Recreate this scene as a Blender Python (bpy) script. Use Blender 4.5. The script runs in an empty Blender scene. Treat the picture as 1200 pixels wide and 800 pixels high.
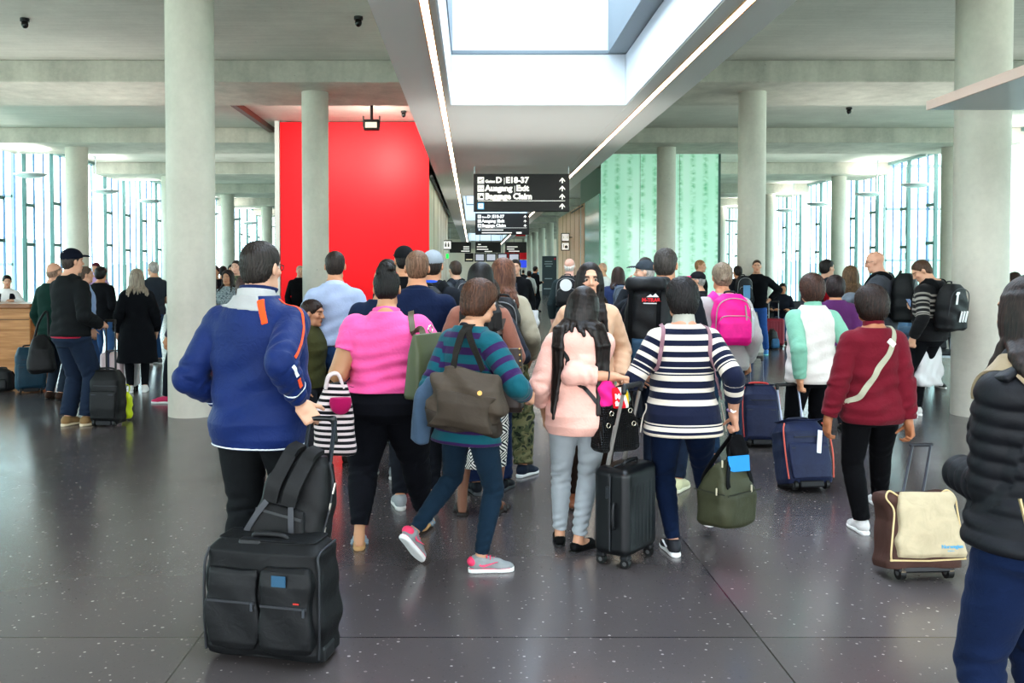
import bpy, math, random, time, bmesh
import numpy as np
from mathutils import Vector, Matrix
from mathutils.bvhtree import BVHTree
T00 = time.time()
F = np.float32
scene = bpy.context.scene
COL = scene.collection
pi = math.pi
rad = math.radians

# ------------------------------------------------------------------ camera
CAMH, FPX, CX, CY, PITCH = 1.62, 1050.0, 554.0, 345.5, rad(1.5)

def P(px, py, D):
    r, u = (px - CX) / FPX, -(py - CY) / FPX
    d = np.array([r, math.cos(PITCH) + u * math.sin(PITCH), -math.sin(PITCH) + u * math.cos(PITCH)])
    d = d * (D / d[1])
    return np.array([d[0], D, CAMH + d[2]])

def PG(px, py, z=0.0):
    "point of the plane at height z under a pixel"
    r, u = (px - CX) / FPX, -(py - CY) / FPX
    d = np.array([r, math.cos(PITCH) + u * math.sin(PITCH), -math.sin(PITCH) + u * math.cos(PITCH)])
    d = d * ((z - CAMH) / d[2])
    return np.array([d[0], d[1], z])

class WP(tuple):
    pass

def W(px, py, D):
    return WP(P(px, py, D))

# ------------------------------------------------------------------ colours and materials
def lin(c):
    if isinstance(c, str):
        c = c.lstrip('#')
        c = [int(c[i:i + 2], 16) / 255 for i in (0, 2, 4)]
    return tuple(x / 12.92 if x <= .04045 else ((x + .055) / 1.055) ** 2.4 for x in c[:3]) + (1.0,)

class NT:
    "tiny helper around a node tree"
    def __init__(s, name):
        s.m = bpy.data.materials.new(name)
        s.m.use_nodes = True
        s.t = s.m.node_tree
        s.b = s.t.nodes['Principled BSDF']
        s.out = s.t.nodes['Material Output']
    def n(s, typ, **kw):
        nd = s.t.nodes.new(typ)
        for k, v in kw.items():
            if k[0] == 'i' and k[1:].isdigit():
                nd.inputs[int(k[1:])].default_value = v
            elif k.startswith('in_'):
                nd.inputs[k[3:].replace('_', ' ')].default_value = v
            else:
                setattr(nd, k, v)
        return nd
    def l(s, a, b):
        s.t.links.new(a, b)
    def set(s, **kw):
        for k, v in kw.items():
            s.b.inputs[k.replace('_', ' ')].default_value = v
    def coord(s, scale=(1, 1, 1), kind='Object', rot=(0, 0, 0)):
        tc = s.n('ShaderNodeTexCoord')
        mp = s.n('ShaderNodeMapping')
        mp.inputs['Scale'].default_value = scale
        mp.inputs['Rotation'].default_value = rot
        s.l(tc.outputs[kind], mp.inputs['Vector'])
        return mp.outputs['Vector']
    def bump(s, height, strength=.3, dist=.002):
        bp = s.n('ShaderNodeBump')
        bp.inputs['Strength'].default_value = strength
        bp.inputs['Distance'].default_value = dist
        s.l(height, bp.inputs['Height'])
        s.l(bp.outputs['Normal'], s.b.inputs['Normal'])
        return bp
    def ramp(s, fac, stops, interp='LINEAR'):
        r = s.n('ShaderNodeValToRGB')
        r.color_ramp.interpolation = interp
        els = r.color_ramp.elements
        while len(els) > 1:
            els.remove(els[-1])
        els[0].position, els[0].color = stops[0][0], lin(stops[0][1])
        for p, c in stops[1:]:
            e = els.new(p)
            e.color = lin(c)
        s.l(fac, r.inputs['Fac'])
        return r.outputs['Color']
    def math(s, op, a, b=None, c=None):
        nd = s.n('ShaderNodeMath', operation=op)
        for i, v in enumerate((a, b, c)):
            if v is None:
                continue
            if isinstance(v, (int, float)):
                nd.inputs[i].default_value = v
            else:
                s.l(v, nd.inputs[i])
        return nd.outputs[0]
    def mix(s, fac, a, b):
        nd = s.n('ShaderNodeMix', data_type='RGBA')
        for v, i in ((fac, 0), (a, 6), (b, 7)):
            if isinstance(v, (int, float)):
                nd.inputs[i].default_value = v
            elif isinstance(v, (str, tuple)):
                nd.inputs[i].default_value = lin(v) if isinstance(v, str) else v
            else:
                s.l(v, nd.inputs[i])
        return nd.outputs[2]

MATS = {}
def mat(key):
    def deco(fn):
        def wrap(*a, **k):
            kk = (key, repr(a), repr(sorted(k.items())))
            if kk not in MATS:
                MATS[kk] = fn(*a, **k)
            return MATS[kk]
        return wrap
    return deco

@mat('cloth')
def cloth(c, rough=.85, weave=1400., bump=.25, vary=.18, sheen=.15):
    t = NT('cloth')
    v = t.coord()
    n1 = t.n('ShaderNodeTexNoise', in_Scale=9.0, in_Detail=3.0)
    t.l(v, n1.inputs['Vector'])
    base = lin(c)
    dk = tuple(x * (1 - vary) for x in base[:3]) + (1,)
    lt = tuple(min(1, x * (1 + vary)) for x in base[:3]) + (1,)
    t.l(t.mix(n1.outputs['Fac'], dk, lt), t.b.inputs['Base Color'])
    n2 = t.n('ShaderNodeTexNoise', in_Scale=weave / 5, in_Detail=2.0)
    t.l(v, n2.inputs['Vector'])
    n3 = t.n('ShaderNodeTexNoise', in_Scale=26.0, in_Detail=2.0, in_Distortion=1.2)
    t.l(v, n3.inputs['Vector'])
    h = t.math('ADD', t.math('MULTIPLY', n2.outputs['Fac'], .15), n3.outputs['Fac'])
    t.bump(h, bump, .012)
    lum = max(base[:3])
    t.set(Roughness=rough, Sheen_Weight=sheen * min(1., lum * 4), Specular_IOR_Level=.12 + .13 * min(1., lum * 6))
    return t.m

@mat('plain')
def plain(c, rough=.5, metal=0., spec=.5, coat=0., emit=0.):
    t = NT('plain')
    t.set(Base_Color=lin(c), Roughness=rough, Metallic=metal, Specular_IOR_Level=spec, Coat_Weight=coat)
    if emit:
        t.set(Emission_Color=lin(c), Emission_Strength=emit)
    return t.m

@mat('nylon')
def nylon(c, rough=.55, scale=900.):
    t = NT('nylon')
    v = t.coord()
    w1 = t.n('ShaderNodeTexNoise', in_Scale=scale, in_Detail=1.0)
    n3 = t.n('ShaderNodeTexNoise', in_Scale=14.0, in_Detail=3.0, in_Distortion=1.0)
    t.l(v, w1.inputs['Vector']); t.l(v, n3.inputs['Vector'])
    h = t.math('ADD', t.math('MULTIPLY', w1.outputs['Fac'], .1), n3.outputs['Fac'])
    t.bump(h, .3, .012)
    base = lin(c)
    t.l(t.mix(n3.outputs['Fac'], tuple(x * .8 for x in base[:3]) + (1,), tuple(x * 1.25 for x in base[:3]) + (1,)), t.b.inputs['Base Color'])
    t.set(Roughness=rough, Specular_IOR_Level=.35)
    return t.m

@mat('skin')
def skin_mat():
    t = NT('skin')
    a = t.n('ShaderNodeAttribute', attribute_name='Col')
    v = t.coord()
    n = t.n('ShaderNodeTexNoise', in_Scale=60.0, in_Detail=3.0)
    t.l(v, n.inputs['Vector'])
    mx = t.n('ShaderNodeMix', data_type='RGBA', blend_type='MULTIPLY')
    mx.inputs[0].default_value = .25
    t.l(a.outputs['Color'], mx.inputs[6]); t.l(n.outputs['Color'], mx.inputs[7])
    t.l(a.outputs['Color'], t.b.inputs['Base Color'])
    t.bump(n.outputs['Fac'], .08, .004)
    t.set(Roughness=.5, Specular_IOR_Level=.4)
    return t.m

@mat('hair')
def hair_mat(c, gloss=.42, vary=.45, hi=None):
    t = NT('hair')
    v = t.coord((90, 90, 5))
    n = t.n('ShaderNodeTexNoise', in_Scale=1.6, in_Detail=4.0, in_Distortion=.3)
    t.l(v, n.inputs['Vector'])
    b = lin(c)
    top = tuple(x * .45 + y * .4 for x, y in zip(lin(hi)[:3], b[:3])) + (1,) if hi else tuple(min(1, x * (1 + vary) + .004) for x in b[:3]) + (1,)
    r = t.n('ShaderNodeValToRGB')
    r.color_ramp.elements[0].position, r.color_ramp.elements[1].position = .35, .68
    r.color_ramp.elements[0].color = tuple(x * (1 - vary) for x in b[:3]) + (1,)
    r.color_ramp.elements[1].color = top
    t.l(n.outputs['Fac'], r.inputs['Fac'])
    t.l(r.outputs['Color'], t.b.inputs['Base Color'])
    t.bump(n.outputs['Fac'], .35, .006)
    t.set(Roughness=gloss, Specular_IOR_Level=.35)
    return t.m

@mat('stripes')
def stripes(stops, lo, hi, rough=.85, attr='sz', interp='CONSTANT'):
    "bands along a float attribute that follows the body"
    t = NT('stripes')
    a = t.n('ShaderNodeAttribute', attribute_name=attr)
    v = t.coord()
    n3 = t.n('ShaderNodeTexNoise', in_Scale=22.0, in_Detail=2.0, in_Distortion=1.0)
    t.l(v, n3.inputs['Vector'])
    mr = t.n('ShaderNodeMapRange')
    mr.inputs['From Min'].default_value, mr.inputs['From Max'].default_value = lo, hi
    t.l(a.outputs['Fac'], mr.inputs['Value'])
    c = t.ramp(mr.outputs['Result'], [((p - lo) / (hi - lo) if hi > 1 or True else p, col) for p, col in stops], interp)
    t.l(c, t.b.inputs['Base Color'])
    n2 = t.n('ShaderNodeTexNoise', in_Scale=300.0, in_Detail=2.0)
    t.l(v, n2.inputs['Vector'])
    h = t.math('ADD', t.math('MULTIPLY', n2.outputs['Fac'], .15), n3.outputs['Fac'])
    t.bump(h, .25, .012)
    t.set(Roughness=rough, Sheen_Weight=.1, Specular_IOR_Level=.25)
    return t.m

@mat('blotch')
def blotch(cols, scale=14., rough=.85, detail=1.5, cuts=None, dist=.6):
    t = NT('blotch')
    v = t.coord()
    n = t.n('ShaderNodeTexNoise', in_Scale=scale, in_Detail=detail, in_Distortion=dist)
    t.l(v, n.inputs['Vector'])
    k = len(cols)
    cuts = cuts or [0] + [.5 + .13 * (i - (k - 2) / 2) for i in range(k - 1)]
    c = t.ramp(n.outputs['Fac'], list(zip(cuts, cols)), 'CONSTANT')
    t.l(c, t.b.inputs['Base Color'])
    t.set(Roughness=rough, Specular_IOR_Level=.25)
    return t.m

# ------------------------------------------------------------------ distance fields
def V3(p):
    return np.array(p, dtype=np.float64)

def nrm(v):
    v = V3(v)
    return v / (np.linalg.norm(v) + 1e-12)

def rotm(axis, ang):
    a = nrm(axis); c, s = math.cos(ang), math.sin(ang); C = 1 - c
    x, y, z = a
    return np.array([[c + x * x * C, x * y * C - z * s, x * z * C + y * s], [y * x * C + z * s, c + y * y * C, y * z * C - x * s], [z * x * C - y * s, z * y * C + x * s, c + z * z * C]])

def RZ(a): return rotm((0, 0, 1), a)
def RX(a): return rotm((1, 0, 0), a)
def RY(a): return rotm((0, 1, 0), a)

def frame(fwd, up):
    "columns right, forward, up"
    f = nrm(fwd); r = nrm(np.cross(f, up)); u = np.cross(r, f)
    return np.stack([r, f, u], 1)

def _bb(c, h, R):
    if R is None:
        return c - h, c + h
    e = np.abs(R) @ h
    return c - e, c + e

def _loc(x, y, z, o, R):
    x, y, z = x - F(o[0]), y - F(o[1]), z - F(o[2])
    if R is None:
        return x, y, z
    R = R.astype(F)
    return (x * R[0, 0] + y * R[1, 0] + z * R[2, 0], x * R[0, 1] + y * R[1, 1] + z * R[2, 1], x * R[0, 2] + y * R[1, 2] + z * R[2, 2])

def limb(a, b, prof, flat=False, flat0=False, fold=0., lam=.05, wts=None, ph=0., t0=0.):
    a, b = V3(a), V3(b)
    if np.isscalar(prof):
        prof = [(0, prof), (1, prof)]
    ts = [p[0] for p in prof]; rs = [p[1] for p in prof]
    ab = b - a; L = float(np.linalg.norm(ab)) + 1e-9
    e1 = nrm(np.cross(ab, (.3, .9, .2))); e2 = np.cross(ab / L, e1)
    def fn(x, y, z):
        t = ((x - F(a[0])) * F(ab[0]) + (y - F(a[1])) * F(ab[1]) + (z - F(a[2])) * F(ab[2])) / F(L * L)
        tc = np.clip(t, 0, 1)
        dx = x - (F(a[0]) + tc * F(ab[0])); dy = y - (F(a[1]) + tc * F(ab[1])); dz = z - (F(a[2]) + tc * F(ab[2]))
        r = np.interp(tc, ts, rs).astype(F)
        if fold:
            u = (dx * F(e1[0]) + dy * F(e1[1]) + dz * F(e1[2])) / r
            v = (dx * F(e2[0]) + dy * F(e2[1]) + dz * F(e2[2])) / r
            w = np.interp(tc, [q[0] for q in wts], [q[1] for q in wts]).astype(F) if wts else F(1)
            r = r + F(fold) * w * (F(.55) + F(.45) * np.sin(2.2 * v + tc * 6 + F(ph))) * np.sin(tc * F(L * 2 * pi / lam) + 2.4 * u + 1.6 * np.sin(2 * v + ph) + F(ph))
        d = np.sqrt(dx * dx + dy * dy + dz * dz) - r
        if flat:
            d = np.maximum(d, (t - 1) * F(L))
        if flat0:
            d = np.maximum(d, -t * F(L))
        return d
    m = max(rs) + abs(fold)
    return fn, np.minimum(a, b) - m, np.maximum(a, b) + m

def path(pts, rs, **k):
    "several limbs end to end"
    if np.isscalar(rs):
        rs = [rs] * len(pts)
    return [limb(pts[i], pts[i + 1], [(0, rs[i]), (1, rs[i + 1])], **k) for i in range(len(pts) - 1)]

def ell(c, r, R=None):
    c, r = V3(c), V3(r)
    if r.ndim == 0:
        r = np.array([r, r, r])
    def fn(x, y, z):
        x, y, z = _loc(x, y, z, c, R)
        k0 = np.sqrt((x / F(r[0])) ** 2 + (y / F(r[1])) ** 2 + (z / F(r[2])) ** 2)
        k1 = np.sqrt((x / F(r[0] ** 2)) ** 2 + (y / F(r[1] ** 2)) ** 2 + (z / F(r[2] ** 2)) ** 2) + F(1e-6)
        return k0 * (k0 - 1) / k1
    lo, hi = _bb(c, r, R)
    return fn, lo, hi

def box(c, h, r=.01, R=None):
    c, h = V3(c), V3(h)
    def fn(x, y, z):
        x, y, z = _loc(x, y, z, c, R)
        qx, qy, qz = np.abs(x) - F(h[0] - r), np.abs(y) - F(h[1] - r), np.abs(z) - F(h[2] - r)
        return np.sqrt(np.maximum(qx, 0) ** 2 + np.maximum(qy, 0) ** 2 + np.maximum(qz, 0) ** 2) + np.minimum(np.maximum(qx, np.maximum(qy, qz)), 0) - F(r)
    lo, hi = _bb(c, h, R)
    return fn, lo, hi

def half(p, n, R=None):
    "inside where (x-p).n < 0"
    p, n = V3(p), nrm(n)
    def fn(x, y, z):
        return (x - F(p[0])) * F(n[0]) + (y - F(p[1])) * F(n[1]) + (z - F(p[2])) * F(n[2])
    return fn, None, None

def loft(o, R, st, n=2.3, z0=None, z1=None, bulge=None):
    "stations (z, halfwidth, halfdepth, y offset) along the frame's z"
    st = sorted(st)
    zs = [s[0] for s in st]
    z0 = zs[0] if z0 is None else z0
    z1 = zs[-1] if z1 is None else z1
    o = V3(o)
    def fn(x, y, z):
        x, y, z = _loc(x, y, z, o, R)
        zc = np.clip(z, zs[0], zs[-1])
        w = np.interp(zc, zs, [s[1] for s in st]).astype(F)
        d = np.interp(zc, zs, [s[2] for s in st]).astype(F)
        y = y - np.interp(zc, zs, [s[3] if len(s) > 3 else 0 for s in st]).astype(F)
        if bulge:
            e = bulge(x, y, z, w, d)
            w = w + e; d = d + e
        q = ((np.abs(x) / w) ** n + (np.abs(y) / d) ** n) ** (1. / n)
        ds = (q - 1) * np.minimum(w, d)
        return np.maximum(ds, np.maximum(F(z0) - z, z - F(z1)))
    mw = max(s[1] for s in st) + .02; md = max(s[2] + abs(s[3] if len(s) > 3 else 0) for s in st) + .02
    c = np.array([0, 0, (z0 + z1) / 2]); h = np.array([mw, md, (z1 - z0) / 2 + .005])
    cc = o + (R @ c if R is not None else c)
    lo, hi = _bb(cc, h, R)
    return fn, lo, hi

def smin(a, b, k):
    if np.isscalar(k) and k <= 1e-6:
        return np.minimum(a, b)
    h = np.clip(F(.5) + F(.5) * (b - a) / k, 0, 1)
    return b * (1 - h) + a * h - k * h * (1 - h)

class Fld:
    def __init__(s, h):
        s.h, s.ops = h, []
    def u(s, prim, k=.008):
        if isinstance(prim, list):
            for p in prim:
                s.ops.append(('u', p, k))
        else:
            s.ops.append(('u', prim, k))
        return s
    def cut(s, prim, k=.003):
        s.ops.append(('c', prim, k)); return s
    def keep(s, prim, k=.003):
        s.ops.append(('k', prim, k)); return s
    def off(s, v):
        s.ops.append(('o', v, 0)); return s
    def noise(s, fn):
        s.ops.append(('n', fn, 0)); return s
    def copy(s):
        g = Fld(s.h); g.ops = list(s.ops); return g
    def build(s):
        lo = np.min([o[1][1] for o in s.ops if o[0] == 'u'], 0); hi = np.max([o[1][2] for o in s.ops if o[0] == 'u'], 0)
        h = s.h
        ex = max([0] + [-o[1] for o in s.ops if o[0] == 'o'])
        lo = lo - 3 * h - .02 - ex; hi = hi + 3 * h + .02 + ex
        n = np.ceil((hi - lo) / h).astype(int) + 1
        ax = [(lo[i] + h * np.arange(n[i])).astype(F) for i in range(3)]
        G = (ax[0][:, None, None], ax[1][None, :, None], ax[2][None, None, :])
        d = np.full(tuple(n), 9., F)
        for op, pr, k in s.ops:
            if op == 'o':
                d += F(pr); continue
            if op == 'n':
                I = np.nonzero(np.abs(d) < 3.5 * h + .02)
                d[I] += pr(ax[0][I[0]], ax[1][I[1]], ax[2][I[2]]).astype(F)
                continue
            fn, a, b = pr
            if a is None or op == 'k':
                sl = (slice(None),) * 3
            else:
                m = (k if np.isscalar(k) else .05) + 3 * h
                i0 = np.clip(np.floor((a - m - lo) / h).astype(int), 0, n); i1 = np.clip(np.ceil((b + m - lo) / h).astype(int) + 1, 0, n)
                sl = tuple(slice(i0[i], i1[i]) for i in range(3))
            g = [G[0][sl[0]], G[1][:, sl[1]], G[2][:, :, sl[2]]]
            if 0 in (g[0].shape[0], g[1].shape[1], g[2].shape[2]):
                continue
            v = fn(*g)
            cur = d[sl]
            if op == 'u':
                kk = k if np.isscalar(k) else k(*g)
                d[sl] = smin(cur, v, kk)
            elif op == 'c':
                d[sl] = -smin(-cur, v, k)
            elif op == 'k':
                d[sl] = -smin(-cur, -v, k)
        return nets(d, lo, h)

def nets(d, lo, h):
    s = d < 0
    c = s.astype(np.int8)
    n = c[:-1, :-1, :-1] + c[1:, :-1, :-1] + c[:-1, 1:, :-1] + c[:-1, :-1, 1:] + c[1:, 1:, :-1] + c[1:, :-1, 1:] + c[:-1, 1:, 1:] + c[1:, 1:, 1:]
    I, J, K = np.nonzero((n > 0) & (n < 8))
    m = len(I)
    if m == 0:
        return np.zeros((0, 3)), np.zeros((0, 4), int)
    idx = np.full(n.shape, -1, np.int32); idx[I, J, K] = np.arange(m)
    cv = {(a, b, e): d[I + a, J + b, K + e] for a in (0, 1) for b in (0, 1) for e in (0, 1)}
    acc = np.zeros((m, 3)); num = np.zeros(m)
    for axis in range(3):
        for a in (0, 1):
            for b in (0, 1):
                p0 = [a, b]; p0.insert(axis, 0); p1 = list(p0); p1[axis] = 1
                va, vb = cv[tuple(p0)], cv[tuple(p1)]
                w = (va < 0) != (vb < 0)
                t = va[w] / (va[w] - vb[w])
                q = np.tile(np.array(p0, float), (w.sum(), 1)); q[:, axis] = t
                acc[w] += q; num[w] += 1
    Vt = lo + h * (np.stack([I, J, K], 1) + acc / num[:, None])
    Q = []
    for axis in range(3):
        s0 = [slice(1, -1)] * 3; s0[axis] = slice(0, -1); s1 = list(s0); s1[axis] = slice(1, None)
        A, B = s[tuple(s0)], s[tuple(s1)]
        e = np.nonzero(A != B)
        inside = A[e]
        off = [1, 1, 1]; off[axis] = 0
        base = [e[i] + off[i] for i in range(3)]
        u, v = [(1, 2), (2, 0), (0, 1)][axis]
        def cell(du, dv):
            q = list(base); q[u] = q[u] - du; q[v] = q[v] - dv
            return idx[q[0], q[1], q[2]]
        q = np.stack([cell(1, 1), cell(0, 1), cell(0, 0), cell(1, 0)], 1)
        q[~inside] = q[~inside][:, ::-1]
        Q.append(q)
    Q = np.concatenate(Q)
    return Vt, Q[(Q >= 0).all(1)]

# ------------------------------------------------------------------ objects
def mk(name, V, Q, m, parent=None, smooth=True, attrs=None, col=None):
    me = bpy.data.meshes.new(name)
    V = np.asarray(V, F); Q = np.asarray(Q, np.int32)
    me.vertices.add(len(V)); me.vertices.foreach_set('co', V.ravel())
    me.loops.add(Q.size); me.loops.foreach_set('vertex_index', Q.ravel())
    me.polygons.add(len(Q))
    me.polygons.foreach_set('loop_start', np.arange(0, Q.size, Q.shape[1], dtype=np.int32))
    me.update(calc_edges=True)
    if smooth:
        me.polygons.foreach_set('use_smooth', np.ones(len(Q), bool))
    if col is not None:
        a = me.attributes.new('Col', 'FLOAT_COLOR', 'POINT'); a.data.foreach_set('color', np.asarray(col, F).ravel())
    for k, v in (attrs or {}).items():
        a = me.attributes.new(k, 'FLOAT', 'POINT'); a.data.foreach_set('value', np.asarray(v, F).ravel())
    if m:
        me.materials.append(m)
    o = bpy.data.objects.new(name, me)
    COL.objects.link(o)
    if parent:
        o.parent = parent
    return o

def fobj(name, fld, m, parent=None, **k):
    v, q = fld.build()
    return mk(name, v, q, m, parent, **k)

def tag(o, label, cat, group=None, kind=None):
    if label: o['label'] = label
    if cat: o['category'] = cat
    if group: o['group'] = group
    if kind: o['kind'] = kind
    return o

def empty(name, loc=(0, 0, 0), rz=0., parent=None):
    o = bpy.data.objects.new(name, None); COL.objects.link(o)
    o.location = loc; o.rotation_euler = (0, 0, rz); o.empty_display_size = .1
    if parent: o.parent = parent
    return o

class MB:
    "collects hard-surface shapes into one mesh"
    def __init__(s):
        s.b = bmesh.new()
    def box(s, c, size, bev=0., seg=2, R=None):
        r = bmesh.ops.create_cube(s.b, size=1.)
        vs = r['verts']
        for v in vs:
            v.co = Vector((v.co.x * size[0], v.co.y * size[1], v.co.z * size[2]))
        if bev:
            es = list({e for v in vs for e in v.link_edges})
            g = bmesh.ops.bevel(s.b, geom=es, offset=bev, segments=seg, profile=.5, affect='EDGES')
            vs = list({v for f in g['faces'] for v in f.verts} | {v for v in vs if v.is_valid})
        M = Matrix(R.tolist()) if R is not None else Matrix.Identity(3)
        for v in vs:
            v.co = M @ v.co + Vector(c)
        return s
    def cyl(s, a, b, r0, r1=None, seg=16, cap=True):
        a, b = Vector(a), Vector(b)
        r1 = r0 if r1 is None else r1
        g = bmesh.ops.create_cone(s.b, cap_ends=cap, segments=seg, radius1=r0, radius2=r1, depth=(b - a).length)
        q = (b - a).to_track_quat('Z', 'Y').to_matrix()
        for v in g['verts']:
            v.co = q @ v.co + (a + b) / 2
        return s
    def sph(s, c, r, u=14, v=9):
        g = bmesh.ops.create_uvsphere(s.b, u_segments=u, v_segments=v, radius=1.)
        r = (r, r, r) if np.isscalar(r) else r
        for w in g['verts']:
            w.co = Vector((w.co.x * r[0] + c[0], w.co.y * r[1] + c[1], w.co.z * r[2] + c[2]))
        return s
    def tube(s, pts, r, seg=8, closed=False, flat=None):
        "swept tube; flat=(w,t) gives a ribbon section"
        pts = [Vector(p) for p in pts]
        n = len(pts); rings = []
        up = None
        for i, p in enumerate(pts):
            if closed:
                d = pts[(i + 1) % n] - pts[i - 1]
            else:
                d = pts[min(i + 1, n - 1)] - pts[max(i - 1, 0)]
            d.normalize()
            if up is None:
                up = d.orthogonal().normalized()
            up = (up - d * up.dot(d)).normalized()
            sd = d.cross(up)
            rr = r if np.isscalar(r) else r[i]
            rings.append([s.b.verts.new(p + (up * math.cos(2 * pi * k / seg) + sd * math.sin(2 * pi * k / seg)) * rr) for k in range(seg)])
        m = n if closed else n - 1
        for i in range(m):
            A, B = rings[i], rings[(i + 1) % n]
            for k in range(seg):
                s.b.faces.new((A[k], A[(k + 1) % seg], B[(k + 1) % seg], B[k]))
        if not closed:
            s.b.faces.new(rings[0][::-1]); s.b.faces.new(rings[-1])
        return s
    def ribbon(s, pts, nrms, w, th):
        "flat band with given normals"
        pts = [Vector(p) for p in pts]; n = len(pts); rings = []
        for i, p in enumerate(pts):
            d = (pts[min(i + 1, n - 1)] - pts[max(i - 1, 0)]).normalized()
            nn = Vector(nrms[i]); nn = (nn - d * nn.dot(d)).normalized()
            sd = d.cross(nn) * (w / 2); nn = nn * th / 2
            rings.append([s.b.verts.new(p + q) for q in (sd + nn, -sd + nn, -sd - nn, sd - nn)])
        for A, B in zip(rings, rings[1:]):
            for k in range(4):
                s.b.faces.new((A[k], A[(k + 1) % 4], B[(k + 1) % 4], B[k]))
        s.b.faces.new(rings[0][::-1]); s.b.faces.new(rings[-1])
        return s
    def prism(s, poly, z0, z1, R=None, o=(0, 0, 0)):
        "extruded polygon in the frame's xy plane"
        M = Matrix(R.tolist()) if R is not None else Matrix.Identity(3)
        o = Vector(o)
        A = [s.b.verts.new(M @ Vector((p[0], p[1], z0)) + o) for p in poly]
        B = [s.b.verts.new(M @ Vector((p[0], p[1], z1)) + o) for p in poly]
        n = len(poly)
        s.b.faces.new(A[::-1]); s.b.faces.new(B)
        for i in range(n):
            s.b.faces.new((A[i], A[(i + 1) % n], B[(i + 1) % n], B[i]))
        return s
    def quad(s, a, b, c, d):
        s.b.faces.new([s.b.verts.new(Vector(p)) for p in (a, b, c, d)])
        return s
    def done(s, name, m, parent=None, smooth=None):
        bmesh.ops.recalc_face_normals(s.b, faces=s.b.faces)
        me = bpy.data.meshes.new(name)
        s.b.to_mesh(me); s.b.free()
        me.materials.append(m)
        if smooth is not None:
            me.polygons.foreach_set('use_smooth', np.ones(len(me.polygons), bool))
            if smooth > 0:
                me.set_sharp_from_angle(angle=rad(smooth))
        o = bpy.data.objects.new(name, me); COL.objects.link(o)
        if parent: o.parent = parent
        return o

def text(name, body, size, m, loc, R=None, parent=None, bold=.0, align='LEFT', depth=.001):
    "real letters, turned into a mesh; R columns: along the line, up, out of the face"
    cu = bpy.data.curves.new(name, 'FONT')
    cu.body = body; cu.size = size; cu.offset = bold; cu.extrude = depth; cu.align_x = align; cu.resolution_u = 2
    ob = bpy.data.objects.new(name, cu)
    COL.objects.link(ob)
    dg = bpy.context.evaluated_depsgraph_get()
    me = bpy.data.meshes.new_from_object(ob.evaluated_get(dg))
    bpy.data.objects.remove(ob)
    me.materials.clear(); me.materials.append(m)
    M = Matrix(R.tolist()).to_4x4() if R is not None else Matrix(((1, 0, 0), (0, 0, -1), (0, 1, 0))).to_4x4()
    M.translation = Vector(loc)
    me.transform(M)
    o = bpy.data.objects.new(name, me); COL.objects.link(o)
    if parent: o.parent = parent
    return o

def smooth_path(pts, n=8):
    pts = [V3(p) for p in pts]
    if len(pts) < 3:
        return [pts[0] + (pts[-1] - pts[0]) * i / n for i in range(n + 1)]
    out = []
    E = [2 * pts[0] - pts[1]] + pts + [2 * pts[-1] - pts[-2]]
    for i in range(1, len(E) - 2):
        a, b, c, d = E[i - 1:i + 3]
        for k in range(n):
            t = k / n
            out.append(.5 * (2 * b + (c - a) * t + (2 * a - 5 * b + 4 * c - d) * t * t + (3 * b - a - 3 * c + d) * t ** 3))
    out.append(pts[-1])
    return out
# ------------------------------------------------------------------ people
ST_M = [(.455, .070, .056, 0), (.49, .096, .072, -.006), (.53, .099, .075, -.008), (.57, .093, .067, 0), (.615, .087, .060, .003), (.66, .091, .062, .003),
        (.71, .101, .069, .003), (.755, .106, .069, .001), (.79, .099, .060, -.004), (.812, .083, .052, -.008), (.832, .062, .046, -.011), (.85, .045, .041, -.011), (.865, .036, .038, -.008)]
ST_F = [(.455, .072, .058, 0), (.49, .099, .074, -.010), (.53, .098, .074, -.010), (.57, .088, .064, -.002), (.615, .075, .054, .003), (.66, .078, .058, .005),
        (.71, .088, .070, .010), (.755, .091, .064, .004), (.79, .086, .055, -.004), (.812, .072, .047, -.008), (.832, .053, .041, -.011), (.85, .038, .037, -.011), (.865, .031, .034, -.008)]

def ik(a, b, l1, l2, pole):
    d = b - a; L = np.linalg.norm(d)
    if L > (l1 + l2) * .998:
        b = a + d * ((l1 + l2) * .998 / L); d = b - a; L = np.linalg.norm(d)
    L = max(L, abs(l1 - l2) + .02)
    u = d / (np.linalg.norm(d) + 1e-9)
    x = (l1 * l1 - l2 * l2 + L * L) / (2 * L)
    h = math.sqrt(max(l1 * l1 - x * x, 0))
    p = V3(pole); p = p - u * (p @ u)
    if np.linalg.norm(p) < 1e-6:
        p = np.cross(u, (1, 0, 0))
    return a + u * x + nrm(p) * h, b

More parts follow.
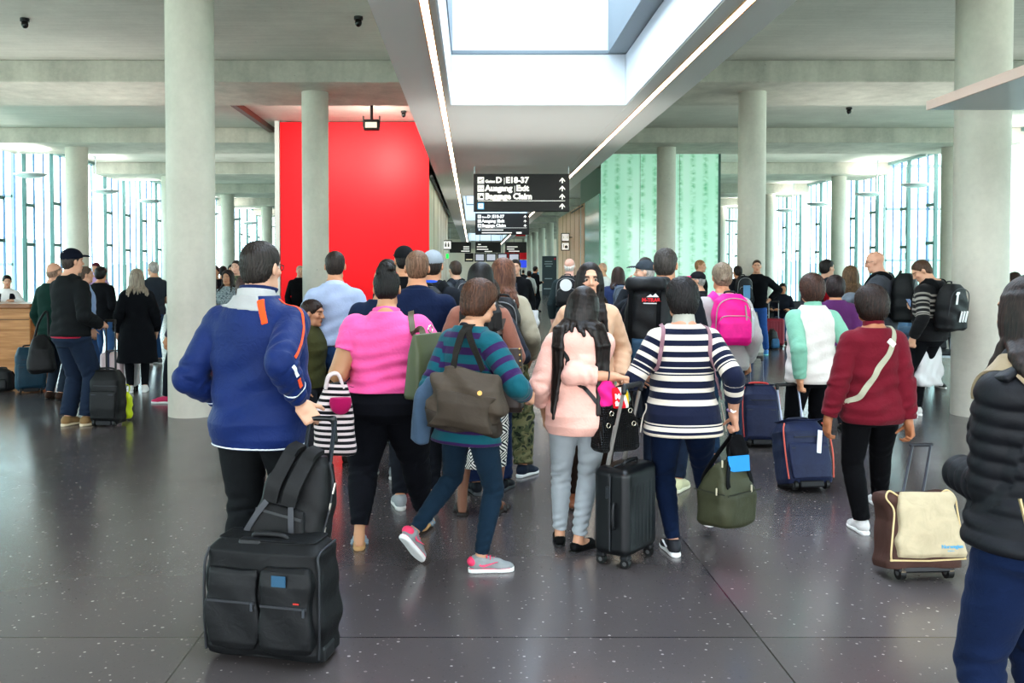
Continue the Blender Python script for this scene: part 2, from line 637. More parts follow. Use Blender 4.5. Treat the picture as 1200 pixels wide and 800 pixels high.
class Rig:
    """joints of one figure. Local frame: x to its right, y the way it faces, z up; yaw 0 looks away from the camera.
    hands: dict(p=palm point, dir=finger direction, n=palm normal, curl=..) ; None hangs at the side"""
    def __init__(s, px, D, H=1.7, yaw=0, sex='m', wt=1., sw=1., belly=0., lean=0, side=0, twist=0, head=(0, 0, 0), hl=None, hr=None,
                 el=None, er=None, fl=None, fr=None, drop=.006, lod=None, skin='#c58e6d', hair='#1c1512', stance=.055, thin_arms=1., hs=1., x=None, leg=1., py=None):
        s.H, s.sex, s.wt, s.D = H, sex, wt, D
        s.loc = np.array([P(px, 420, D)[0] if x is None else x, D, 0.])
        s.yaw = rad(yaw); s.R = RZ(s.yaw)
        s.h = lod or (.0048 if D < 5.8 else .0075 if D < 8.5 else .0115 if D < 13 else .017)
        s.near = D < 8.5
        s.skin, s.hairc = skin, hair
        s.hipz = (.515 - drop) * H
        s.T = RZ(rad(twist)) @ RY(rad(side)) @ RX(-rad(lean))
        s.To = np.array([0, 0, s.hipz])
        st = []
        for z, w, d, y in (ST_M if sex == 'm' else ST_F):
            k = np.interp(z, [.5, .6, .70, .78, .83], [wt, wt, wt, .5 + .5 * wt * sw, .7 + .3 * sw])
            b = belly * math.exp(-((z - .61) / .07) ** 2)
            st.append((z * H - .515 * H, w * H * k, (d * (.3 + .7 * wt) + b) * H, (y + b * .7) * H))
        s.st = st
        aw = .5 + .5 * wt
        s.aw = aw * thin_arms
        shx = (.100 if sex == 'm' else .087) * H * sw * (.75 + .25 * wt)
        s.sh = [s.tp(-shx, -.008 * H, .789 * H), s.tp(shx, -.008 * H, .789 * H)]
        s.lu, s.lf = .172 * H, .148 * H
        hx = .052 * H * (.6 + .4 * wt)
        s.hip = [np.array([-hx, 0, s.hipz]), np.array([hx, 0, s.hipz])]
        # legs
        s.knee, s.ank, s.toe, s.fp = [], [], [], []
        for i, f in enumerate((fl, fr)):
            sg = -1 if i == 0 else 1
            f = f or {}
            x = f.get('x', sg * stance * H); y = f.get('y', 0.); z = f.get('z', 0.)
            if 'w' in f:
                x, y, _ = s.lo(f['w'])
            a = np.array([x, y, .047 * H + z])
            k, a = ik(s.hip[i], a, .243 * H, .238 * H, f.get('pole', (sg * .12, 1, 0)))
            s.knee.append(k); s.ank.append(a)
            s.toe.append(rad(f.get('toe', -sg * 8))); s.fp.append(rad(f.get('pitch', 0)))
        # arms
        s.elb, s.wri, s.hd, s.hn, s.curl = [], [], [], [], []
        for i, h in enumerate((hl, hr)):
            sg = -1 if i == 0 else 1
            pole = (el, er)[i] or (sg * .45, -1, -.1)
            if h is None:
                h = dict(p=s.tp(sg * (.150 * (.6 + .4 * max(wt, sw)) * H), .05 * H, .44 * H), dir=(0, .12, -1), n=(-sg, 0, 0), curl=.45)
            p = s.lo(h['p'])
            hl_ = .054 * H
            d = h.get('dir')
            if d is None:
                g = p - s.sh[i]; d = nrm(g)
            d = nrm(d)
            w = p - d * hl_ - nrm(h.get('n', (-sg, 0, 0))) * (.012 if h.get('grip') else 0)
            e, w = ik(s.sh[i], w, s.lu, s.lf, pole)
            n = V3(h.get('n', (-sg, 0, 0))); n = nrm(n - d * (n @ d))
            s.elb.append(e); s.wri.append(w); s.hd.append(d); s.hn.append(n); s.curl.append(1.55 if h.get('grip') else h.get('curl', .45))
        # head
        y, p, r = [rad(a) for a in head]
        s.HR = RZ(y) @ RY(r) @ RX(-p)
        s.hs = H / 1.70 * .985 * hs if H > 1.45 else H / 1.70 * 1.12 * hs
        nb = s.tp(0, -.004 * H, .845 * H)
        s.nb = nb
        s.hc = nb + s.HR @ np.array([0, .016 * H, (1. - .845) * H - .117 * s.hs])
        s.body = None
    def lo(s, p):
        if isinstance(p, WP):
            return s.R.T @ (V3(p) - s.loc)
        return V3(p)
    def wo(s, p):
        return s.R @ V3(p) + s.loc
    def tp(s, x, y, z):
        "torso point given at upright height z"
        return s.To + s.T @ np.array([x, y, z - .515 * s.H])
    def hp(s, x, y, z):
        return s.hc + s.HR @ (np.array([x, y, z]) * s.hs)
    def he(s, c, r, R=None):
        r = np.array(r) * s.hs
        return ell(s.hp(*c), r, s.HR if R is None else s.HR @ R)

    # ---------------- body
    def hand(s, f, i):
        sg = -1 if i == 0 else 1
        w, d, n, c = s.wri[i], s.hd[i], s.hn[i], s.curl[i]
        q = s.H / 1.72
        t = np.cross(d, n) * (1 if i == 1 else -1)
        Rm = np.stack([t, d, n], 1)
        f.u(box(w + d * .052 * q, np.array([.040, .046, .0145]) * q, .013 * q, Rm), .012)
        f.u(limb(w - d * .01, w + d * .03 * q, .024 * q), .015)
        for j, (lat, L, bd) in enumerate(((.029, .074, .092), (.010, .082, .096), (-.010, .076, .093), (-.028, .060, .086))):
            p = w + d * bd * q + t * lat * q
            a = 0.
            dd = nrm(d + t * lat * (3. if c < .3 else 1.))
            for k, (fr, bn) in enumerate(((.45, .75), (.31, 1.0), (.24, .6))):
                a += c * bn * (1 + .06 * j)
                v = dd * math.cos(a) + n * math.sin(a)
                e = p + v * L * fr * q
                r = (.0092 - .0009 * k) * q
                f.u(limb(p, e, [(0, r), (1, r - .0008)]), .002 if k else .005)
                p = e
        p = w + d * .030 * q + t * .030 * q + n * .006 * q
        v = nrm(t * .75 + d * .62 + n * (.35 + .3 * min(c, 1.)))
        e = p + v * .046 * q
        f.u(limb(w + d * .02 * q + t * .012 * q, p, .015 * q), .008)
        f.u(limb(p, e, [(0, .0125 * q), (1, .010 * q)]), .006)
        v2 = nrm(v * .55 + d * .55 + n * (.15 + .75 * min(c, 1.)))
        f.u(limb(e, e + v2 * .032 * q, [(0, .010 * q), (1, .008 * q)]), .004)
    def headfield(s, f):
        he, hp, h = s.he, s.hp, s.hs
        f.u(he((0, -.014, .032), (.0735, .094, .083)), .02)
        f.u(he((0, .022, -.035), (.058, .064, .072)), .03)
        f.u(limb(hp(-.030, .035, -.082), hp(.030, .035, -.082), .030 * h), .02)
        f.u(he((0, .070, -.096), (.022, .018, .017)), .018)
        f.u(limb(hp(-.028, .078, .030), hp(.028, .078, .030), .012 * h), .014)
        for q in (-1, 1):
            f.u(he((q * .043, .058, -.022), (.020, .020, .018)), .016)
            f.cut(he((q * .031, .099, .005), (.0165, .0165, .0072)), .008)
        f.u(limb(hp(0, .086, .012), hp(0, .104, -.026), [(0, .007 * h), (1, .0115 * h)]), .012)
        for q in (-1, 1):
            f.u(he((q * .011, .093, -.030), (.009, .010, .008)), .006)
            f.u(he((q * .077, -.006, -.008), (.010, .019, .031), RZ(q * .25) @ RX(-.12)), .006)
        f.u(limb(hp(-.016, .082, -.060), hp(.016, .082, -.060), .0085 * h), .008)
        f.u(limb(hp(-.015, .079, -.070), hp(.015, .079, -.070), .008 * h), .006)
        if s.D < 9:
            f.cut(limb(hp(-.019, .094, -.065), hp(.019, .094, -.065), .0022 * h), .003)
        nr = (.0345 if s.sex == 'm' else .0285) * s.H * (.7 + .3 * s.wt)
        f.u(limb(s.tp(0, -.010 * s.H, .80 * s.H), hp(0, -.022, -.045), [(0, nr * 1.12), (1, nr * .93)]), .025)
    def make(s, label, group=None):
        f = Fld(s.h); H = s.H
        f.u(loft(s.To, s.T, s.st), 0)
        for i in (0, 1):
            w = s.wt
            f.u(limb(s.hip[i], s.knee[i], [(0, .047 * H * w), (.5, .040 * H * w), (1, .029 * H)]), .03)
            f.u(limb(s.knee[i], s.ank[i], [(0, .029 * H), (.3, .031 * H * (.5 + .5 * w)), (.75, .021 * H), (1, .0185 * H)]), .012)
            R = s.footR(i)
            o = s.foot0(i)
            q = H / 1.72
            f.u(limb(s.ank[i], o + R @ V3((0, -.03, .030)) * q, [(0, .032 * q), (1, .028 * q)]), .01)
            f.u(limb(o + R @ V3((0, 0, .05)) * q, o + R @ V3((0, .135, .022)) * q, [(0, .032 * q), (.6, .031 * q), (1, .021 * q)]), .015)
            f.u(limb(s.sh[i], s.elb[i], [(0, .029 * H * s.aw), (.25, .028 * H * s.aw), (1, .0235 * H * s.aw)]), .03)
            f.u(limb(s.elb[i], s.wri[i], [(0, .0235 * H * s.aw), (.25, .024 * H * s.aw), (1, .0155 * H)]), .012)
            s.hand(f, i)
        s.headfield(f)
        V, Q = f.build()
        # paint: lips, brows, cheeks
        base = np.array(lin(s.skin)); col = np.tile(base, (len(V), 1))
        L = (V - s.hc) @ s.HR / s.hs
        x, y, z = L[:, 0], L[:, 1], L[:, 2]
        face = (y > .045) & (np.abs(x) < .08) & (np.abs(z) < .12)
        lip = face & (((x / .024) ** 2 + ((z + .065) / .0115) ** 2) < 1) & (y > .07)
        col[lip] = base * np.array([.85, .58, .56, 1])
        br = face & (np.abs(np.abs(x) - .032) < .019) & (np.abs(z - .026 + .25 * np.abs(np.abs(x) - .030)) < .0048 + s.h * .15)
        kb = .9 if s.near else .5
        col[br] = np.array(lin(s.hairc)) * kb + base * (1 - kb); col[br, 3] = 1
        if not s.near or s.D > 7:
            ey = face & (np.abs(np.abs(x) - .031) < .011) & (np.abs(z - .002) < .004 + s.h * .12)
            col[ey] = base * (.25 if s.near else .55) * np.array([1, .9, .85, 1]) + .002
        chk = np.exp(-((np.abs(x) - .042) / .02) ** 2 - ((z + .03) / .02) ** 2) * (y > .03)
        col[:, 1] *= 1 - .12 * chk; col[:, 2] *= 1 - .1 * chk
        s.body = mk('person', V, Q, skin_mat(), col=col)
        s.body.location = s.loc; s.body.rotation_euler = (0, 0, s.yaw)
        tag(s.body, label, 'person', group)
        if s.D <= 7:
            for q in (-1, 1):
                mb = MB()
                mb.sph((0, 0, 0), .0118 * s.hs, 16, 12)
                o = mb.done('eye', eye_mat(), s.body, 60)
                o.matrix_local = Matrix.Translation(Vector(s.hp(q * .031, .0735, .004))) @ Matrix(s.HR.tolist()).to_4x4()
        return s
    def part(s, name, fld, m, parent=None, **k):
        return fobj(name, fld, m, parent or s.body, **k)

    # ---------------- feet
    def footR(s, i):
        return RZ(s.toe[i]) @ RX(-s.fp[i])
    def foot0(s, i):
        return s.ank[i] - s.footR(i) @ np.array([0, 0, .047 * s.H])
    def shoe(s, m, sole='#e8e6e2', style='sneaker', i=(0, 1), accent=None, swoosh=None):
        q = s.H / 1.72
        for k in i:
            R, o = s.footR(k), s.foot0(k)
            at = lambda x, y, z: o + R @ (V3((x, y, z)) * q)
            rr = lambda *v: np.array(v) * q
            h = min(s.h, .006) if s.D < 8 else s.h * .8
            f = Fld(h)
            up = .004
            if style in ('sneaker', 'leather'):
                f.u(ell(at(0, -.025, .050), rr(.037, .047, .045), R), 0)
                f.u(limb(at(0, -.01, .060), at(0, .10, .040), [(0, .040 * q), (1, .037 * q)]), .02)
                f.u(ell(at(0, .125, .030), rr(.044, .072, .028), R), .02)
                f.u(limb(at(0, -.005, .06), at(0, -.008, .092), .036 * q, flat=True), .015)
                f.cut(half(at(0, 0, .006), R @ V3((0, 0, 1))))
            elif style == 'pump':
                f.u(ell(at(0, -.03, .034), rr(.034, .042, .038), R), 0)
                f.u(limb(at(0, 0, .026), at(0, .11, .024), [(0, .036 * q), (1, .040 * q)]), .02)
                f.u(ell(at(0, .13, .020), rr(.037, .065, .022), R), .015)
                f.cut(ell(at(0, .025, .066), rr(.034, .075, .036), R), .006)
                f.cut(half(at(0, 0, .003), R @ V3((0, 0, 1))))
            else:  # sandal: straps over the bare foot
                for yy in (.055, .105):
                    f.u(limb(at(-.045, yy, .012), at(.045, yy, .012), .012 * q), 0)
                    f.u(ell(at(0, yy, .030), rr(.046, .017, .030), R), .006)
            o1 = s.part('shoe', f, m)
            g = Fld(h)
            th = {'sneaker': .026, 'leather': .018, 'pump': .008, 'sandal': .022}[style] * q
            pts = [(-.06, .030), (-.03, .037), (.02, .036), (.08, .042), (.125, .046), (.165, .040), (.19, .024), (.200, .004)]
            Rs = R @ np.stack([(1, 0, 0), (0, 0, 1), (0, 1, 0)], 1).astype(float)
            Rs = np.stack([R[:, 0], R[:, 2] * -1, R[:, 1]], 1)
            g.u(loft(o + R @ V3((0, 0, th / 2)), Rs, [((a) * q, b * q * (1.02 if style != 'pump' else .9), th / 2 + .002) for a, b in [(-.072, .012)] + pts], n=4), 0)
            s.part('sole', g, plain(sole, .6), o1)
            if s.near and style == 'sneaker' and s.D < 6:
                mb = MB()
                for j in range(4):
                    yy = .035 + j * .02
                    zz = .098 - j * .0085
                    mb.tube([at(-.026, yy, zz - .012), at(0, yy + .004, zz + .002), at(.026, yy, zz - .012)], .0035 * q, 6)
                mb.done('laces', plain(accent or '#d8d8d6', .8), o1, 50)
            if swoosh and s.D < 6:
                for sd in (-1, 1):
                    mb = MB()
                    pl = [(-.035, .052), (-.028, .044), (-.005, .040), (.075, .066), (.0, .052), (-.022, .052), (-.03, .060)]
                    Rw = np.stack([R[:, 1], R[:, 2], R[:, 0] * sd], 1)
                    mb.prism([(a * q + .02, b * q) for a, b in pl], .034 * q, .0465 * q, Rw, o)
                    mb.done('swoosh', plain(swoosh, .5), o1)

    # ---------------- clothes
    def arm_fn(s, i, ease, er, sl, fold, k):
        H = s.H
        a, e, w = s.sh[i], s.elb[i], s.wri[i]
        e1 = e if sl > 1 else a + (e - a) * sl
        pr = [(0, .0315 * H * s.aw + ease * .8), (.3, .030 * H * s.aw + ease), (1, .026 * H * s.aw + ease)]
        out = [limb(a, e1, pr, flat=sl <= 1, fold=fold, lam=.075, wts=[(0, .4), (.5, .3), (1, 1)], ph=i * 2.)]
        if sl > 1:
            w1 = e + (w - e) * (sl - 1)
            out.append(limb(e, w1, [(0, .026 * H * s.aw + ease), (.3, .026 * H * s.aw + ease), (.85, .021 * H + er), (1, .019 * H + er * .8)], flat=True,
                            fold=fold, lam=.06, wts=[(0, 1), (.4, .3), (.8, .9), (1, .1)], ph=i + 1.))
        return out
    def topf(s, hem=.5, ease=.016, sl=1.95, er=None, neck=.852, boxy=0., fold=.004, st=None, flare=0., waist=None, arms=True, bust=True, armease=None, lam=.11, fit=None):
        H = s.H; er = ease if er is None else er
        ae = ease if armease is None else armease
        S = []
        base = s.st if st is None else [(z * H - .515 * H, w * H, d * H, (y * H if y else 0)) for z, w, d, y in st]
        ch = max(b[1] for b in base if .68 * H < b[0] + .515 * H < .78 * H) if st is None else 0
        cd = max(b[2] for b in base if .68 * H < b[0] + .515 * H < .78 * H) if st is None else 0
        for z, w, d, y in base:
            zz = z / H + .515
            k = boxy * float(np.interp(zz, [.45, .5, .70, .74], [1, 1, 1, 0]))
            fl = flare * max(0, (.66 - zz)) * H
            if zz > .87: continue
            S.append((z, max(w, w * (1 - k) + ch * k) + ease + fl, max(d, d * (1 - k) + cd * k) + ease + fl, y))
        zh = (hem - .515) * H
        if zh < S[0][0]:
            S.insert(0, (zh, S[1][1] + flare * (S[1][0] - zh), S[1][2] + flare * (S[1][0] - zh), S[1][3]))
            S[1] = (S[1][0], S[2][1] + .01, S[2][2] + .01, S[2][3])
        def bulge(x, y, z, w, d):
            a = np.arctan2(y, x)
            env = np.interp(z, [(.5 - .515) * H, (.60 - .515) * H, (.68 - .515) * H, .2 * H], [.6, 1, .7, .3]).astype(F)
            return F(fold) * env * (F(1.0) + np.sin(z * F(2 * pi / lam) + 2 * np.sin(2 * a) + F(H * 7)) + F(.8) * np.sin(5 * a + z * F(9) + F(H * 3)))
        f = Fld(s.h)
        f.u(loft(s.To, s.T, S, z0=zh, z1=(neck - .515) * H, bulge=bulge if fold else None), 0)
        if arms:
            for i in (0, 1):
                for j, p in enumerate(s.arm_fn(i, ae, er, sl, fold * 1.1, .03)):
                    sh, el = s.sh[i], s.elb[i]
                    if j == 0:
                        dv = el - sh; L2 = dv @ dv
                        f.u(p, lambda x, y, z, sh=sh, dv=dv, L2=L2: (F(.045) * (1 - np.clip(((x - F(sh[0])) * F(dv[0]) + (y - F(sh[1])) * F(dv[1]) + (z - F(sh[2])) * F(dv[2])) / F(L2) * 2.2, 0, .93))).astype(F))
                    else:
                        f.u(p, .006)
        return f
    def top(s, name, m, fld=None, attr=False, extra=None, **k):
        f = fld or s.topf(**k)
        if extra:
            extra(f)
        V, Q = f.build()
        at = None
        if attr:
            at = {'sz': s.stripe_coord(V)}
        o = mk(name, V, Q, m, s.body, attrs=at)
        s.shell = (V, Q)
        return o
    def stripe_coord(s, V):
        L = (V - s.To) @ s.T
        z = L[:, 2] + .515 * s.H
        best = np.full(len(V), 9.); val = z.copy()
        for i in (0, 1):
            tot = 0.
            for a, b, r in ((s.sh[i], s.elb[i], .034), (s.elb[i], s.wri[i], .028)):
                ab = b - a; L_ = np.linalg.norm(ab)
                t = np.clip((V - a) @ ab / L_ ** 2, 0, 1)
                d = np.linalg.norm(V - a - t[:, None] * ab, axis=1) - r * s.H
                inside = (d < .025) & (d < best) & (np.abs(L[:, 0]) > .075 * s.H)
                val[inside] = (.795 * s.H - tot - t * L_)[inside]
                best = np.where(d < best, d, best)
                tot += L_
        return val
    def collar(s, m, h=.035, ease=.012, flare=.0, name='collar', parent=None, z=.835, open_=0):
        H = s.H
        nr = (.0345 if s.sex == 'm' else .0285) * H * (.7 + .3 * s.wt)
        a = s.tp(0, -.012 * H, z * H); b = s.tp(0, -.006 * H, z * H + h)
        f = Fld(min(s.h, .006) if s.near else s.h)
        f.u(limb(a, b, [(0, nr * 1.22 + ease), (1, nr * 1.1 + ease + flare)], flat=True), 0)
        f.cut(limb(s.tp(0, -.01 * H, .80 * H), s.hp(0, -.022, -.045), [(0, nr * 1.12 + .002), (1, nr * .95 + .003)]), .002)
        if open_:
            f.cut(box(s.tp(0, .12, z * H + h), (open_, .12, .09), .005, s.T), .002)
        return s.part(name, f, m, parent)
    def trousers(s, m, waist=.575, ease=.007, rs=(.052, .043, .034, .034, .026), end=.96, fold=.004, name='trousers', lam=.06, bulk=1.):
        H, w = s.H, s.wt
        f = Fld(s.h)
        S = [(z, a + ease, d + ease, y) for z, a, d, y in s.st if z < (waist - .515) * H + .03]
        f.u(loft(s.To, np.eye(3) if abs(s.T[2, 1]) > .3 else s.T, S, z1=(waist - .515) * H), 0)
        for i in (0, 1):
            h, k, a = s.hip[i], s.knee[i], s.ank[i]
            e = k + (a - k) * end
            f.u(limb(h, k, [(0, rs[0] * H * w + ease), (.5, rs[1] * H * w + ease), (1, rs[2] * H * (.6 + .4 * w) + ease)], fold=fold, lam=.08, wts=[(0, 1), (.3, .3), (.75, .3), (1, 1)], ph=i * 1.7), .012)
            f.u(limb(k, e, [(0, rs[2] * H * (.6 + .4 * w) + ease), (.35, rs[3] * H * (.6 + .4 * w) + ease), (1, rs[4] * H + ease)], flat=True, fold=fold, lam=lam, wts=[(0, 1), (.3, .3), (.7, .5), (1, 1)], ph=i * 2.3), .006)
        o = s.part(name, f, m)
        return o
    def hair(s, style='short', c=None, gloss=.5, name='hair', hi=None, vol=0., seed=1, length=.5, **k):
        f = Fld(min(s.h, .0052) if s.near else s.h * .85)
        he, hp = s.he, s.hp
        rng = random.Random(seed)
        v = vol
        m = hair_mat(c or s.hairc, gloss, hi=hi)
        def cutface(y0=.078, z0=.078, slope=.78):
            n = s.HR @ nrm((0, 1, -slope)); f.cut(half(hp(0, y0, z0), -n), .008)
        def strands(x, y, z):
            p = (np.stack([x, y, z], -1) - s.hc) @ s.HR
            a = np.arctan2(p[..., 0], p[..., 1] + .02)
            return .0022 * np.sin(a * 38 + 5 * np.sin(p[..., 2] * 40)) + .0016 * np.sin(a * 71 + 11 * p[..., 2] * 8)
        if style == 'short':
            f.u(he((0, -.014, .036), (.0805 + v, .1005 + v, .086 + v)), 0)
            f.u(he((0, -.045, -.02), (.070 + v, .060 + v, .070 + v)), .03)
            cutface(); f.cut(half(hp(0, 0, -.088), s.HR @ V3((0, 0, 1))), .02)
            f.noise(strands)
        elif style == 'buzz':
            f.u(he((0, -.014, .033), (.0765, .0965, .0845)), 0)
            f.u(he((0, -.045, -.02), (.066, .056, .066)), .03)
            cutface(.080, .070); f.cut(half(hp(0, 0, -.070), s.HR @ V3((0, 0, 1))), .02)
        elif style == 'fringe':
            f.u(he((0, -.014, .030), (.077, .098, .080)), 0)
            f.u(he((0, -.045, -.02), (.068, .058, .066)), .03)
            cutface(.03, .03, .6); f.cut(half(hp(0, 0, -.075), s.HR @ V3((0, 0, 1))), .01)
            f.cut(half(hp(0, -.03, .035), s.HR @ nrm((0, .5, -1))), .01)
        elif style == 'bob':
            f.u(he((0, -.016, .036), (.086 + v, .105 + v, .090 + v)), 0)
            f.u(he((0, -.034, -.020), (.088 + v, .088 + v, .100 + v)), .03)
            n = s.HR @ nrm((0, 1, -.35)); f.cut(half(hp(0, .055, .05), -n), .01)
            f.cut(half(hp(0, 0, k.get('cutz', -.115)), s.HR @ nrm((0, -.25, 1))), .012)
            if k.get('bangs'):
                f.u(he((0, .060, .072), (.060, .030, .035)), .02)
            f.noise(strands)
        elif style == 'bowl':
            f.u(he((0, -.014, .036), (.088 + v, .106 + v, .092 + v)), 0)
            f.u(he((0, -.040, -.030), (.080 + v, .072 + v, .085 + v)), .03)
            n = s.HR @ nrm((0, 1, -.55)); f.cut(half(hp(0, .078, .055), -n), .01)
            f.cut(half(hp(0, 0, k.get('cutz', -.095)), s.HR @ nrm((0, -.15, 1))), .01)
            f.noise(strands)
        elif style in ('long', 'dreads'):
            f.u(he((0, -.016, .036), (.083 + v, .103 + v, .089 + v)), 0)
            f.u(he((0, -.030, -.02), (.084 + v, .082 + v, .09 + v)), .03)
            n = s.HR @ nrm((0, 1, -.35)); f.cut(half(hp(0, .060, .055), -n), .01)
            if k.get('part'):
                f.cut(limb(hp(0, .10, .10), hp(0, .0, .135), .004), .004)
            N = k.get('n', 22); r0 = k.get('r', .019)
            sp = k.get('spread', 1.); a0, a1 = k.get('arc', (-125, 125))
            gap = k.get('gap')
            for j in range(N):
                a = rad(a0 + (a1 - a0) * (j + .5) / N + rng.uniform(-3, 3))
                sx, sy = math.sin(a), -math.cos(a)
                p0 = hp(sx * .070, -.016 + sy * .080, .045)
                p1 = hp(sx * .084, -.018 + sy * .088, -.035)
                p2 = hp(sx * .088, -.022 + sy * .085, -.12)
                sh = k.get('shift', (0, 0))
                g = s.hc + np.array([sx * .115 * sp + sh[0] * .5, sy * .095 - .05 + sh[1] * .5, -.22])
                yb = min(g[1], -.075) if sy < .35 else g[1]
                p3 = np.array([g[0], yb if sy < .35 else max(g[1], s.hc[1] + .09), g[2] + s.hc[2] * 0])
                e = s.hc + np.array([sx * .13 * sp + sh[0] + rng.uniform(-.015, .015), 0, -length * rng.uniform(.85, 1.05)])
                e[1] = (min(s.hc[1] - .03 + sy * .06, -.095) if sy < .35 else s.hc[1] + .10) + sh[1]
                ll = length
                if gap and gap[0] < math.degrees(a) < gap[1]:
                    ll = gap[2]; e[2] = s.hc[2] - ll * rng.uniform(.85, 1.1)
                if ll < .3:
                    pts, rr = [p0, p1, p2, e], [r0, r0, r0 * .95, r0 * .5]
                else:
                    pts, rr = [p0, p1, p2, p3, e], [r0, r0, r0 * .95, r0 * .9, r0 * .45]
                if style == 'dreads':
                    rr = [r0] * len(rr)
                if getattr(s, 'shell', None) is not None and length > .2:
                    b_ = s.bvh(); P_ = smooth_path(pts, 3); Rr = list(np.interp(np.linspace(0, 1, len(P_)), np.linspace(0, 1, len(rr)), rr))
                    for i_, p_ in enumerate(P_):
                        hit = b_.find_nearest(Vector(p_), .25)
                        if hit[0] is not None and p_[2] < s.hc[2] - .10:
                            dn = (Vector(p_) - hit[0]).dot(hit[1])
                            if dn < Rr[i_] * .55:
                                P_[i_] = V3(hit[0] + hit[1] * Rr[i_] * .55)
                    pts, rr = P_, Rr
                for q in path(pts, rr):
                    f.u(q, k.get('k', .010))
        if style in ('bun', 'pony'):
            f.u(he((0, -.014, .036), (.081 + v, .101 + v, .087 + v)), 0)
            f.u(he((0, -.045, -.02), (.070 + v, .060 + v, .066 + v)), .03)
            cutface(.085, .075, .62); f.cut(half(hp(0, 0, -.085), s.HR @ V3((0, 0, 1))), .02)
            b = k.get('bun', (0, -.10, .05)); r = k.get('br', .038)
            f.u(he(b, (r, r * .85, r)), .012)
            f.u(he((b[0] + r * .5, b[1] - r * .3, b[2] + r * .2), (r * .6, r * .6, r * .5)), .004)
            f.u(he((b[0] - r * .5, b[1] - r * .2, b[2] - r * .2), (r * .6, r * .6, r * .6)), .004)
            f.noise(strands)
        o = s.part(name, f, m)
        return o
    def cap(s, c, visor='fwd', brim=None, name='cap', logo=None):
        f = Fld(min(s.h, .0058) if s.near else s.h * .85)
        f.u(s.he((0, -.012, .044), (.086, .107, .088)), 0)
        f.cut(half(s.hp(0, 0, .026), s.HR @ nrm((0, -.12, 1))), .003)
        o = s.part(name, f, cloth(c, .8))
        q = 1 if visor == 'fwd' else -1
        g = Fld(min(s.h, .006) if s.near else s.h * .8)
        g.u(s.he((0, q * .105, .038), (.070, .085, .03)), 0)
        g.cut(s.he((0, q * .100, .028), (.080, .100, .028)), .002)
        g.cut(half(s.hp(0, q * .07, .03), s.HR @ V3((0, -q, 0)) * -1), .003) if False else None
        s.part('visor', g, cloth(brim or c, .8), o)
        return o
    def specs(s, c='#222222'):
        mb = MB(); hp = s.hp
        for q in (-1, 1):
            mb.tube([hp(q * .031 + .019 * math.cos(a), .099, .004 + .015 * math.sin(a)) for a in np.linspace(0, 2 * pi, 13)[:-1]], .0016, 6, closed=True)
            mb.tube([hp(q * .050, .097, .007), hp(q * .079, .06, .010), hp(q * .082, -.002, .008)], .0016, 6)
        mb.tube([hp(-.012, .099, .006), hp(.012, .099, .006)], .0016, 6)
        return mb.done('glasses', plain(c, .3), s.body, 50)

    # ---------------- things lying on the clothes
    def bvh(s):
        if not getattr(s, '_bvh', None):
            V, Q = s.shell
            s._bvh = BVHTree.FromPolygons([Vector(v) for v in V], [tuple(q) for q in Q])
        return s._bvh
    def strap(s, name, pts, w, m, th=.005, lift=.003, snap=.09, parent=None, world=False, n=10, free=()):
        "a band that follows the clothing under it; points in the local frame"
        b = s.bvh(); P_, N_ = [], []
        for p in smooth_path([s.lo(q) for q in pts], n):
            h = b.find_nearest(Vector(p), snap)
            if h[0] is not None:
                nn = h[1]
                P_.append(h[0] + nn * (th / 2 + lift) if (Vector(p) - h[0]).dot(nn) < th + .012 else Vector(p)); N_.append(nn)
            else:
                P_.append(Vector(p)); N_.append(N_[-1] if N_ else Vector((0, -1, 0)))
        for _ in range(2):
            P_ = [P_[0]] + [(P_[i - 1] + P_[i] * 2 + P_[i + 1]) / 4 for i in range(1, len(P_) - 1)] + [P_[-1]]
            N_ = [N_[0]] + [(N_[i - 1] + N_[i] * 2 + N_[i + 1]) / 4 for i in range(1, len(N_) - 1)] + [N_[-1]]
        mb = MB()
        mb.ribbon(P_, N_, w, th)
        o = mb.done(name, m, parent, 40)
        if parent is not None and parent is not s.body:
            o.data.transform(parent.matrix_world.inverted() @ Matrix.Translation(Vector(s.loc)) @ Matrix(s.R.tolist()).to_4x4())
        if parent is None:
            o.location = s.loc; o.rotation_euler = (0, 0, s.yaw)
        return o

@mat('eye')
def eye_mat():
    t = NT('eye')
    tc = t.n('ShaderNodeTexCoord')
    sp = t.n('ShaderNodeSeparateXYZ')
    t.l(tc.outputs['Object'], sp.inputs[0])
    r = t.math('SQRT', t.math('ADD', t.math('POWER', sp.outputs[0], 2.), t.math('POWER', sp.outputs[2], 2.)))
    fr = t.math('GREATER_THAN', sp.outputs[1], 0.)
    c = t.ramp(t.math('MULTIPLY', r, 100.), [(0, '#050303'), (.35, '#24160e'), (.74, '#9f948c')], 'CONSTANT')
    t.l(t.mix(fr, '#d8cfc8', c), t.b.inputs['Base Color'])
    t.set(Roughness=.15)
    return t.m
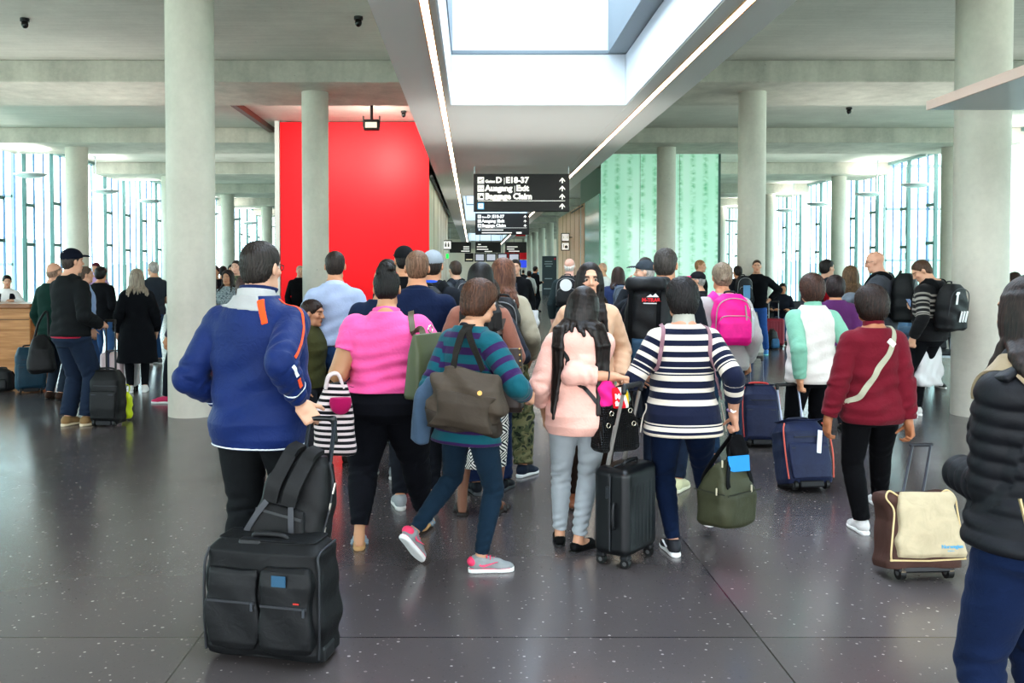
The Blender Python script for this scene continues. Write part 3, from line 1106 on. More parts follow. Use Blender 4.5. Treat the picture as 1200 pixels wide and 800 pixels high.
# ------------------------------------------------------------------ materials of the hall
@mat('concrete')
def concrete(c='#a9aca6', scale=1.0, rough=.7, boards=False, stain=.5):
    t = NT('concrete')
    v = t.coord((scale, scale, scale))
    n1 = t.n('ShaderNodeTexNoise', in_Scale=.9, in_Detail=6.0, in_Roughness=.6)
    n2 = t.n('ShaderNodeTexNoise', in_Scale=14.0, in_Detail=5.0, in_Roughness=.65)
    t.l(v, n1.inputs['Vector']); t.l(v, n2.inputs['Vector'])
    v2 = t.coord((.35, 6., .35) if boards else (1.5, 1.5, .25))
    n3 = t.n('ShaderNodeTexNoise', in_Scale=2.2, in_Detail=4.0)
    t.l(v2, n3.inputs['Vector'])
    f = t.math('ADD', t.math('MULTIPLY', n1.outputs['Fac'], .5), t.math('ADD', t.math('MULTIPLY', n2.outputs['Fac'], .2), t.math('MULTIPLY', n3.outputs['Fac'], .3)))
    b = lin(c)
    lo = tuple(x * (1 - .55 * stain) for x in b[:3]) + (1,); hi = tuple(min(1, x * (1 + .35 * stain)) for x in b[:3]) + (1,)
    r = t.n('ShaderNodeValToRGB')
    r.color_ramp.elements[0].position, r.color_ramp.elements[1].position = .32, .68
    r.color_ramp.elements[0].color, r.color_ramp.elements[1].color = lo, hi
    t.l(f, r.inputs['Fac'])
    vo = t.n('ShaderNodeTexVoronoi', in_Scale=3.5)
    t.l(v, vo.inputs['Vector'])
    pit = t.math('LESS_THAN', vo.outputs['Distance'], .035)
    t.l(t.mix(t.math('MULTIPLY', pit, .45), r.outputs['Color'], '#3c3e3c'), t.b.inputs['Base Color'])
    t.bump(f, .12, .02)
    t.set(Roughness=rough, Specular_IOR_Level=.3)
    return t.m

@mat('terrazzo')
def terrazzo():
    t = NT('terrazzo')
    tc = t.n('ShaderNodeTexCoord')
    sp = t.n('ShaderNodeSeparateXYZ')
    t.l(tc.outputs['Object'], sp.inputs[0])
    def joint(out, off, per, w):
        m = t.math('FRACT', t.math('DIVIDE', t.math('SUBTRACT', out, off), per))
        return t.math('LESS_THAN', t.math('MINIMUM', m, t.math('SUBTRACT', 1.0, m)), w / per)
    j = t.math('MAXIMUM', joint(sp.outputs[0], 1.27, 2.48, .004), joint(sp.outputs[1], 3.93, 1.98, .004))
    # each slab a shade of its own
    cell = t.n('ShaderNodeTexWhiteNoise', noise_dimensions='2D')
    cb = t.n('ShaderNodeCombineXYZ')
    t.l(t.math('FLOOR', t.math('DIVIDE', t.math('SUBTRACT', sp.outputs[0], 1.27), 2.48)), cb.inputs[0])
    t.l(t.math('FLOOR', t.math('DIVIDE', t.math('SUBTRACT', sp.outputs[1], 3.93), 1.98)), cb.inputs[1])
    t.l(cb.outputs[0], cell.inputs['Vector'])
    big = t.n('ShaderNodeTexNoise', in_Scale=.6, in_Detail=4.0)
    t.l(tc.outputs['Object'], big.inputs['Vector'])
    f = t.math('ADD', t.math('MULTIPLY', cell.outputs['Value'], .45), t.math('MULTIPLY', big.outputs['Fac'], .55))
    base = t.ramp(f, [(.2, '#504a4a'), (.8, '#655e5e')])
    # light and dark stone chips
    vo = t.n('ShaderNodeTexVoronoi', in_Scale=46.0, in_Randomness=1.0)
    t.l(tc.outputs['Object'], vo.inputs['Vector'])
    sc = t.n('ShaderNodeSeparateColor'); t.l(vo.outputs['Color'], sc.inputs[0])
    size = t.math('MULTIPLY', t.math('POWER', sc.outputs[0], 6.0), .36)
    chip = t.math('LESS_THAN', vo.outputs['Distance'], size)
    chipc = t.ramp(sc.outputs[1], [(0, '#8d8480'), (.5, '#c2bab4'), (.85, '#665d5b')], 'CONSTANT')
    vo2 = t.n('ShaderNodeTexVoronoi', in_Scale=85.0)
    t.l(tc.outputs['Object'], vo2.inputs['Vector'])
    s2 = t.n('ShaderNodeSeparateColor'); t.l(vo2.outputs['Color'], s2.inputs[0])
    grain = t.math('LESS_THAN', vo2.outputs['Distance'], t.math('MULTIPLY', t.math('POWER', s2.outputs[0], 3.0), .42))
    c = t.mix(t.math('MULTIPLY', grain, .14), base, t.ramp(s2.outputs[1], [(0, '#2a2425'), (.55, '#75696a')], 'CONSTANT'))
    c = t.mix(t.math('MULTIPLY', chip, .6), c, chipc)
    c = t.mix(t.math('MULTIPLY', j, .8), c, '#151213')
    t.l(c, t.b.inputs['Base Color'])
    rn = t.n('ShaderNodeTexNoise', in_Scale=2.5, in_Detail=5.0)
    t.l(tc.outputs['Object'], rn.inputs['Vector'])
    t.l(t.math('ADD', t.math('MULTIPLY', rn.outputs['Fac'], .10), .16), t.b.inputs['Roughness'])
    wav = t.n('ShaderNodeTexNoise', in_Scale=3.0, in_Detail=2.0)
    t.l(tc.outputs['Object'], wav.inputs['Vector'])
    t.bump(wav.outputs['Fac'], .012, .02)
    t.set(Specular_IOR_Level=.75)
    return t.m

@mat('redwall')
def paint(c, rough=.6, var=.06):
    t = NT('paint')
    v = t.coord((1, 1, .15))
    n = t.n('ShaderNodeTexNoise', in_Scale=1.2, in_Detail=3.0)
    t.l(v, n.inputs['Vector'])
    b = lin(c)
    t.l(t.mix(n.outputs['Fac'], tuple(x * (1 - var) for x in b[:3]) + (1,), tuple(min(1, x * (1 + var)) for x in b[:3]) + (1,)), t.b.inputs['Base Color'])
    t.set(Roughness=rough, Specular_IOR_Level=.3)
    return t.m

@mat('wood')
def wood(a='#a9764a', b='#7c4f2c', rough=.45, axis=0):
    t = NT('wood')
    v = t.coord((.6, 9, 9) if axis == 0 else (9, 9, .6))
    n = t.n('ShaderNodeTexNoise', in_Scale=2.0, in_Detail=5.0, in_Distortion=.8)
    t.l(v, n.inputs['Vector'])
    t.l(t.ramp(n.outputs['Fac'], [(.3, b), (.7, a)]), t.b.inputs['Base Color'])
    t.bump(n.outputs['Fac'], .08, .004)
    t.set(Roughness=rough)
    return t.m

@mat('glass')
def glass(tint=(.90, .97, .96), refl=.09):
    t = NT('glass')
    tr = t.n('ShaderNodeBsdfTransparent'); tr.inputs[0].default_value = tint + (1,)
    gl = t.n('ShaderNodeBsdfGlossy'); gl.inputs['Roughness'].default_value = .02
    lw = t.n('ShaderNodeLayerWeight'); lw.inputs['Blend'].default_value = .15
    mx = t.n('ShaderNodeMixShader')
    t.l(t.math('ADD', t.math('MULTIPLY', lw.outputs['Facing'], .45), refl * .3), mx.inputs[0])
    t.l(tr.outputs[0], mx.inputs[1]); t.l(gl.outputs[0], mx.inputs[2])
    t.l(mx.outputs[0], t.out.inputs['Surface'])
    return t.m

@mat('greenglass')
def green_glass():
    "backlit printed glass: pale green with columns of leafy blots"
    t = NT('printed_glass')
    tc = t.n('ShaderNodeTexCoord')
    sp = t.n('ShaderNodeSeparateXYZ'); t.l(tc.outputs['Object'], sp.inputs[0])
    per = .42
    fx = t.math('FRACT', t.math('DIVIDE', sp.outputs[0], per))
    colm = t.math('SUBTRACT', 1.0, t.math('MULTIPLY', t.math('ABSOLUTE', t.math('SUBTRACT', fx, .5)), 3.4))
    cb = t.n('ShaderNodeCombineXYZ')
    t.l(t.math('MULTIPLY', sp.outputs[0], 3.0), cb.inputs[0]); t.l(t.math('MULTIPLY', sp.outputs[2], 5.6), cb.inputs[2])
    n = t.n('ShaderNodeTexNoise', in_Scale=1.3, in_Detail=2.0, in_Distortion=.4); t.l(cb.outputs[0], n.inputs['Vector'])
    f = t.math('MULTIPLY', t.math('MAXIMUM', colm, 0.), t.math('MULTIPLY', t.math('SUBTRACT', n.outputs['Fac'], .38), 3.6))
    cb2 = t.n('ShaderNodeCombineXYZ'); t.l(t.math('MULTIPLY', sp.outputs[0], 1.0), cb2.inputs[0]); t.l(t.math('MULTIPLY', sp.outputs[2], .25), cb2.inputs[2])
    big = t.n('ShaderNodeTexNoise', in_Scale=1.2, in_Detail=2.0); t.l(cb2.outputs[0], big.inputs['Vector'])
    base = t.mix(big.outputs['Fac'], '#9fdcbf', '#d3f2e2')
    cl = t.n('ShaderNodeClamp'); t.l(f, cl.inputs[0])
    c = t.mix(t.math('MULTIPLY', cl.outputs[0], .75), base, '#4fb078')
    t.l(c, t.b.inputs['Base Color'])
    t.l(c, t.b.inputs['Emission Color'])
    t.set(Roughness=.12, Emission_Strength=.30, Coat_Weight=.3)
    return t.m

def st(o):
    o['kind'] = 'structure'
    return o

# ------------------------------------------------------------------ shell
ZS, ZB, ZC = 5.63, 5.21, 4.22        # slab, beam soffit, lower central soffit
XL, XR, YB, YE = -14.0, 15.4, -8.0, 104.0
BX0, BX1 = -1.01, 3.11
WX0, WX1 = -.36, 2.42
conc = concrete('#bdb9ae', stain=.6)
conc_s = concrete('#c4c1b8', boards=True, stain=.35)
white = paint('#e4e7e9', .6, .02)

st(MB().box(((XL + XR) / 2, (YB + YE) / 2, -.1), (XR - XL + .6, YE - YB, .2)).done('floor', terrazzo()))
# slab with openings left for the central light wells
wells = [(-2.2, 14.15), (31., 46.), (61., 76.)]
mb = MB()
ys = YB
for a, b in wells + [(YE, YE)]:
    mb.box((0, (ys + a) / 2, 0), (0, 0, 0)) if False else None
    if a > ys:
        mb.box(((WX0 + WX1) / 2, (ys + a) / 2, ZS + .2), (WX1 - WX0, a - ys, .4))
    ys = b
mb.box(((XL + WX0) / 2, (YB + YE) / 2, ZS + .2), (WX0 - XL + .0, YE - YB, .4))
mb.box(((XR + WX1) / 2, (YB + YE) / 2, ZS + .2), (XR - WX1, YE - YB, .4))
st(mb.done('ceiling', conc_s))
# cross beams: one object each, interrupted by the central soffit
k = 0
y0 = 1.1 - 8
while y0 < YE - 3:
    for xa, xb in ((XL, BX0), (BX1, XR)):
        if (23.9 < y0 + 1.2 < 42 and xb < 0):
            xb2 = -5.2
            o = MB().box(((xa + xb2) / 2, y0 + 1.2, (ZS + ZB) / 2), (xb2 - xa, 2.4, ZS - ZB + .002), .015, 1).done('ceiling_beam', conc)
        elif 29.8 < y0 + 1.2 < 44 and xa > 0:
            o = MB().box(((8.25 + xb) / 2, y0 + 1.2, (ZS + ZB) / 2), (xb - 8.25, 2.4, ZS - ZB + .002), .015, 1).done('ceiling_beam', conc)
        else:
            o = MB().box(((xa + xb) / 2, y0 + 1.2, (ZS + ZB) / 2), (xb - xa, 2.4, ZS - ZB + .002), .015, 1).done('ceiling_beam', conc)
        st(o)
    y0 += 8
# central soffit: two long flanks and the bridges between the wells
soff = paint('#e2e2de', .55, .03)
mb = MB()
for xa, xb in ((BX0, WX0), (WX1, BX1)):
    mb.box(((xa + xb) / 2, (YB + YE) / 2, (ZC + ZS) / 2), (xb - xa, YE - YB, ZS - ZC))
ys = YB
for a, b in wells + [(YE, YE)]:
    if a > ys:
        mb.box(((WX0 + WX1) / 2, (ys + a) / 2, (ZC + ZS) / 2), (WX1 - WX0, a - ys, ZS - ZC - .01))
    ys = b
st(mb.done('ceiling', soff))
# wells: white linings, a dark joint and the roof light above
for wi, (a, b) in enumerate(wells):
    zt = ZC + .80
    mb = MB()
    for x, sx in ((WX0, 1), (WX1, -1)):
        mb.box((x + sx * .012, (a + b) / 2, (ZC + zt) / 2 + .005), (.02, b - a, zt - ZC - .012))
    for y, sy in ((a, 1), (b, -1)):
        mb.box(((WX0 + WX1) / 2, y + sy * .012, (ZC + zt) / 2 + .005), (WX1 - WX0 - .05, .02, zt - ZC - .012))
    st(mb.done('trim_1', paint('#eef1f5', .5, .01)))
    w = st(empty('window_%d' % (30 + wi)))
    mb = MB()
    zk = ZS + .55
    # upstand frame above the lining
    for x, sx, wd in ((WX0, 1, .04), (WX1, -1, .30)):
        mb.box((x + sx * wd / 2, (a + b) / 2, (zt + .01 + zk) / 2), (wd, b - a, zk - zt - .02))
    for y, sy in ((a, 1), (b, -1)):
        mb.box(((WX0 + WX1) / 2, y + sy * .02, zt + .03), (WX1 - WX0, .04, .05))
    mb.done('window_frame', paint('#8f979b', .5, .03), w)
    mb = MB()
    mb.box(((WX0 + WX1) / 2, b - .01, (zt + .06 + zk) / 2), (WX1 - WX0, .02, zk - zt - .06))
    mb.box(((WX0 + WX1) / 2, a + .01, (zt + .06 + zk) / 2), (WX1 - WX0, .02, zk - zt - .06))
    mb.done('upstand', paint('#f3f6fa', .5, .01), w)
    mb = MB()
    for yy in np.arange(a + 2.6, b - .5, 3.9):
        mb.box(((WX0 + WX1) / 2, yy, zk - .02), (WX1 - WX0, .05, .06))
    mb.done('glazing_bar', plain('#c5ccd2', .5), w)
    MB().box(((WX0 + WX1) / 2, (a + b) / 2, zk + .03), (WX1 - WX0 + .1, b - a + .1, .012)).done('pane', glass((.93, .97, 1.0)), w)
# light lines set into the soffit
led = plain('#fff1dc', .4, emit=9.)
for x in (-.47, 2.66):
    for a, b in ((YB, 22.), (22.02, 52.), (52.02, YE - 1)):
        t = tag(empty('ceiling_light_strip', (x, (a + b) / 2, ZC)), None, 'light', 'warm light lines in the ceiling')
        MB().box((0, 0, -.004), (.07, b - a, .012)).done('diffuser', led, t)
        mb = MB()
        for q in (-1, 1):
            mb.box((q * .045, 0, -.006), (.014, b - a, .016))
        mb.done('rim', plain('#d9a878', .4), t)
        t['label'] = 'warm white ceiling light line on the %s side, %s' % ('red wall' if x < 0 else 'green glass', 'length before the large sign' if b < 25 else 'length above the small signs' if b < 60 else 'last length')
# columns
colm = concrete('#cac6ba', stain=.36, rough=.6)
def column(x, y, r):
    st(MB().cyl((x, y, 0), (x, y, ZB + .01), r, seg=48).done('column', colm, None, 40))
for i in range(0, 12):
    y = 10.1 + 8 * i
    if i != 2 and i != 3:
        column(-3.17 if i < 2 else -3.2, y, .265)
    if i != 0 and i != 3:
        column(5.62 if i < 3 else 5.7, y, .27)
    if i >= 1:
        column(-11.5, y, .31); column(13.9, y, .27)
column(5.72, 10.1, .285)
# ------------------------------------------------------------------ red core, cream corridor wall
def wall(name, x0, x1, y0, y1, z0, z1, m):
    return st(MB().box(((x0 + x1) / 2, (y0 + y1) / 2, (z0 + z1) / 2), (x1 - x0, y1 - y0, z1 - z0)).done(name, m))
wall('wall_front', -5.14, -1.17, 24.0, 24.12, 0, ZS - .03, paint('#f01825', .45, .04))
wall('wall_left', -5.14, -5.0, 24.12, 42, 0, ZS, paint('#d8dcd8', .6))
wall('wall_corridor', -1.29, -1.17, 24.12, 42, 0, ZC, paint('#dcd6c2', .55, .05))
wall('wall_back', -5.14, -1.17, 42, 42.1, 0, ZS, paint('#d8dcd8', .6))
mb = MB()
for yy in (27, 30, 33, 36, 39):
    mb.box((-1.165, yy, ZC / 2), (.012, .03, ZC))
st(mb.done('trim_2', plain('#a9a08a', .5)))
st(MB().box((-1.10, 33, ZC - .06), (.05, 18, .06)).done('shadow_strip', plain('#2b2b2b', .5)))  # dark strip painting the shadow line where soffit meets cream wall
st(MB().box((-5.22, 24.05, ZS / 2), (.12, .16, ZS)).done('trim_4', paint('#cfd3cf', .6)))
st(MB().box((-5.60, 23.2, ZS - .07), (.14, 7.6, .14)).done('trim_5', plain('#5d3a33', .5)))
# green printed glass block and beige corridor wall
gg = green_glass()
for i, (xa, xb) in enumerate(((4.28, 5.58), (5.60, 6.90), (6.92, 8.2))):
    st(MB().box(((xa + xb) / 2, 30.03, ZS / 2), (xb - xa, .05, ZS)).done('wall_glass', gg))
st(MB().box((8.24, 30.05, ZS / 2), (.07, .12, ZS)).done('trim_6', plain('#49655d', .4)))
st(MB().box((4.26, 32.0, ZC / 2), (.05, 3.9, ZC)).done('wall_glass_side', paint('#6fae9a', .15, .1)))
st(MB().box((8.22, 32.5, ZS / 2), (.05, 5, ZS)).done('wall_glass_outer', paint('#8fc4b2', .2, .1)))
st(MB().box((6.2, 35, ZS / 2), (4, .1, ZS)).done('wall_rear', paint('#cfd8d2', .5)))
wall('wall_right', 4.22, 4.34, 34.0, 44.2, 0, ZC, wood('#d8b48c', '#c49c74', .5, 2))
mb = MB()
for yy in (35.6, 37.2, 38.8, 40.4, 42):
    mb.box((4.215, yy, ZC / 2), (.012, .02, ZC))
st(mb.done('trim_7', plain('#8a6a4a', .5)))
st(MB().box((4.26, 36.3, ZC - .1), (.14, 4, .05)).done('trim_8', plain('#3a332c', .5)))
# far end
wall('wall_end', XL, XR, YE - .2, YE, 0, ZS, paint('#e9e3d6', .6))
wall('wall_end_panel', 2.7, 4.5, 74.9, 75.0, 2.62, 3.5, paint('#e81d2a', .5))
wall('wall_upper_panel', 3.1, 4.6, 78, 78.1, 4.7, 5.5, paint('#e81d2a', .5))
# ------------------------------------------------------------------ glazed sides, bay by bay
fr = plain('#66827f', .45, .2)
gl = glass((.90, .985, .98))
def bay(n, x, y0, y1, sgn, rng):
    w = st(empty('window_%d' % n, (x, (y0 + y1) / 2, 0)))
    L = y1 - y0
    mb = MB(); thin = MB()
    mb.box((0, 0, .06), (.16, L, .12)); mb.box((0, 0, ZS - .05), (.22, L, .10))
    yy = -L / 2 + .2
    while yy < L / 2 - .7:
        mb.box((0, yy, ZS / 2), (.12, .06, ZS))
        thin.box((.02, yy + .58, ZS / 2), (.06, .03, ZS))
        for z in (2.57 + rng.uniform(-.1, .1), 3.8 + rng.uniform(-.1, .1)):
            mb.box((0, yy + .29, z), (.07, .58, .10))
        thin.box((.02, yy + 1.22, ZS / 2), (.05, .026, ZS))
        yy += 1.84
    mb.done('window_frame', fr, w)
    thin.done('glazing_bar', plain('#6580a6', .4, .1), w)
    MB().box((sgn * .05, 0, ZS / 2), (.012, L, ZS - .1)).done('pane', gl, w)
rng = random.Random(5)
n = 1
for y0 in range(-6, 98, 8):
    bay(n, XL, y0, y0 + 8, -1, rng); bay(n + 1, XR, y0, y0 + 8, 1, rng); n += 2
# glass returns standing across the view beyond the sides
def screen(n, x0, x1, y, zs, sg):
    w = st(empty('window_%d' % n, ((x0 + x1) / 2, y, 0)))
    L = x1 - x0
    mb = MB()
    for z in zs:
        mb.box((0, 0, z), (L, .1, .09))
    m = 5
    for i in range(m + 1):
        mb.box((-L / 2 + L * i / m, 0, ZS / 2), (.09 if i in (0, m) else .05, .1, ZS))
    mb.box((0, 0, ZS - .05), (L, .14, .12))
    mb.done('window_frame', plain('#9fb4b2', .45, .2), w)
    MB().box((0, .03, ZS / 2), (L, .012, ZS - .1)).done('pane', gl, w)
screen(60, XL - 3.6, XL - .12, 27.6, (.1, 1.84, 3.93), -1)
screen(61, XR + .12, XR + 4.2, 33.8, (.1, 2.04, 3.97), 1)
# ------------------------------------------------------------------ outside
st(MB().box((0, 60, -6.2), (1400, 1400, .2)).done('ground', paint('#d8dac4', .9, .15)))
rng = random.Random(3)
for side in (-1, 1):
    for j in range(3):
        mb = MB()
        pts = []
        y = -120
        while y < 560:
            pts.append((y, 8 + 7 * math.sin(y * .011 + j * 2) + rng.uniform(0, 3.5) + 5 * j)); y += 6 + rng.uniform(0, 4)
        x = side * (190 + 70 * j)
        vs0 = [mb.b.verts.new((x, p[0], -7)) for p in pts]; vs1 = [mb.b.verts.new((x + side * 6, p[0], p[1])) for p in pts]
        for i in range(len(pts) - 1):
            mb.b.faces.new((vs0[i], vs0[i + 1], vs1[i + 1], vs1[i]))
        st(mb.done('hills', paint(('#b4c2ac', '#c2cfc0', '#d2dcd8')[j], .95, .3)))  # washed-out greens, paler ridge by ridge: haze put into the colours
# ------------------------------------------------------------------ light
w = bpy.data.worlds.new('sky'); scene.world = w; w.use_nodes = True
nt = w.node_tree
bg = nt.nodes['Background']
tc = nt.nodes.new('ShaderNodeTexCoord'); sp = nt.nodes.new('ShaderNodeSeparateXYZ')
nt.links.new(tc.outputs['Generated'], sp.inputs[0])
rp = nt.nodes.new('ShaderNodeValToRGB')
rp.color_ramp.elements[0].position = .0; rp.color_ramp.elements[0].color = (.93, .98, 1, 1)
rp.color_ramp.elements[1].position = .7; rp.color_ramp.elements[1].color = (.72, .86, 1, 1)
nt.links.new(sp.outputs[2], rp.inputs[0]); nt.links.new(rp.outputs[0], bg.inputs[0])
bg.inputs[1].default_value = 4.6
def lamp(kind, loc, rot, energy, **k):
    l = bpy.data.lights.new('lamp', kind); l.energy = energy
    for a, b in k.items(): setattr(l, a, b)
    o = bpy.data.objects.new('lamp', l); o.location = loc; o.rotation_euler = rot; COL.objects.link(o)
    return o
LAMPS = [(-12.8, y) for y in (18, 22, 26, 31.3, 35.6, 39.6, 43.6, 47.8, 51.5, 56, 61, 66)] + [(14.3, y) for y in (16, 20, 24, 29, 32.5, 37.2, 41, 45, 49.2, 54, 59, 64)]
for x, y in LAMPS:
    lamp('AREA', (x, y, 4.62), (pi - .5 * (1 if x < 0 else -1) * -1, 0, 0) if False else (pi, (-.7 if x < 0 else .7), 0), 42, size=.7, color=(1, .98, .94))
lamp('AREA', (.8, -7.4, 2.2), (pi / 2 + .45, 0, 0), 230, shape='RECTANGLE', size=22, size_y=4.4, color=(.98, .98, 1))  # added fill lamp behind the camera, stands for no fixture
for x, y, e in ((1, 4, 30), (1, 16, 34), (-8, 9, 75), (9, 9, 65), (-8, 18, 65), (9, 19, 65), (1, 30, 20), (-9, 30, 60), (11, 30, 50), (1, 48, 25)):
    lamp('AREA', (x, y, 3.3), (pi, 0, 0), e, size=4.5, color=(1, .985, .95))  # added bodiless lamps facing up, brighten slab and soffit
lamp('AREA', (1.0, 6, 4.9), (0, 0, 0), 120, shape='RECTANGLE', size=2.4, size_y=14, color=(.95, .98, 1))  # added area lamp inside the well, strengthens its daylight
# ------------------------------------------------------------------ camera
cam = bpy.data.cameras.new('camera'); co = bpy.data.objects.new('camera', cam); COL.objects.link(co); scene.camera = co
cam.sensor_width = 36; cam.sensor_fit = 'HORIZONTAL'; cam.lens = FPX * 36 / 1200
cam.shift_x = (600 - CX) / 1200; cam.shift_y = -(400 - CY) / 1200
cam.clip_end = 2000
co.location = (0, 0, CAMH); co.rotation_euler = (pi / 2 - PITCH, 0, 0)
scene.view_settings.view_transform = 'Standard'
scene.view_settings.look = 'Medium High Contrast'
scene.view_settings.exposure = .24
scene.cycles.use_denoising = True
scene.cycles.max_bounces = 8; scene.cycles.transparent_max_bounces = 16
scene.cycles.sample_clamp_indirect = 6.
# ------------------------------------------------------------------ hanging uplighters along the glazed sides
def ztop(x, y):
    return ZB if ((y - 1.1) % 8) < 2.4 else ZS
def uplighter(x, y, lab):
    t = tag(empty('pendant_uplighter', (x, y, 4.42)), lab, 'lamp', 'hanging uplighters along the glazed sides')
    sg = -1 if x < 0 else 1
    f = Fld(.016)
    f.u(ell((0, 0, .06), (.50, .34, .17)), 0); f.cut(half((0, 0, .03), (0, 0, -1)), .004)
    fobj('dish', f, plain('#c3cbcb', .35, .5), t)
    MB().cyl((0, 0, .028), (0, 0, .040), .30, seg=24).done('lens', plain('#ffffff', .4, emit=3.), t, 40)
    mb = MB()
    mb.cyl((sg * .34, 0, -.02), (sg * .34, 0, ztop(x, y) - 4.42), .022, seg=8)
    mb.box((sg * .34, 0, ztop(x, y) - 4.42 - .015), (.12, .12, .03))
    mb.box((sg * .30, 0, .0), (.16, .05, .05), .01)
    mb.done('stem', plain('#9aa6a8', .4, .4), t, 40)
    return t
nth = ['first', 'second', 'third', 'fourth', 'fifth', 'sixth', 'seventh', 'eighth', 'ninth', 'tenth', 'eleventh', 'twelfth']
ci = {0: 0, 1: 0}
for x, y in LAMPS:
    sd = 0 if x < 0 else 1
    if y < 25: continue
    uplighter(x, y, ('%s grey dish uplighter counting back along the %s glazed wall' % (nth[ci[sd]], ('desk-side', 'bench-side')[sd])))
    ci[sd] += 1
# ------------------------------------------------------------------ spotlight over the red wall, small ceiling devices
t = tag(empty('spotlight', (-2.36, 21.0, ZS)), 'black boxy spotlight on a stem washing the red wall', 'lamp')
MB().cyl((0, 0, 0), (0, 0, -.48), .035, seg=12).box((0, 0, -.02), (.16, .16, .04), .01).done('stem', plain('#3b3a3a', .5), t, 40)
mb = MB(); mb.box((0, 0, -.60), (.36, .22, .24), .02); mb.box((-.19, 0, -.52), (.02, .10, .26), .005); mb.box((.19, 0, -.52), (.02, .10, .26), .005)
mb.done('housing', plain('#33322f', .5), t)
MB().box((0, -.115, -.61), (.27, .012, .13), .004).done('lens', plain('#e8dcc8', .3, emit=.6), t)
lamp('AREA', (-2.36, 21.3, ZS - .72), (rad(62), 0, 0), 85, size=.3, color=(1, .9, .82))
lamp('AREA', (-4.0, 20.4, ZS - .5), (rad(68), 0, 0), 60, size=.3, color=(1, .9, .82))
for px, py, what in ((29, 24, 'small black camera on the slab over the desk'), (420, 22, 'small black sensor on the slab beside the soffit flank'), (473, 131, 'small dark sensor beside the spotlight over the red wall'), (995, 127, 'small black sensor under the concrete slab over the benches'), (362, 185 + 0, None)):
    if not what: continue
    s_ = (318 - py) / (ZS - CAMH); D = FPX / s_
    x = P(px, py, D)[0]
    t = tag(empty('ceiling_sensor', (x, D, ZS)), what, 'sensor')
    mb = MB(); mb.cyl((0, 0, 0), (0, 0, -.05), .07, seg=16); mb.done('mount', plain('#2d2f30', .5), t, 40)
    MB().sph((0, 0, -.09), (.055, .055, .07)).done('lens_dome', plain('#191a1b', .2), t, 60)
# ------------------------------------------------------------------ signs
ink = plain('#1d1c1c', .45)
lit = plain('#f4f1ea', .5, emit=.5)
def arrow(t, x, z, s, y, m):
    mb = MB()
    mb.box((x, y, z - s * .15), (s * .22, .004, s * .75))
    R = np.stack([(1, 0, 0), (0, 0, 1), (0, -1, 0)], 1).astype(float)
    mb.prism([(-.5 * s, -.05 * s), (0, .5 * s), (.5 * s, -.05 * s), (.5 * s, -.32 * s), (0, .18 * s), (-.5 * s, -.32 * s)], -.002, .002, R, (x, y, z))
    mb.done('arrow', m, t)
def picto(t, x, z, s, y, kind):
    MB().box((x, y, z), (s, .004, s), .0).done('pictogram', lit if kind != 'info' else plain('#4aa5dc', .5, emit=.3), t)
    mb = MB(); y2 = y - .004
    if kind == 'plane':
        mb.tube([(x - s * .32, y2, z - s * .05), (x - s * .15, y2, z - s * .12), (x + s * .34, y2, z + s * .22)], s * .06, 6)
        mb.tube([(x - s * .05, y2, z - s * .06), (x - s * .2, y2, z + s * .2)], s * .05, 6); mb.box((x, y2, z - s * .34), (s * .6, .003, s * .06))
    elif kind == 'exit':
        mb.box((x, y2, z), (s * .7, .003, s * .06)); mb.box((x - s * .32, y2, z), (s * .06, .003, s * .66)); mb.box((x + s * .32, y2, z), (s * .06, .003, s * .66))
    elif kind == 'bag':
        mb.box((x + s * .12, y2, z - s * .1), (s * .46, .003, s * .34)); mb.box((x - s * .26, y2, z + s * .08), (s * .08, .003, s * .6)); mb.box((x + s * .12, y2, z + s * .14), (s * .2, .003, s * .1))
    elif kind == 'info':
        mb.box((x, y2, z), (s * .74, .003, s * .74))
    elif kind == 'wc':
        for q in (-1, 1):
            mb.cyl((x + q * s * .2, y2 + .002, z + s * .25), (x + q * s * .2, y2 - .002, z + s * .25), s * .09, seg=12)
            mb.box((x + q * s * .2, y2, z - s * .05), (s * .2, .003, s * .4))
        mb.box((x, y2, z), (s * .05, .003, s * .7))
    mb.done('symbol', ink if kind != 'info' else lit, t)
    if kind == 'info':
        MB().box((x, y - .008, z - s * .02), (s * .34, .003, s * .14)).done('symbol_mark', plain('#9bb6cc', .5), t)
def sign(label, x0, x1, z0, z1, D, rows, rod=True, foot=None, thick=.14):
    w, h = x1 - x0, z1 - z0
    t = tag(empty('hanging_sign', ((x0 + x1) / 2, D, z0)), label, 'sign', 'black hanging direction signs')
    MB().box((0, 0, h / 2), (w, thick, h), .012, 2).done('sign_panel', ink, t)
    y = -thick / 2 - .003
    if rod:
        for q in (-1, 1):
            MB().cyl((q * w * .5 - q * .02, 0, h - .01), (q * w * .5 - q * .02, 0, ZC - z0), .012, seg=8).done('rod', plain('#c9ccd0', .4, .6), t, 40)
    for r in rows:
        zz = h * r['z']; s_ = r.get('s', h * .16)
        if r.get('pic'):
            picto(t, -w / 2 + w * .075, zz, s_, y, r['pic'])
        xx = -w / 2 + w * r.get('x', .12)
        for body, sz, bd in r.get('t', ()):
            o = text('lettering', body, sz, lit, (xx, y - .001, zz - s_ * .38), None, t, bold=bd)
            xs = [v.co.x for v in o.data.vertices]
            xx = (max(xs) if xs else xx) + sz * .16
        if r.get('arrow'):
            arrow(t, w / 2 - w * .075, zz, s_ * .85, y, lit)
        if r.get('bar'):
            MB().box((0, y, zz), (w * .91, .004, h * .014)).done('rule', lit, t)
    return t
def pxsign(label, xa, xb, ya, yb, D, rows, **k):
    a = P(xa, yb, D); b = P(xb, ya, D)
    return sign(label, a[0], b[0], a[2], b[2], D, rows, **k)
D1 = 22.3
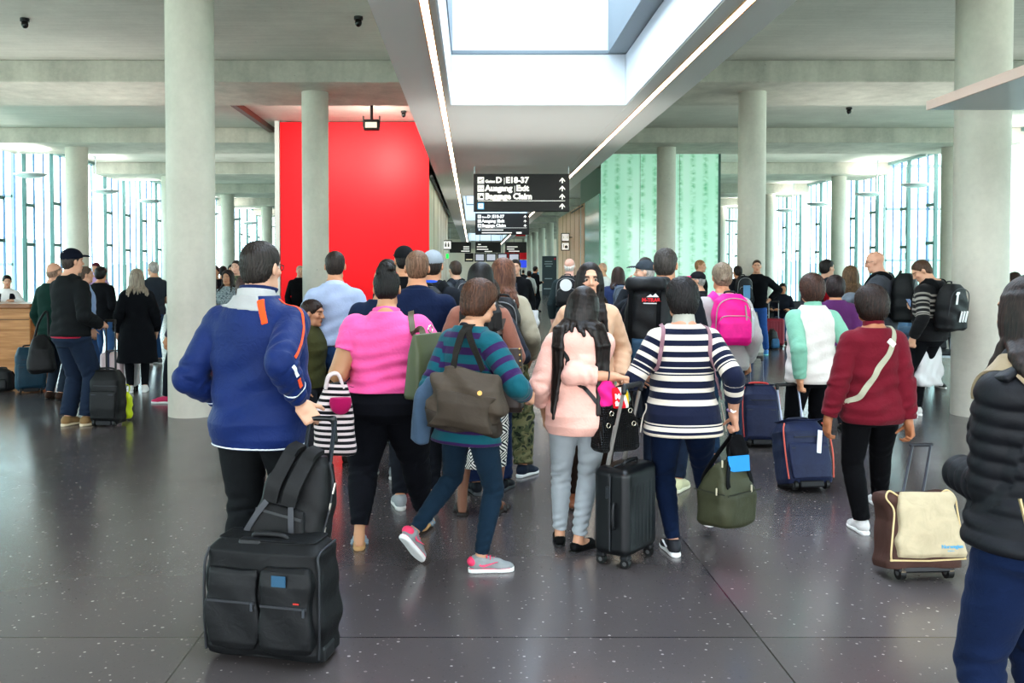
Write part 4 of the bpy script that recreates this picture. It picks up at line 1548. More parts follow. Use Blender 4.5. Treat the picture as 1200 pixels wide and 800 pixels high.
H1 = P(600, 204, D1)[2] - P(600, 248, D1)[2]
c1 = H1 * .205
def rows3(c, b):
    return [dict(z=.83, pic='plane', s=c * .85, t=(('Gates', c * .55, b * .5), ('D', c * 1.05, b), ('|', c * .95, 0), ('E18-37', c * 1.05, b)), arrow=1),
            dict(z=.615, pic='exit', s=c * .85, t=(('Ausgang', c * 1.05, b), ('|', c * .95, 0), ('Exit', c * 1.05, b)), arrow=1),
            dict(z=.40, pic='bag', s=c * .85, t=(('Baggage Claim', c * 1.05, b),), arrow=1)]
pxsign('large black hanging sign reading Gates, Ausgang and Baggage Claim with four arrows', 555, 667, 204, 248, D1, rows3(c1, .011) + [dict(z=.285, bar=1), dict(z=.145, pic='info', s=c1 * .85, arrow=1)])
D2 = 38.5
H2 = P(600, 250, D2)[2] - P(600, 275, D2)[2]
c2 = H2 * .185
r2 = [dict(z=.85, pic='plane', s=c2 * .85, t=(('Gates', c2 * .55, .005), ('D', c2 * 1.05, .01), ('|', c2, 0), ('E18-37', c2 * 1.05, .01)), arrow=1), dict(z=.64, pic='exit', s=c2 * .85, t=(('Ausgang', c2 * 1.05, .01), ('|', c2, 0), ('Exit', c2 * 1.05, .01)), arrow=1),
      dict(z=.43, pic='bag', s=c2 * .85, t=(('Baggage Claim', c2 * 1.05, .01),), arrow=1), dict(z=.32, bar=1), dict(z=.23, pic='info', s=c2 * .45, x=.14, t=(('Dutiful Business', c2 * .5, .004),) if False else (), arrow=0)]
t = pxsign('second black hanging sign below and behind the large one, with five text lines', 557, 620, 250, 275, D2, r2)
w2 = P(620, 260, D2)[0] - P(557, 260, D2)[0]
for zz, L, x in ((.22, .40, .12), (.09, .56, .12)):
    text('lettering', ('Transfer Information' if zz > .2 else 'Restaurants & Shops, Lounges'), c2 * .5, lit, (-w2 / 2 + w2 * x, -.074, H2 * (zz - .03)), None, t, bold=.006) if False else MB().box((-w2 / 2 + w2 * (x + L / 2), -.073, H2 * zz), (w2 * L, .004, H2 * .045)).done('small_print', lit, t)
MB().box((w2 * .31, -.073, H2 * .09), (w2 * .10, .004, H2 * .08)).done('small_print', lit, t)
D3 = 54
for xa, xb, lab, ln in ((527, 552, 'far black sign beside the cream corridor wall, low in the row of three', ((.55, .62, .40), (.35, .62, .40), (.15, .50, .55))), (557, 587, 'far black sign in the middle of the row of three', ((.78, .14, .12), (.55, .10, .40), (.32, .10, .45), (.12, .4, .3))), (592, 617, 'far black sign in front of the red ceiling panel', ((.55, .12, .5), (.34, .12, .35), (.14, .2, .5)))):
    t = pxsign(lab, xa, xb, 283.5, 296, D3, [])
    wz = P(xb, 290, D3)[0] - P(xa, 290, D3)[0]; hz = P(xa, 283.5, D3)[2] - P(xa, 296, D3)[2]
    for z, x, L in ln:
        MB().box((-wz / 2 + wz * (x + L / 2) - wz * .04, -.074, hz * z), (wz * min(L, .9 - x), .004, hz * .09)).done('small_print', lit, t)
# monitors
D4 = 60
for i, (xa, xb) in enumerate(((545, 554.5), (556.5, 568), (569.5, 581.5), (583, 594.5), (596, 608.5))):
    a, b = P(xa, 306.5, D4), P(xb, 296.5, D4)
    t = tag(empty('hanging_monitor', ((a[0] + b[0]) / 2, D4, a[2])), ('hanging black display showing one pale line, first of the row' if i == 0 else '%s pale flight monitor after the black display in the hanging row' % nth[i - 1]), 'monitor', 'hanging flight monitors')
    wz, hz = b[0] - a[0], b[2] - a[2]
    MB().box((0, 0, hz / 2), (wz + .05, .12, hz), .01, 1).done('casing', ink, t)
    if i:
        MB().box((0, -.062, hz / 2), (wz - .12, .006, hz - .16)).done('screen', plain('#c9c9d6', .4, emit=.35), t)
    else:
        MB().box((0, -.062, hz * .25), (wz - .12, .006, hz * .14)).done('screen', plain('#e8e0c0', .4, emit=.35), t)
    MB().cyl((0, 0, hz - .01), (0, 0, ZC - a[2]), .02, seg=8).done('rod', plain('#9a9c9e', .4), t, 40)
# wall pictograms
def flag(label, px, py, D, s, kinds, wallx):
    p = P(px, py, D)
    t = tag(empty('wall_sign', (p[0], D, p[2])), label, 'sign')
    for i, kd in enumerate(kinds):
        z = -i * s * 1.12
        MB().box((0, 0, z), (s * 1.06, .05, s * 1.06), .006, 1).done('sign_panel', ink, t)
        picto(t, 0, z, s * .84, -.028, kd)
    x = wallx - p[0]
    MB().box((x / 2, .0, 0), (abs(x), .03, .04)).done('bracket', plain('#55524e', .5), t)
flag('square toilet pictogram sign standing off the cream corridor wall', 524, 287, 36.2, .36, ('wc',), -1.18)
flag('pair of stacked pictogram signs standing off the beige corridor wall', 662.5, 278, 38.0, .34, ('exit', 'bag'), 4.21)
p = P(522.5, 300, 39.5)
t = tag(empty('wall_sign', (-1.165, 39.5, p[2])), 'small green lit emergency sign on the cream corridor wall', 'sign')
MB().box((.05, 0, 0), (.10, .32, .2), .01, 1).done('lamp_panel', plain('#16e04a', .4, emit=1.2), t)
# far corridor: dark poster board, blue bin, blue display
p = P(644, 330, 62); xw = 17.5 * 62 / FPX
t = tag(empty('poster_board', (p[0], 62, 0)), 'tall dark advertising board with pale text lines far down the corridor', 'sign')
zt = P(644, 300, 62)[2]
MB().box((0, 0, zt / 2), (xw, .18, zt), .02, 1).done('board_panel', plain('#3c464c', .4), t)
for z, w_ in ((.86, .5), (.80, .56), (.74, .4), (.42, .5), (.16, .62)):
    MB().box((-xw * .08, -.095, zt * z), (xw * w_, .006, zt * .022)).done('lettering', plain('#aeb8bd', .5), t)
MB().cyl((xw * .34, -.092, zt * .93), (xw * .34, -.099, zt * .93), .07, seg=16).done('emblem', plain('#d83240', .5), t)
p = P(627, 330, 58)
t = tag(empty('recycling_bin', (p[0], 58, 0)), 'light blue tall recycling bin by the far corridor columns', 'bin')
mb = MB(); mb.box((0, 0, .75), (.42, .42, 1.5), .03, 2); mb.done('bin_body', plain('#5fb4e0', .5), t)
MB().box((0, -.0, 1.53), (.46, .46, .06), .015, 1).done('lid', plain('#3f8fbd', .5), t)
MB().box((0, -.215, 1.25), (.26, .01, .12), .0).done('slot', plain('#20394a', .5), t)
p = P(610, 310, 74.5)
t = tag(empty('display_screen', (p[0], 74.5, 0)), 'blue lit display below the red end panel', 'screen')
MB().box((0, 0, 2.25), (1.0, .1, .62), .02, 1).done('screen', plain('#3a50d8', .4, emit=.5), t)
MB().box((0, .02, .98), (.12, .08, 1.96)).done('post', plain('#5a5a5a', .5), t)
MB().box((0, .0, .02), (.6, .4, .04), .01, 1).done('base', plain('#5a5a5a', .5), t)
# ------------------------------------------------------------------ canopy slab at the top corner
t = tag(empty('canopy', (6.6, 6.0, 3.14)), 'pale overhead canopy slab jutting in front of the concrete column', 'canopy')
MB().box((0, 0, .04), (4.6, 5.0, .075), .006, 1).done('slab', paint('#c9cfcf', .35, .05), t)
MB().box((-2.31, 0, .042), (.02, 5.0, .085)).done('edge_trim', paint('#d6bdb2', .4, .05), t)
for q in (-1, 1):
    MB().cyl((2.0, q * 2.2, .07), (2.0, q * 2.2, ZS - 3.14), .03, seg=10).done('hanger', plain('#a9aeb0', .4, .5), t, 40)
# ------------------------------------------------------------------ service desk
d = P(33, 355, 14.0)
t = tag(empty('service_desk', (-8.3, 14.6, 0)), 'wood-clad service desk with a clerk behind it', 'desk')
xr = P(33, 355, 14.1)[0] + 8.3
mb = MB(); mb.box((xr - 1.5, 0, .52), (3.0, .9, 1.04), .01, 1); mb.done('front_panel', wood('#c08a55', '#96622f', .4), t)
MB().box((xr - 1.5, -.02, 1.075), (3.06, .98, .07), .01, 1).done('counter_top', wood('#a8734a', '#7d4f2d', .35), t)
MB().box((xr - 1.5, -.455, .86), (2.98, .012, .012)).done('groove', plain('#5c3d24', .6), t)
MB().box((xr - 1.5, -.43, .05), (2.9, .03, .10)).done('plinth', plain('#3a2a1e', .6), t)
# ------------------------------------------------------------------ bench rows by the bench-side glazing
def bench(x, y, n, lab, rz=0.):
    t = tag(empty('bench', (x, y, 0), rz), lab, 'bench')
    w = .58
    for i in range(n):
        xx = (i - (n - 1) / 2) * w
        mb = MB(); mb.box((xx, 0, .43), (.54, .48, .06), .025, 2); mb.done('seat', plain('#22262b', .55), t)
        mb = MB(); mb.box((xx, .27, .70), (.54, .06, .50), .025, 2, RX(-.18)); mb.done('backrest', plain('#22262b', .55), t)
    MB().box((0, .05, .37), (n * w, .07, .05)).done('beam', plain('#8c9296', .35, .8), t)
    for q in (-1, 1):
        mb = MB(); mb.box((q * n * w * .36, .05, .19), (.06, .06, .36)); mb.box((q * n * w * .36, .05, .015), (.06, .6, .03)); mb.done('leg', plain('#8c9296', .35, .8), t)
    for i in range(n + 1):
        xx = (i - n / 2) * w
        mb = MB(); mb.box((xx, .02, .64), (.035, .36, .03), .01, 1); mb.box((xx, .15, .52), (.03, .03, .25)); mb.done('armrest', plain('#8c9296', .35, .8), t)
    return t
bench(P(1075, 360, 13.2)[0], 13.2, 4, 'black bench row behind the man with the white carrier bag')
bench(P(912, 360, 20.2)[0], 20.2, 3, 'black bench row where two people sit beside the red suitcase')
# ------------------------------------------------------------------ bags and cases
def thing(name, label, cat, loc, R=None, group=None):
    o = bpy.data.objects.new(name, None); COL.objects.link(o); o.empty_display_size = .1
    M = Matrix(R.tolist()).to_4x4() if R is not None else Matrix.Identity(4)
    M.translation = Vector(loc)
    o.matrix_world = M
    return tag(o, label, cat, group)

def wheel(t, x, y, r, w=.022, m=None, fork=True):
    mb = MB(); mb.cyl((x - w / 2, y, r), (x + w / 2, y, r), r, seg=20)
    o = mb.done('wheel', m or plain('#151515', .5), t, 40)
    MB().cyl((x - w / 2 - .002, y, r), (x + w / 2 + .002, y, r), r * .45, seg=14).done('hub', plain('#6a6a6a', .4, .4), o, 40)
    return o

def pullhandle(t, w, z0, z1, y, m, grip='#1a1a1a', lean=0., r=.008, gw=None):
    "telescopic bars with a grip"
    mb = MB()
    for q in (-1, 1):
        mb.cyl((q * w / 2, y, z0), (q * w / 2, y + lean, z1), r, seg=10)
        mb.cyl((q * w / 2, y, z0), (q * w / 2, y + lean * .45, z0 + (z1 - z0) * .45), r * 1.35, seg=10)
    h = mb.done('pull_handle', m, t, 40)
    f = Fld(.006)
    g = (gw or w) / 2
    f.u(path([(-g, y + lean, z1 - .03), (-g, y + lean, z1), (g, y + lean, z1), (g, y + lean, z1 - .03)], .014), .008)
    fobj('grip', f, plain(grip, .5), h)
    return h

def cord(name, pts, r, m, parent, n=6, seg=8):
    return MB().tube(smooth_path(pts, n), r, seg).done(name, m, parent, 50)

def band(name, pts, up, w, th, m, parent, n=6):
    sp = smooth_path(pts, n)
    return MB().ribbon(sp, [up] * len(sp) if not callable(up) else [up(p) for p in sp], w, th).done(name, m, parent, 40)

def soft_case(label, loc, yaw, w, d, h, c, trim=None, tilt=0., hz=None, hw=.26, wheels=2, piping=None, h_lean=0., vox=.007, pocket=True, tag_c=None, name='suitcase', cat='suitcase', handle_c='#8b8f99', sidew=None):
    R = RZ(rad(yaw)) @ RX(rad(tilt))
    t = thing(name, label, cat, loc, R)
    m = nylon(c)
    z0 = .05
    f = Fld(vox)
    f.u(loft((0, 0, z0), np.eye(3), [(0, w * .47, d * .42), (.03, w * .5, d * .49), (h * .35, w * .51, d * .53), (h * .75, w * .495, d * .5), (h * .93, w * .46, d * .42), (h - z0, w * .36, d * .30)], n=5), 0)
    f.noise(lambda x, y, z: .003 * np.sin(x * 21 + z * 17 + 2 * np.sin(z * 9)) + .002 * np.sin(z * 43 + x * 11))
    fobj('case_body', f, m, t)
    if pocket:
        g = Fld(vox)
        g.u(loft((0, -d * .5, z0 + .03), np.eye(3), [(0, w * .40, d * .06), (h * .2, w * .43, d * .11), (h * .48, w * .42, d * .07), (h * .52, w * .40, d * .03)], n=5), 0)
        o = fobj('front_pocket', g, m, t)
        MB().box((0, -d * .56, z0 + h * .50), (w * .74, .006, .008)).done('zip', plain('#2a2d38', .5), o)
        MB().box((w * .1, -d * .54, z0 + h * .66), (w * .78, .006, .006)).done('zip', plain('#171a24', .5), t)
    if piping:
        for q in (-1, 1):
            cord('piping', [(q * w * .47, -d * .44, z0 + .03), (q * w * .50, -d * .50, z0 + h * .4), (q * w * .475, -d * .47, h * .85), (q * w * .40, -d * .36, h * .97)], .006, plain(piping, .5), t)
    MB().box((0, .02, z0 - .008), (w * .86, d * .86, .035), .01, 1).box((0, -d * .38, z0 - .01), (w * .5, .05, .05), .008, 1).done('base', plain('#17181c', .6), t)
    for q in (-1, 1):
        wheel(t, q * w * .33, -d * .33 if wheels == 2 else -d * .3, .038, .026)
        if wheels == 4:
            wheel(t, q * w * .33, d * .3, .038, .026)
    cord('carry_handle', [(-.09, -d * .05, h - .012), (-.07, -d * .05, h + .025), (.07, -d * .05, h + .025), (.09, -d * .05, h - .012)], .010, plain(trim or '#16171b', .6), t)
    if hz:
        pullhandle(t, hw, h - .06, hz, d * .30, plain(handle_c, .3, .7), lean=h_lean)
    if tag_c:
        MB().box((w * .22, -d * .58, h * .68), (.035, .004, .17), .001, 1, RY(.2)).done('luggage_tag', plain(tag_c, .6), t)
    return t

def backpack(rig, label, w, d, h, c, z, trim='#17181a', strap_c=None, strap_w=.055, dx=0., pocket=True, extra=None, vox=None, handle=True, zipc='#8f8f90', x_sh=.085, low=.5, name='backpack', tilt=0., cloth_m=None, seam=True):
    "a pack worn on the back; local frame y points to the wearer's back"
    H = rig.H
    R = rig.R @ rig.T @ RX(rad(tilt)) @ np.diag([1., 1., 1.])

    o = rig.tp(dx, -.045 * H * (.3 + .7 * rig.wt) - d / 2 - .045, z)
    t = thing(name, label, 'backpack', rig.wo(o), R)
    m = cloth_m or nylon(c)
    vx = vox or (.0065 if rig.D < 8.5 else .011)
    f = Fld(vx)
    f.u(loft((0, 0, -h / 2), np.eye(3), [(0, w * .40, d * .38), (.03, w * .49, d * .47), (h * .3, w * .5, d * .5), (h * .7, w * .47, d * .46), (h * .88, w * .41, d * .38), (h, w * .24, d * .22)], n=3.6), 0)
    f.noise(lambda x, y, z: .003 * np.sin(x * 25 + z * 19 + 2 * np.sin(z * 11)) + .002 * np.sin(z * 47 + x * 15))
    fobj('pack_body', f, m, t)
    if pocket:
        g = Fld(vx)
        g.u(loft((0, -d * .5, -h * .44), np.eye(3), [(0, w * .36, d * .08), (h * .1, w * .42, d * .20), (h * .38, w * .42, d * .20), (h * .5, w * .36, d * .10), (h * .54, w * .3, d * .04)], n=3.6), 0)
        po = fobj('front_pocket', g, m, t)
        MB().tube(smooth_path([(-w * .40, -d * .52, -h * .1), (-w * .33, -d * .58, h * .06), (0, -d * .62, h * .085), (w * .33, -d * .58, h * .06), (w * .40, -d * .54, -h * .1)], 6), .004, 6).done('zip', plain(zipc, .4, .3), po, 50)
    if seam:
        MB().tube(smooth_path([(-w * .46, -d * .33, -h * .2), (-w * .43, -d * .40, h * .2), (-w * .30, -d * .42, h * .36), (0, -d * .40, h * .42), (w * .30, -d * .42, h * .36), (w * .43, -d * .40, h * .2), (w * .46, -d * .33, -h * .2)], 6), .0045, 6).done('zip', plain(zipc, .4, .3), t, 50)
    if handle:
        cord('grab_handle', [(-.045, d * .22, h * .48), (-.035, d * .18, h * .54), (.035, d * .18, h * .54), (.045, d * .22, h * .48)], .009, plain(trim, .6), t)
    if strap_c is not False:
        for q in (-1, 1):
            pts = [rig.tp(q * x_sh * .9 + dx * .5, -.06 * H, z + h * .36), rig.tp(q * x_sh, -.035 * H, .835 * H), rig.tp(q * (x_sh + .012), .02 * H, .835 * H), rig.tp(q * (x_sh + .02), .075 * H, .76 * H), rig.tp(q * (x_sh + .05), .07 * H, .66 * H), rig.tp(q * (x_sh + .085), .0, .60 * H), rig.tp(q * (x_sh + .04), -.07 * H, z - h * .4)]
            so = rig.strap('shoulder_strap', pts, strap_w, cloth(strap_c or c, .8), th=.010, parent=t)
    if extra:
        extra(t)
    return t
# ------------------------------------------------------------------ the front of the crowd
DENIM, BLACKT = '#1f2c40', '#17181c'
# --- man in the navy track jacket
a = Rig(303, 4.2, 1.77, -14, 'm', wt=1.12, sw=1.02, belly=.012, head=(-10, 2, 0), skin='#c79a80', hair='#2b2420',
        hr=dict(p=W(367, 493, 4.04), dir=(.62, .0, -.80), n=(-.3, .85, -.3), grip=1), er=(.15, -1, -.2),
        hl=dict(p=(-.20, .16, .90), dir=(.35, .45, -.85), n=(1, 0, 0), curl=.4), el=(-.6, -1, .0), fl=dict(x=-.13, y=-.02, toe=-2), fr=dict(x=.11, y=.30, toe=-12)).make('man in navy white-yoked track jacket gripping the handle of a black trolley case')
a.trousers(cloth('#1d1f21', .9), ease=.012, fold=.009, rs=(.053, .046, .038, .037, .031), lam=.09)
jf = a.topf(hem=.462, boxy=.75, ease=.026, er=.012, armease=.022, fold=.007, neck=.858, lam=.16, sl=1.9)
jk = a.top('jacket', cloth('#15295c', .6, bump=.35), fld=jf)
H = a.H
g = jf.copy().off(-.002); g.keep(half(a.tp(0, 0, .822 * H), a.T @ nrm((-.08, 0, -1)))); g.keep(half(a.tp(0, .015, 0), a.T @ V3((0, 1, 0)))); g.keep(half(a.tp(-.15, 0, .815 * H), a.T @ nrm((-.8, 0, -.6)))); g.keep(half(a.tp(.075, 0, .82 * H), a.T @ nrm((.9, 0, .25))))
a.part('yoke', g, cloth('#a3a3a2', .7), jk)
g = jf.copy().off(-.0035); g.keep(box(a.tp(.085, -.1, .818 * H), (.015, .2, .058), .002, a.T @ RY(-.30)))
a.part('orange_panel', g, cloth('#f0521e', .7), jk)
for z, wd in ((.466, .005), (.49, .0015)):
    g = jf.copy().off(-.002); g.keep(box(a.tp(0, 0, z * H), (.6, .6, wd), .001, a.T)); g.cut(limb(a.sh[0], a.elb[0], .12)); g.cut(limb(a.elb[1], a.wri[1] + (a.wri[1] - a.elb[1]) * .5, .085)); g.cut(limb(a.elb[0], a.wri[0], .075))
    a.part('hem_band', g, cloth('#d9dcdf' if z < .48 else '#142a5a', .7), jk)
for i in (0, 1):
    e, w_ = a.elb[i], a.wri[i]; dv = nrm(w_ - e)
    g = jf.copy().off(-.0025); c0 = e + (w_ - e) * .62
    R_ = frame(dv, (0, 0, 1)); g.keep(box(c0, (.09, .005, .09), .001, R_))
    a.part('cuff_band', g, cloth('#d9dcdf', .7), jk)
cl = a.collar(cloth('#a8a8a7', .7), h=.066, ease=.016, flare=.004, parent=jk, z=.835)
f = Fld(.006)
nr = .0345 * H * 1.04
f.u(limb(a.tp(0, .004, .835 * H + .045), a.tp(0, .010, .835 * H + .078), [(0, nr * 1.2 + .013), (1, nr * 1.16 + .018)], flat=True, flat0=True), 0); f.cut(limb(a.tp(0, 0, .80 * H), a.tp(0, .012, .95 * H), nr * 1.12))
f.keep(half(a.tp(0, 0, .835 * H + .045), a.T @ nrm((.0, .55, -1))))
a.part('collar_rim', f, cloth('#13244e', .7), jk)
sh, el, wr = a.sh[1], a.elb[1], a.wri[1]
a.strap('sleeve_piping', [a.tp(.07, .01, .845 * H), sh + np.array([.035, -.015, .055]), sh + (el - sh) * .4 + np.array([.075, -.028, 0]), sh + (el - sh) * .85 + np.array([.075, -.03, 0])], .013, cloth('#f0521e'), th=.003, lift=.0005, parent=a.body)
a.strap('sleeve_piping', [el + (wr - el) * .05 + np.array([.07, -.03, .0]), el + (wr - el) * .30 + np.array([.065, -.03, 0])], .016, cloth('#e9e9ea'), th=.003, lift=.0005, parent=a.body)
a.strap('sleeve_piping', [el + (wr - el) * .36 + np.array([.065, -.03, .0]), el + (wr - el) * .56 + np.array([.06, -.03, 0])], .018, cloth('#f0521e'), th=.003, lift=.0005, parent=a.body)
a.shoe(plain('#1b1b1c', .5), '#222222', 'leather'); a.hair('short', '#241d19', vol=.002, hi='#4a423d'); a.specs('#1c1c1c')
# --- woman in the pink polo shirt
b = Rig(453, 5.28, 1.645, 2, 'f', wt=1.55, sw=1.12, belly=.015, head=(-4, 6, 0), skin='#b98a68', hair='#0d0b0b', thin_arms=1.12,
        hl=dict(p=(-.22, .25, 1.02), dir=(.3, .85, .2), n=(.9, 0, -.2), curl=.7), el=(-.28, -1, -.4), hr=dict(p=(.22, .26, 1.0), dir=(-.2, .9, .2), n=(-1, 0, 0), curl=.7), er=(.8, -.7, -.4),
        fl=dict(w=W(421, 630, 5.22), toe=4), fr=dict(w=W(497, 600, 5.55), toe=-12)).make('heavy-set woman in pink polo shirt and black cropped trousers, hair pinned up')
b.trousers(cloth('#15161c', .8), ease=.006, rs=(.060, .050, .041, .040, .027), end=.86, fold=.005, waist=.585, lam=.05)
b.top('polo_shirt', cloth('#f2609f', .8, bump=.3), hem=.565, ease=.018, sl=.52, fold=.008, neck=.85, lam=.075, armease=.014)
b.collar(cloth('#f2609f', .8), h=.035, ease=.014, flare=.008)
b.hair('bun', '#0d0b0b', bun=(-.004, -.062, .108), br=.052, hi='#2c2622')
b.shoe(nylon('#7f8d98'), '#b08a5c', 'sandal')
# --- woman in the teal and purple striped jumper
c = Rig(549, 4.77, 1.585, -42, 'f', wt=1.05, lean=4, head=(-16, 12, 0), skin='#c39478', hair='#3a2419',
        hr=dict(p=(.20, .30, .93), dir=(-.1, .85, -.35), n=(-.9, 0, -.2), curl=.8), er=(.8, -.8, -.2), hl=dict(p=(-.14, .20, .92), dir=(.1, .8, -.2), n=(1, 0, 0), curl=.6), el=(-.15, -1, -.4),
        fr=dict(w=W(563, 665, 4.80), toe=-42), fl=dict(w=W(484, 640, 4.88), z=.115, pitch=46, toe=6)).make('short brown-haired woman striding in teal and purple striped jumper and grey sneakers')
Hc = c.H
c.trousers(cloth('#1b2e3e', .85), ease=.003, rs=(.050, .042, .033, .032, .022), end=.93, fold=.005, lam=.05)
bands = []
z = .40
k = 0
while z < 1.6:
    bands.append((z, ('#10545f', '#361c4c')[k % 2])); z += (.046, .036)[k % 2]; k += 1
c.top('jumper', stripes(tuple(bands), 0., 2.), attr=True, hem=.452, ease=.020, boxy=.5, fold=.006, neck=.845, sl=1.9)
c.collar(cloth('#23222c', .8), h=.018, ease=.010)
c.hair('bowl', '#3a2216', vol=.009, hi='#7a5038', cutz=-.088)
c.shoe(nylon('#8b8f90', .7, 300.), '#ececea', 'sneaker', accent='#e8446c', swoosh='#f05a7c')
for i in (0, 1):   # pink heel counters
    R, o, q = c.footR(i), c.foot0(i), c.H / 1.72
    f = Fld(.005); f.u(ell(o + R @ V3((0, -.045, .062)) * q, np.array((.040, .034, .030)) * q, R), 0); f.cut(ell(o + R @ V3((0, -.01, .062)) * q, np.array((.030, .04, .06)) * q, R), .002)
    c.part('heel_patch', f, nylon('#e8446c'))
    f = Fld(.005); f.u(loft(o + R @ V3((0, 0, .024)) * q, np.stack([R[:, 0], -R[:, 2], R[:, 1]], 1), [(v * q, wv * q * 1.04, .0035) for v, wv in ((-.072, .012), (-.06, .03), (.02, .036), (.125, .046), (.165, .04), (.195, .012))], n=4), 0)
    c.part('sole_stripe', f, plain('#e8446c', .6))
    f = Fld(.006); f.u(limb(c.ank[i], c.ank[i] + nrm(c.knee[i] - c.ank[i]) * .09, .030), 0); c.part('sock', f, cloth('#8fb0a8'))
# --- woman in the pale pink hoodie
d = Rig(679, 5.12, 1.545, -8, 'f', wt=1.08, head=(-24, 8, 4), skin='#c9977a', hair='#120e0d',
        hr=dict(p=W(736, 446, 4.98), dir=(.92, .10, -.12), n=(.05, -.1, -1), grip=1), er=(-.1, -.6, -1), hl=dict(p=(-.20, .12, .72), dir=(0, .3, -.9), n=(1, 0, 0)), 
        fl=dict(w=W(656, 625, 5.30), toe=6), fr=dict(w=W(678, 640, 5.16), toe=-40)).make('woman with waist-length black hair in pale pink hoodie and light jeans')
d.trousers(cloth('#a3a9ad', .85, vary=.12), ease=.004, rs=(.053, .044, .034, .034, .023), end=.95, fold=.007, lam=.045)
d.top('hoodie', cloth('#eab6a8', .85, bump=.3), hem=.456, ease=.024, boxy=.75, fold=.007, sl=1.62, neck=.85, armease=.020, lam=.14,
      extra=lambda f: (f.u(ell(d.tp(0, -.085, .800 * d.H), (.115, .055, .075)), .03), f.u(limb(d.tp(-.075, -.035, .835 * d.H), d.tp(.075, -.035, .835 * d.H), .042), .03)))
d.hair('long', '#120d0c', length=.60, n=34, arc=(-118, 112), gap=(-44, 32, .165), r=.019, spread=1.12, hi='#3b2d28', gloss=.38, seed=4, shift=(-.02, 0))
d.shoe(cloth('#121213', .6), '#171717', 'pump')
d.strap('crossbody_strap', [d.tp(-.10, -.03, .835 * d.H), d.tp(-.06, -.10, .74 * d.H), d.tp(.03, -.12, .64 * d.H), d.tp(.12, -.11, .56 * d.H), d.tp(.17, -.05, .52 * d.H)], .022, plain('#17171a', .5), parent=d.body)
f = Fld(.004); f.u([limb(d.wri[1] - d.hd[1] * .022 + rotm(d.hd[1], t_) @ V3((0, 0, .027)), d.wri[1] - d.hd[1] * .022 + rotm(d.hd[1], t_ + .4) @ V3((0, 0, .027)), .005) for t_ in np.arange(0, 6.2, .5)], .001)
d.part('bracelet', f, plain('#26262c', .4))
# --- woman facing us in peach jacket
e = Rig(690, 6.2, 1.69, 176, 'f', wt=.95, head=(4, 3, 0), skin='#d0a186', hair='#15100f', hl=dict(p=(-.21, .10, .80), dir=(0, .3, -1), n=(1, 0, 0)), hr=dict(p=(.20, .16, .86), dir=(-.1, .4, -1), n=(-1, 0, 0))).make('dark-haired woman in peach jacket facing us behind the pink hoodie')
e.trousers(cloth('#30241f')); e.top('jacket', cloth('#d3ab8e', .8), hem=.46, boxy=.55, ease=.020, fold=.005)
e.shoe(plain('#7d4d33', .5), '#2a1a12', 'leather'); e.hair('long', '#15100f', length=.42, n=26, arc=(-150, 150), r=.018, spread=.95, part=1, hi='#352a27', seed=8)
# --- woman in the navy and cream striped cardigan
g_ = Rig(800, 5.05, 1.585, 3, 'f', wt=1.14, sw=1.05, head=(3, 3, 0), skin='#c4937a', hair='#120f10',
         hr=dict(p=W(860, 503, 4.98), dir=(.22, .10, -1), n=(-.9, .1, -.1), grip=1), er=(.25, -1, 0), hl=dict(p=(-.17, .27, .97), dir=(.4, .8, .1), n=(.8, 0, -.4), curl=.6), el=(-.55, -.8, -.3),
         fl=dict(w=W(789, 645, 5.10), toe=2), fr=dict(w=W(832, 615, 5.45), toe=-14, z=.01, pitch=6)).make('woman with black bobbed hair in navy and cream striped cardigan carrying olive holdall')
g_.trousers(cloth('#0f1e38', .85, vary=.22), ease=.003, rs=(.054, .045, .036, .034, .023), end=.95, fold=.006, lam=.05)
sc = FPX / 5.05
zz = lambda y: CAMH - (y - 319.5) / sc
ST = [(0., '#cdbfae')]
for y1, y0 in ((503.7, 500.5), (497, 494.4), (492.6, 472.5), (464.7, 458), (452, 445), (438.5, 436.5), (434.5, 430.5), (428.5, 422), (416.5, 409.5), (403, 397), (390, 385)):
    ST += [(zz(y1), '#141a33'), (zz(y0), '#d9cdbf')]
cf = g_.topf(hem=.452, ease=.022, boxy=.55, flare=.04, fold=.0035, sl=1.62, er=.016, neck=.842, armease=.012)
g_.top('cardigan', stripes(tuple(ST), 0., 2.), fld=cf, attr=True)
for q in (-1, 1):
    g_.strap('edge_trim', [g_.tp(q * .215, -.02, .56 * g_.H), g_.tp(q * .235, -.02, .50 * g_.H), g_.tp(q * .245, -.02, .458 * g_.H)], .014, cloth('#d9cdbf'), th=.004, parent=g_.body)
g_.collar(cloth('#a9a79d', .85), h=.075, ease=.010, flare=-.004, name='rollneck')
g_.hair('bowl', '#100d0e', vol=.010, cutz=-.095, hi='#332a2a')
f = Fld(.004); w0 = g_.wri[1] - g_.hd[1] * .03; f.u([limb(w0 + rotm(g_.hd[1], t_) @ nrm(np.cross(g_.hd[1], (0, 1, .2))) * .027, w0 + rotm(g_.hd[1], t_ + .4) @ nrm(np.cross(g_.hd[1], (0, 1, .2))) * .027, .006) for t_ in np.arange(0, 6.2, .4)], .001)
wt_ = g_.part('wristwatch', f, plain('#8a6f9a', .4))
nd = nrm(np.array([-.2, -1, .1])); MB().cyl(w0 + nd * .022, w0 + nd * .036, .016, seg=18).done('watch_face', plain('#dcdcdc', .2, .6), wt_, 40)
g_.shoe(nylon('#2a2b30', .6, 300.), '#e9e9e7', 'sneaker', accent='#d8d8d8', swoosh='#f0f0f0')
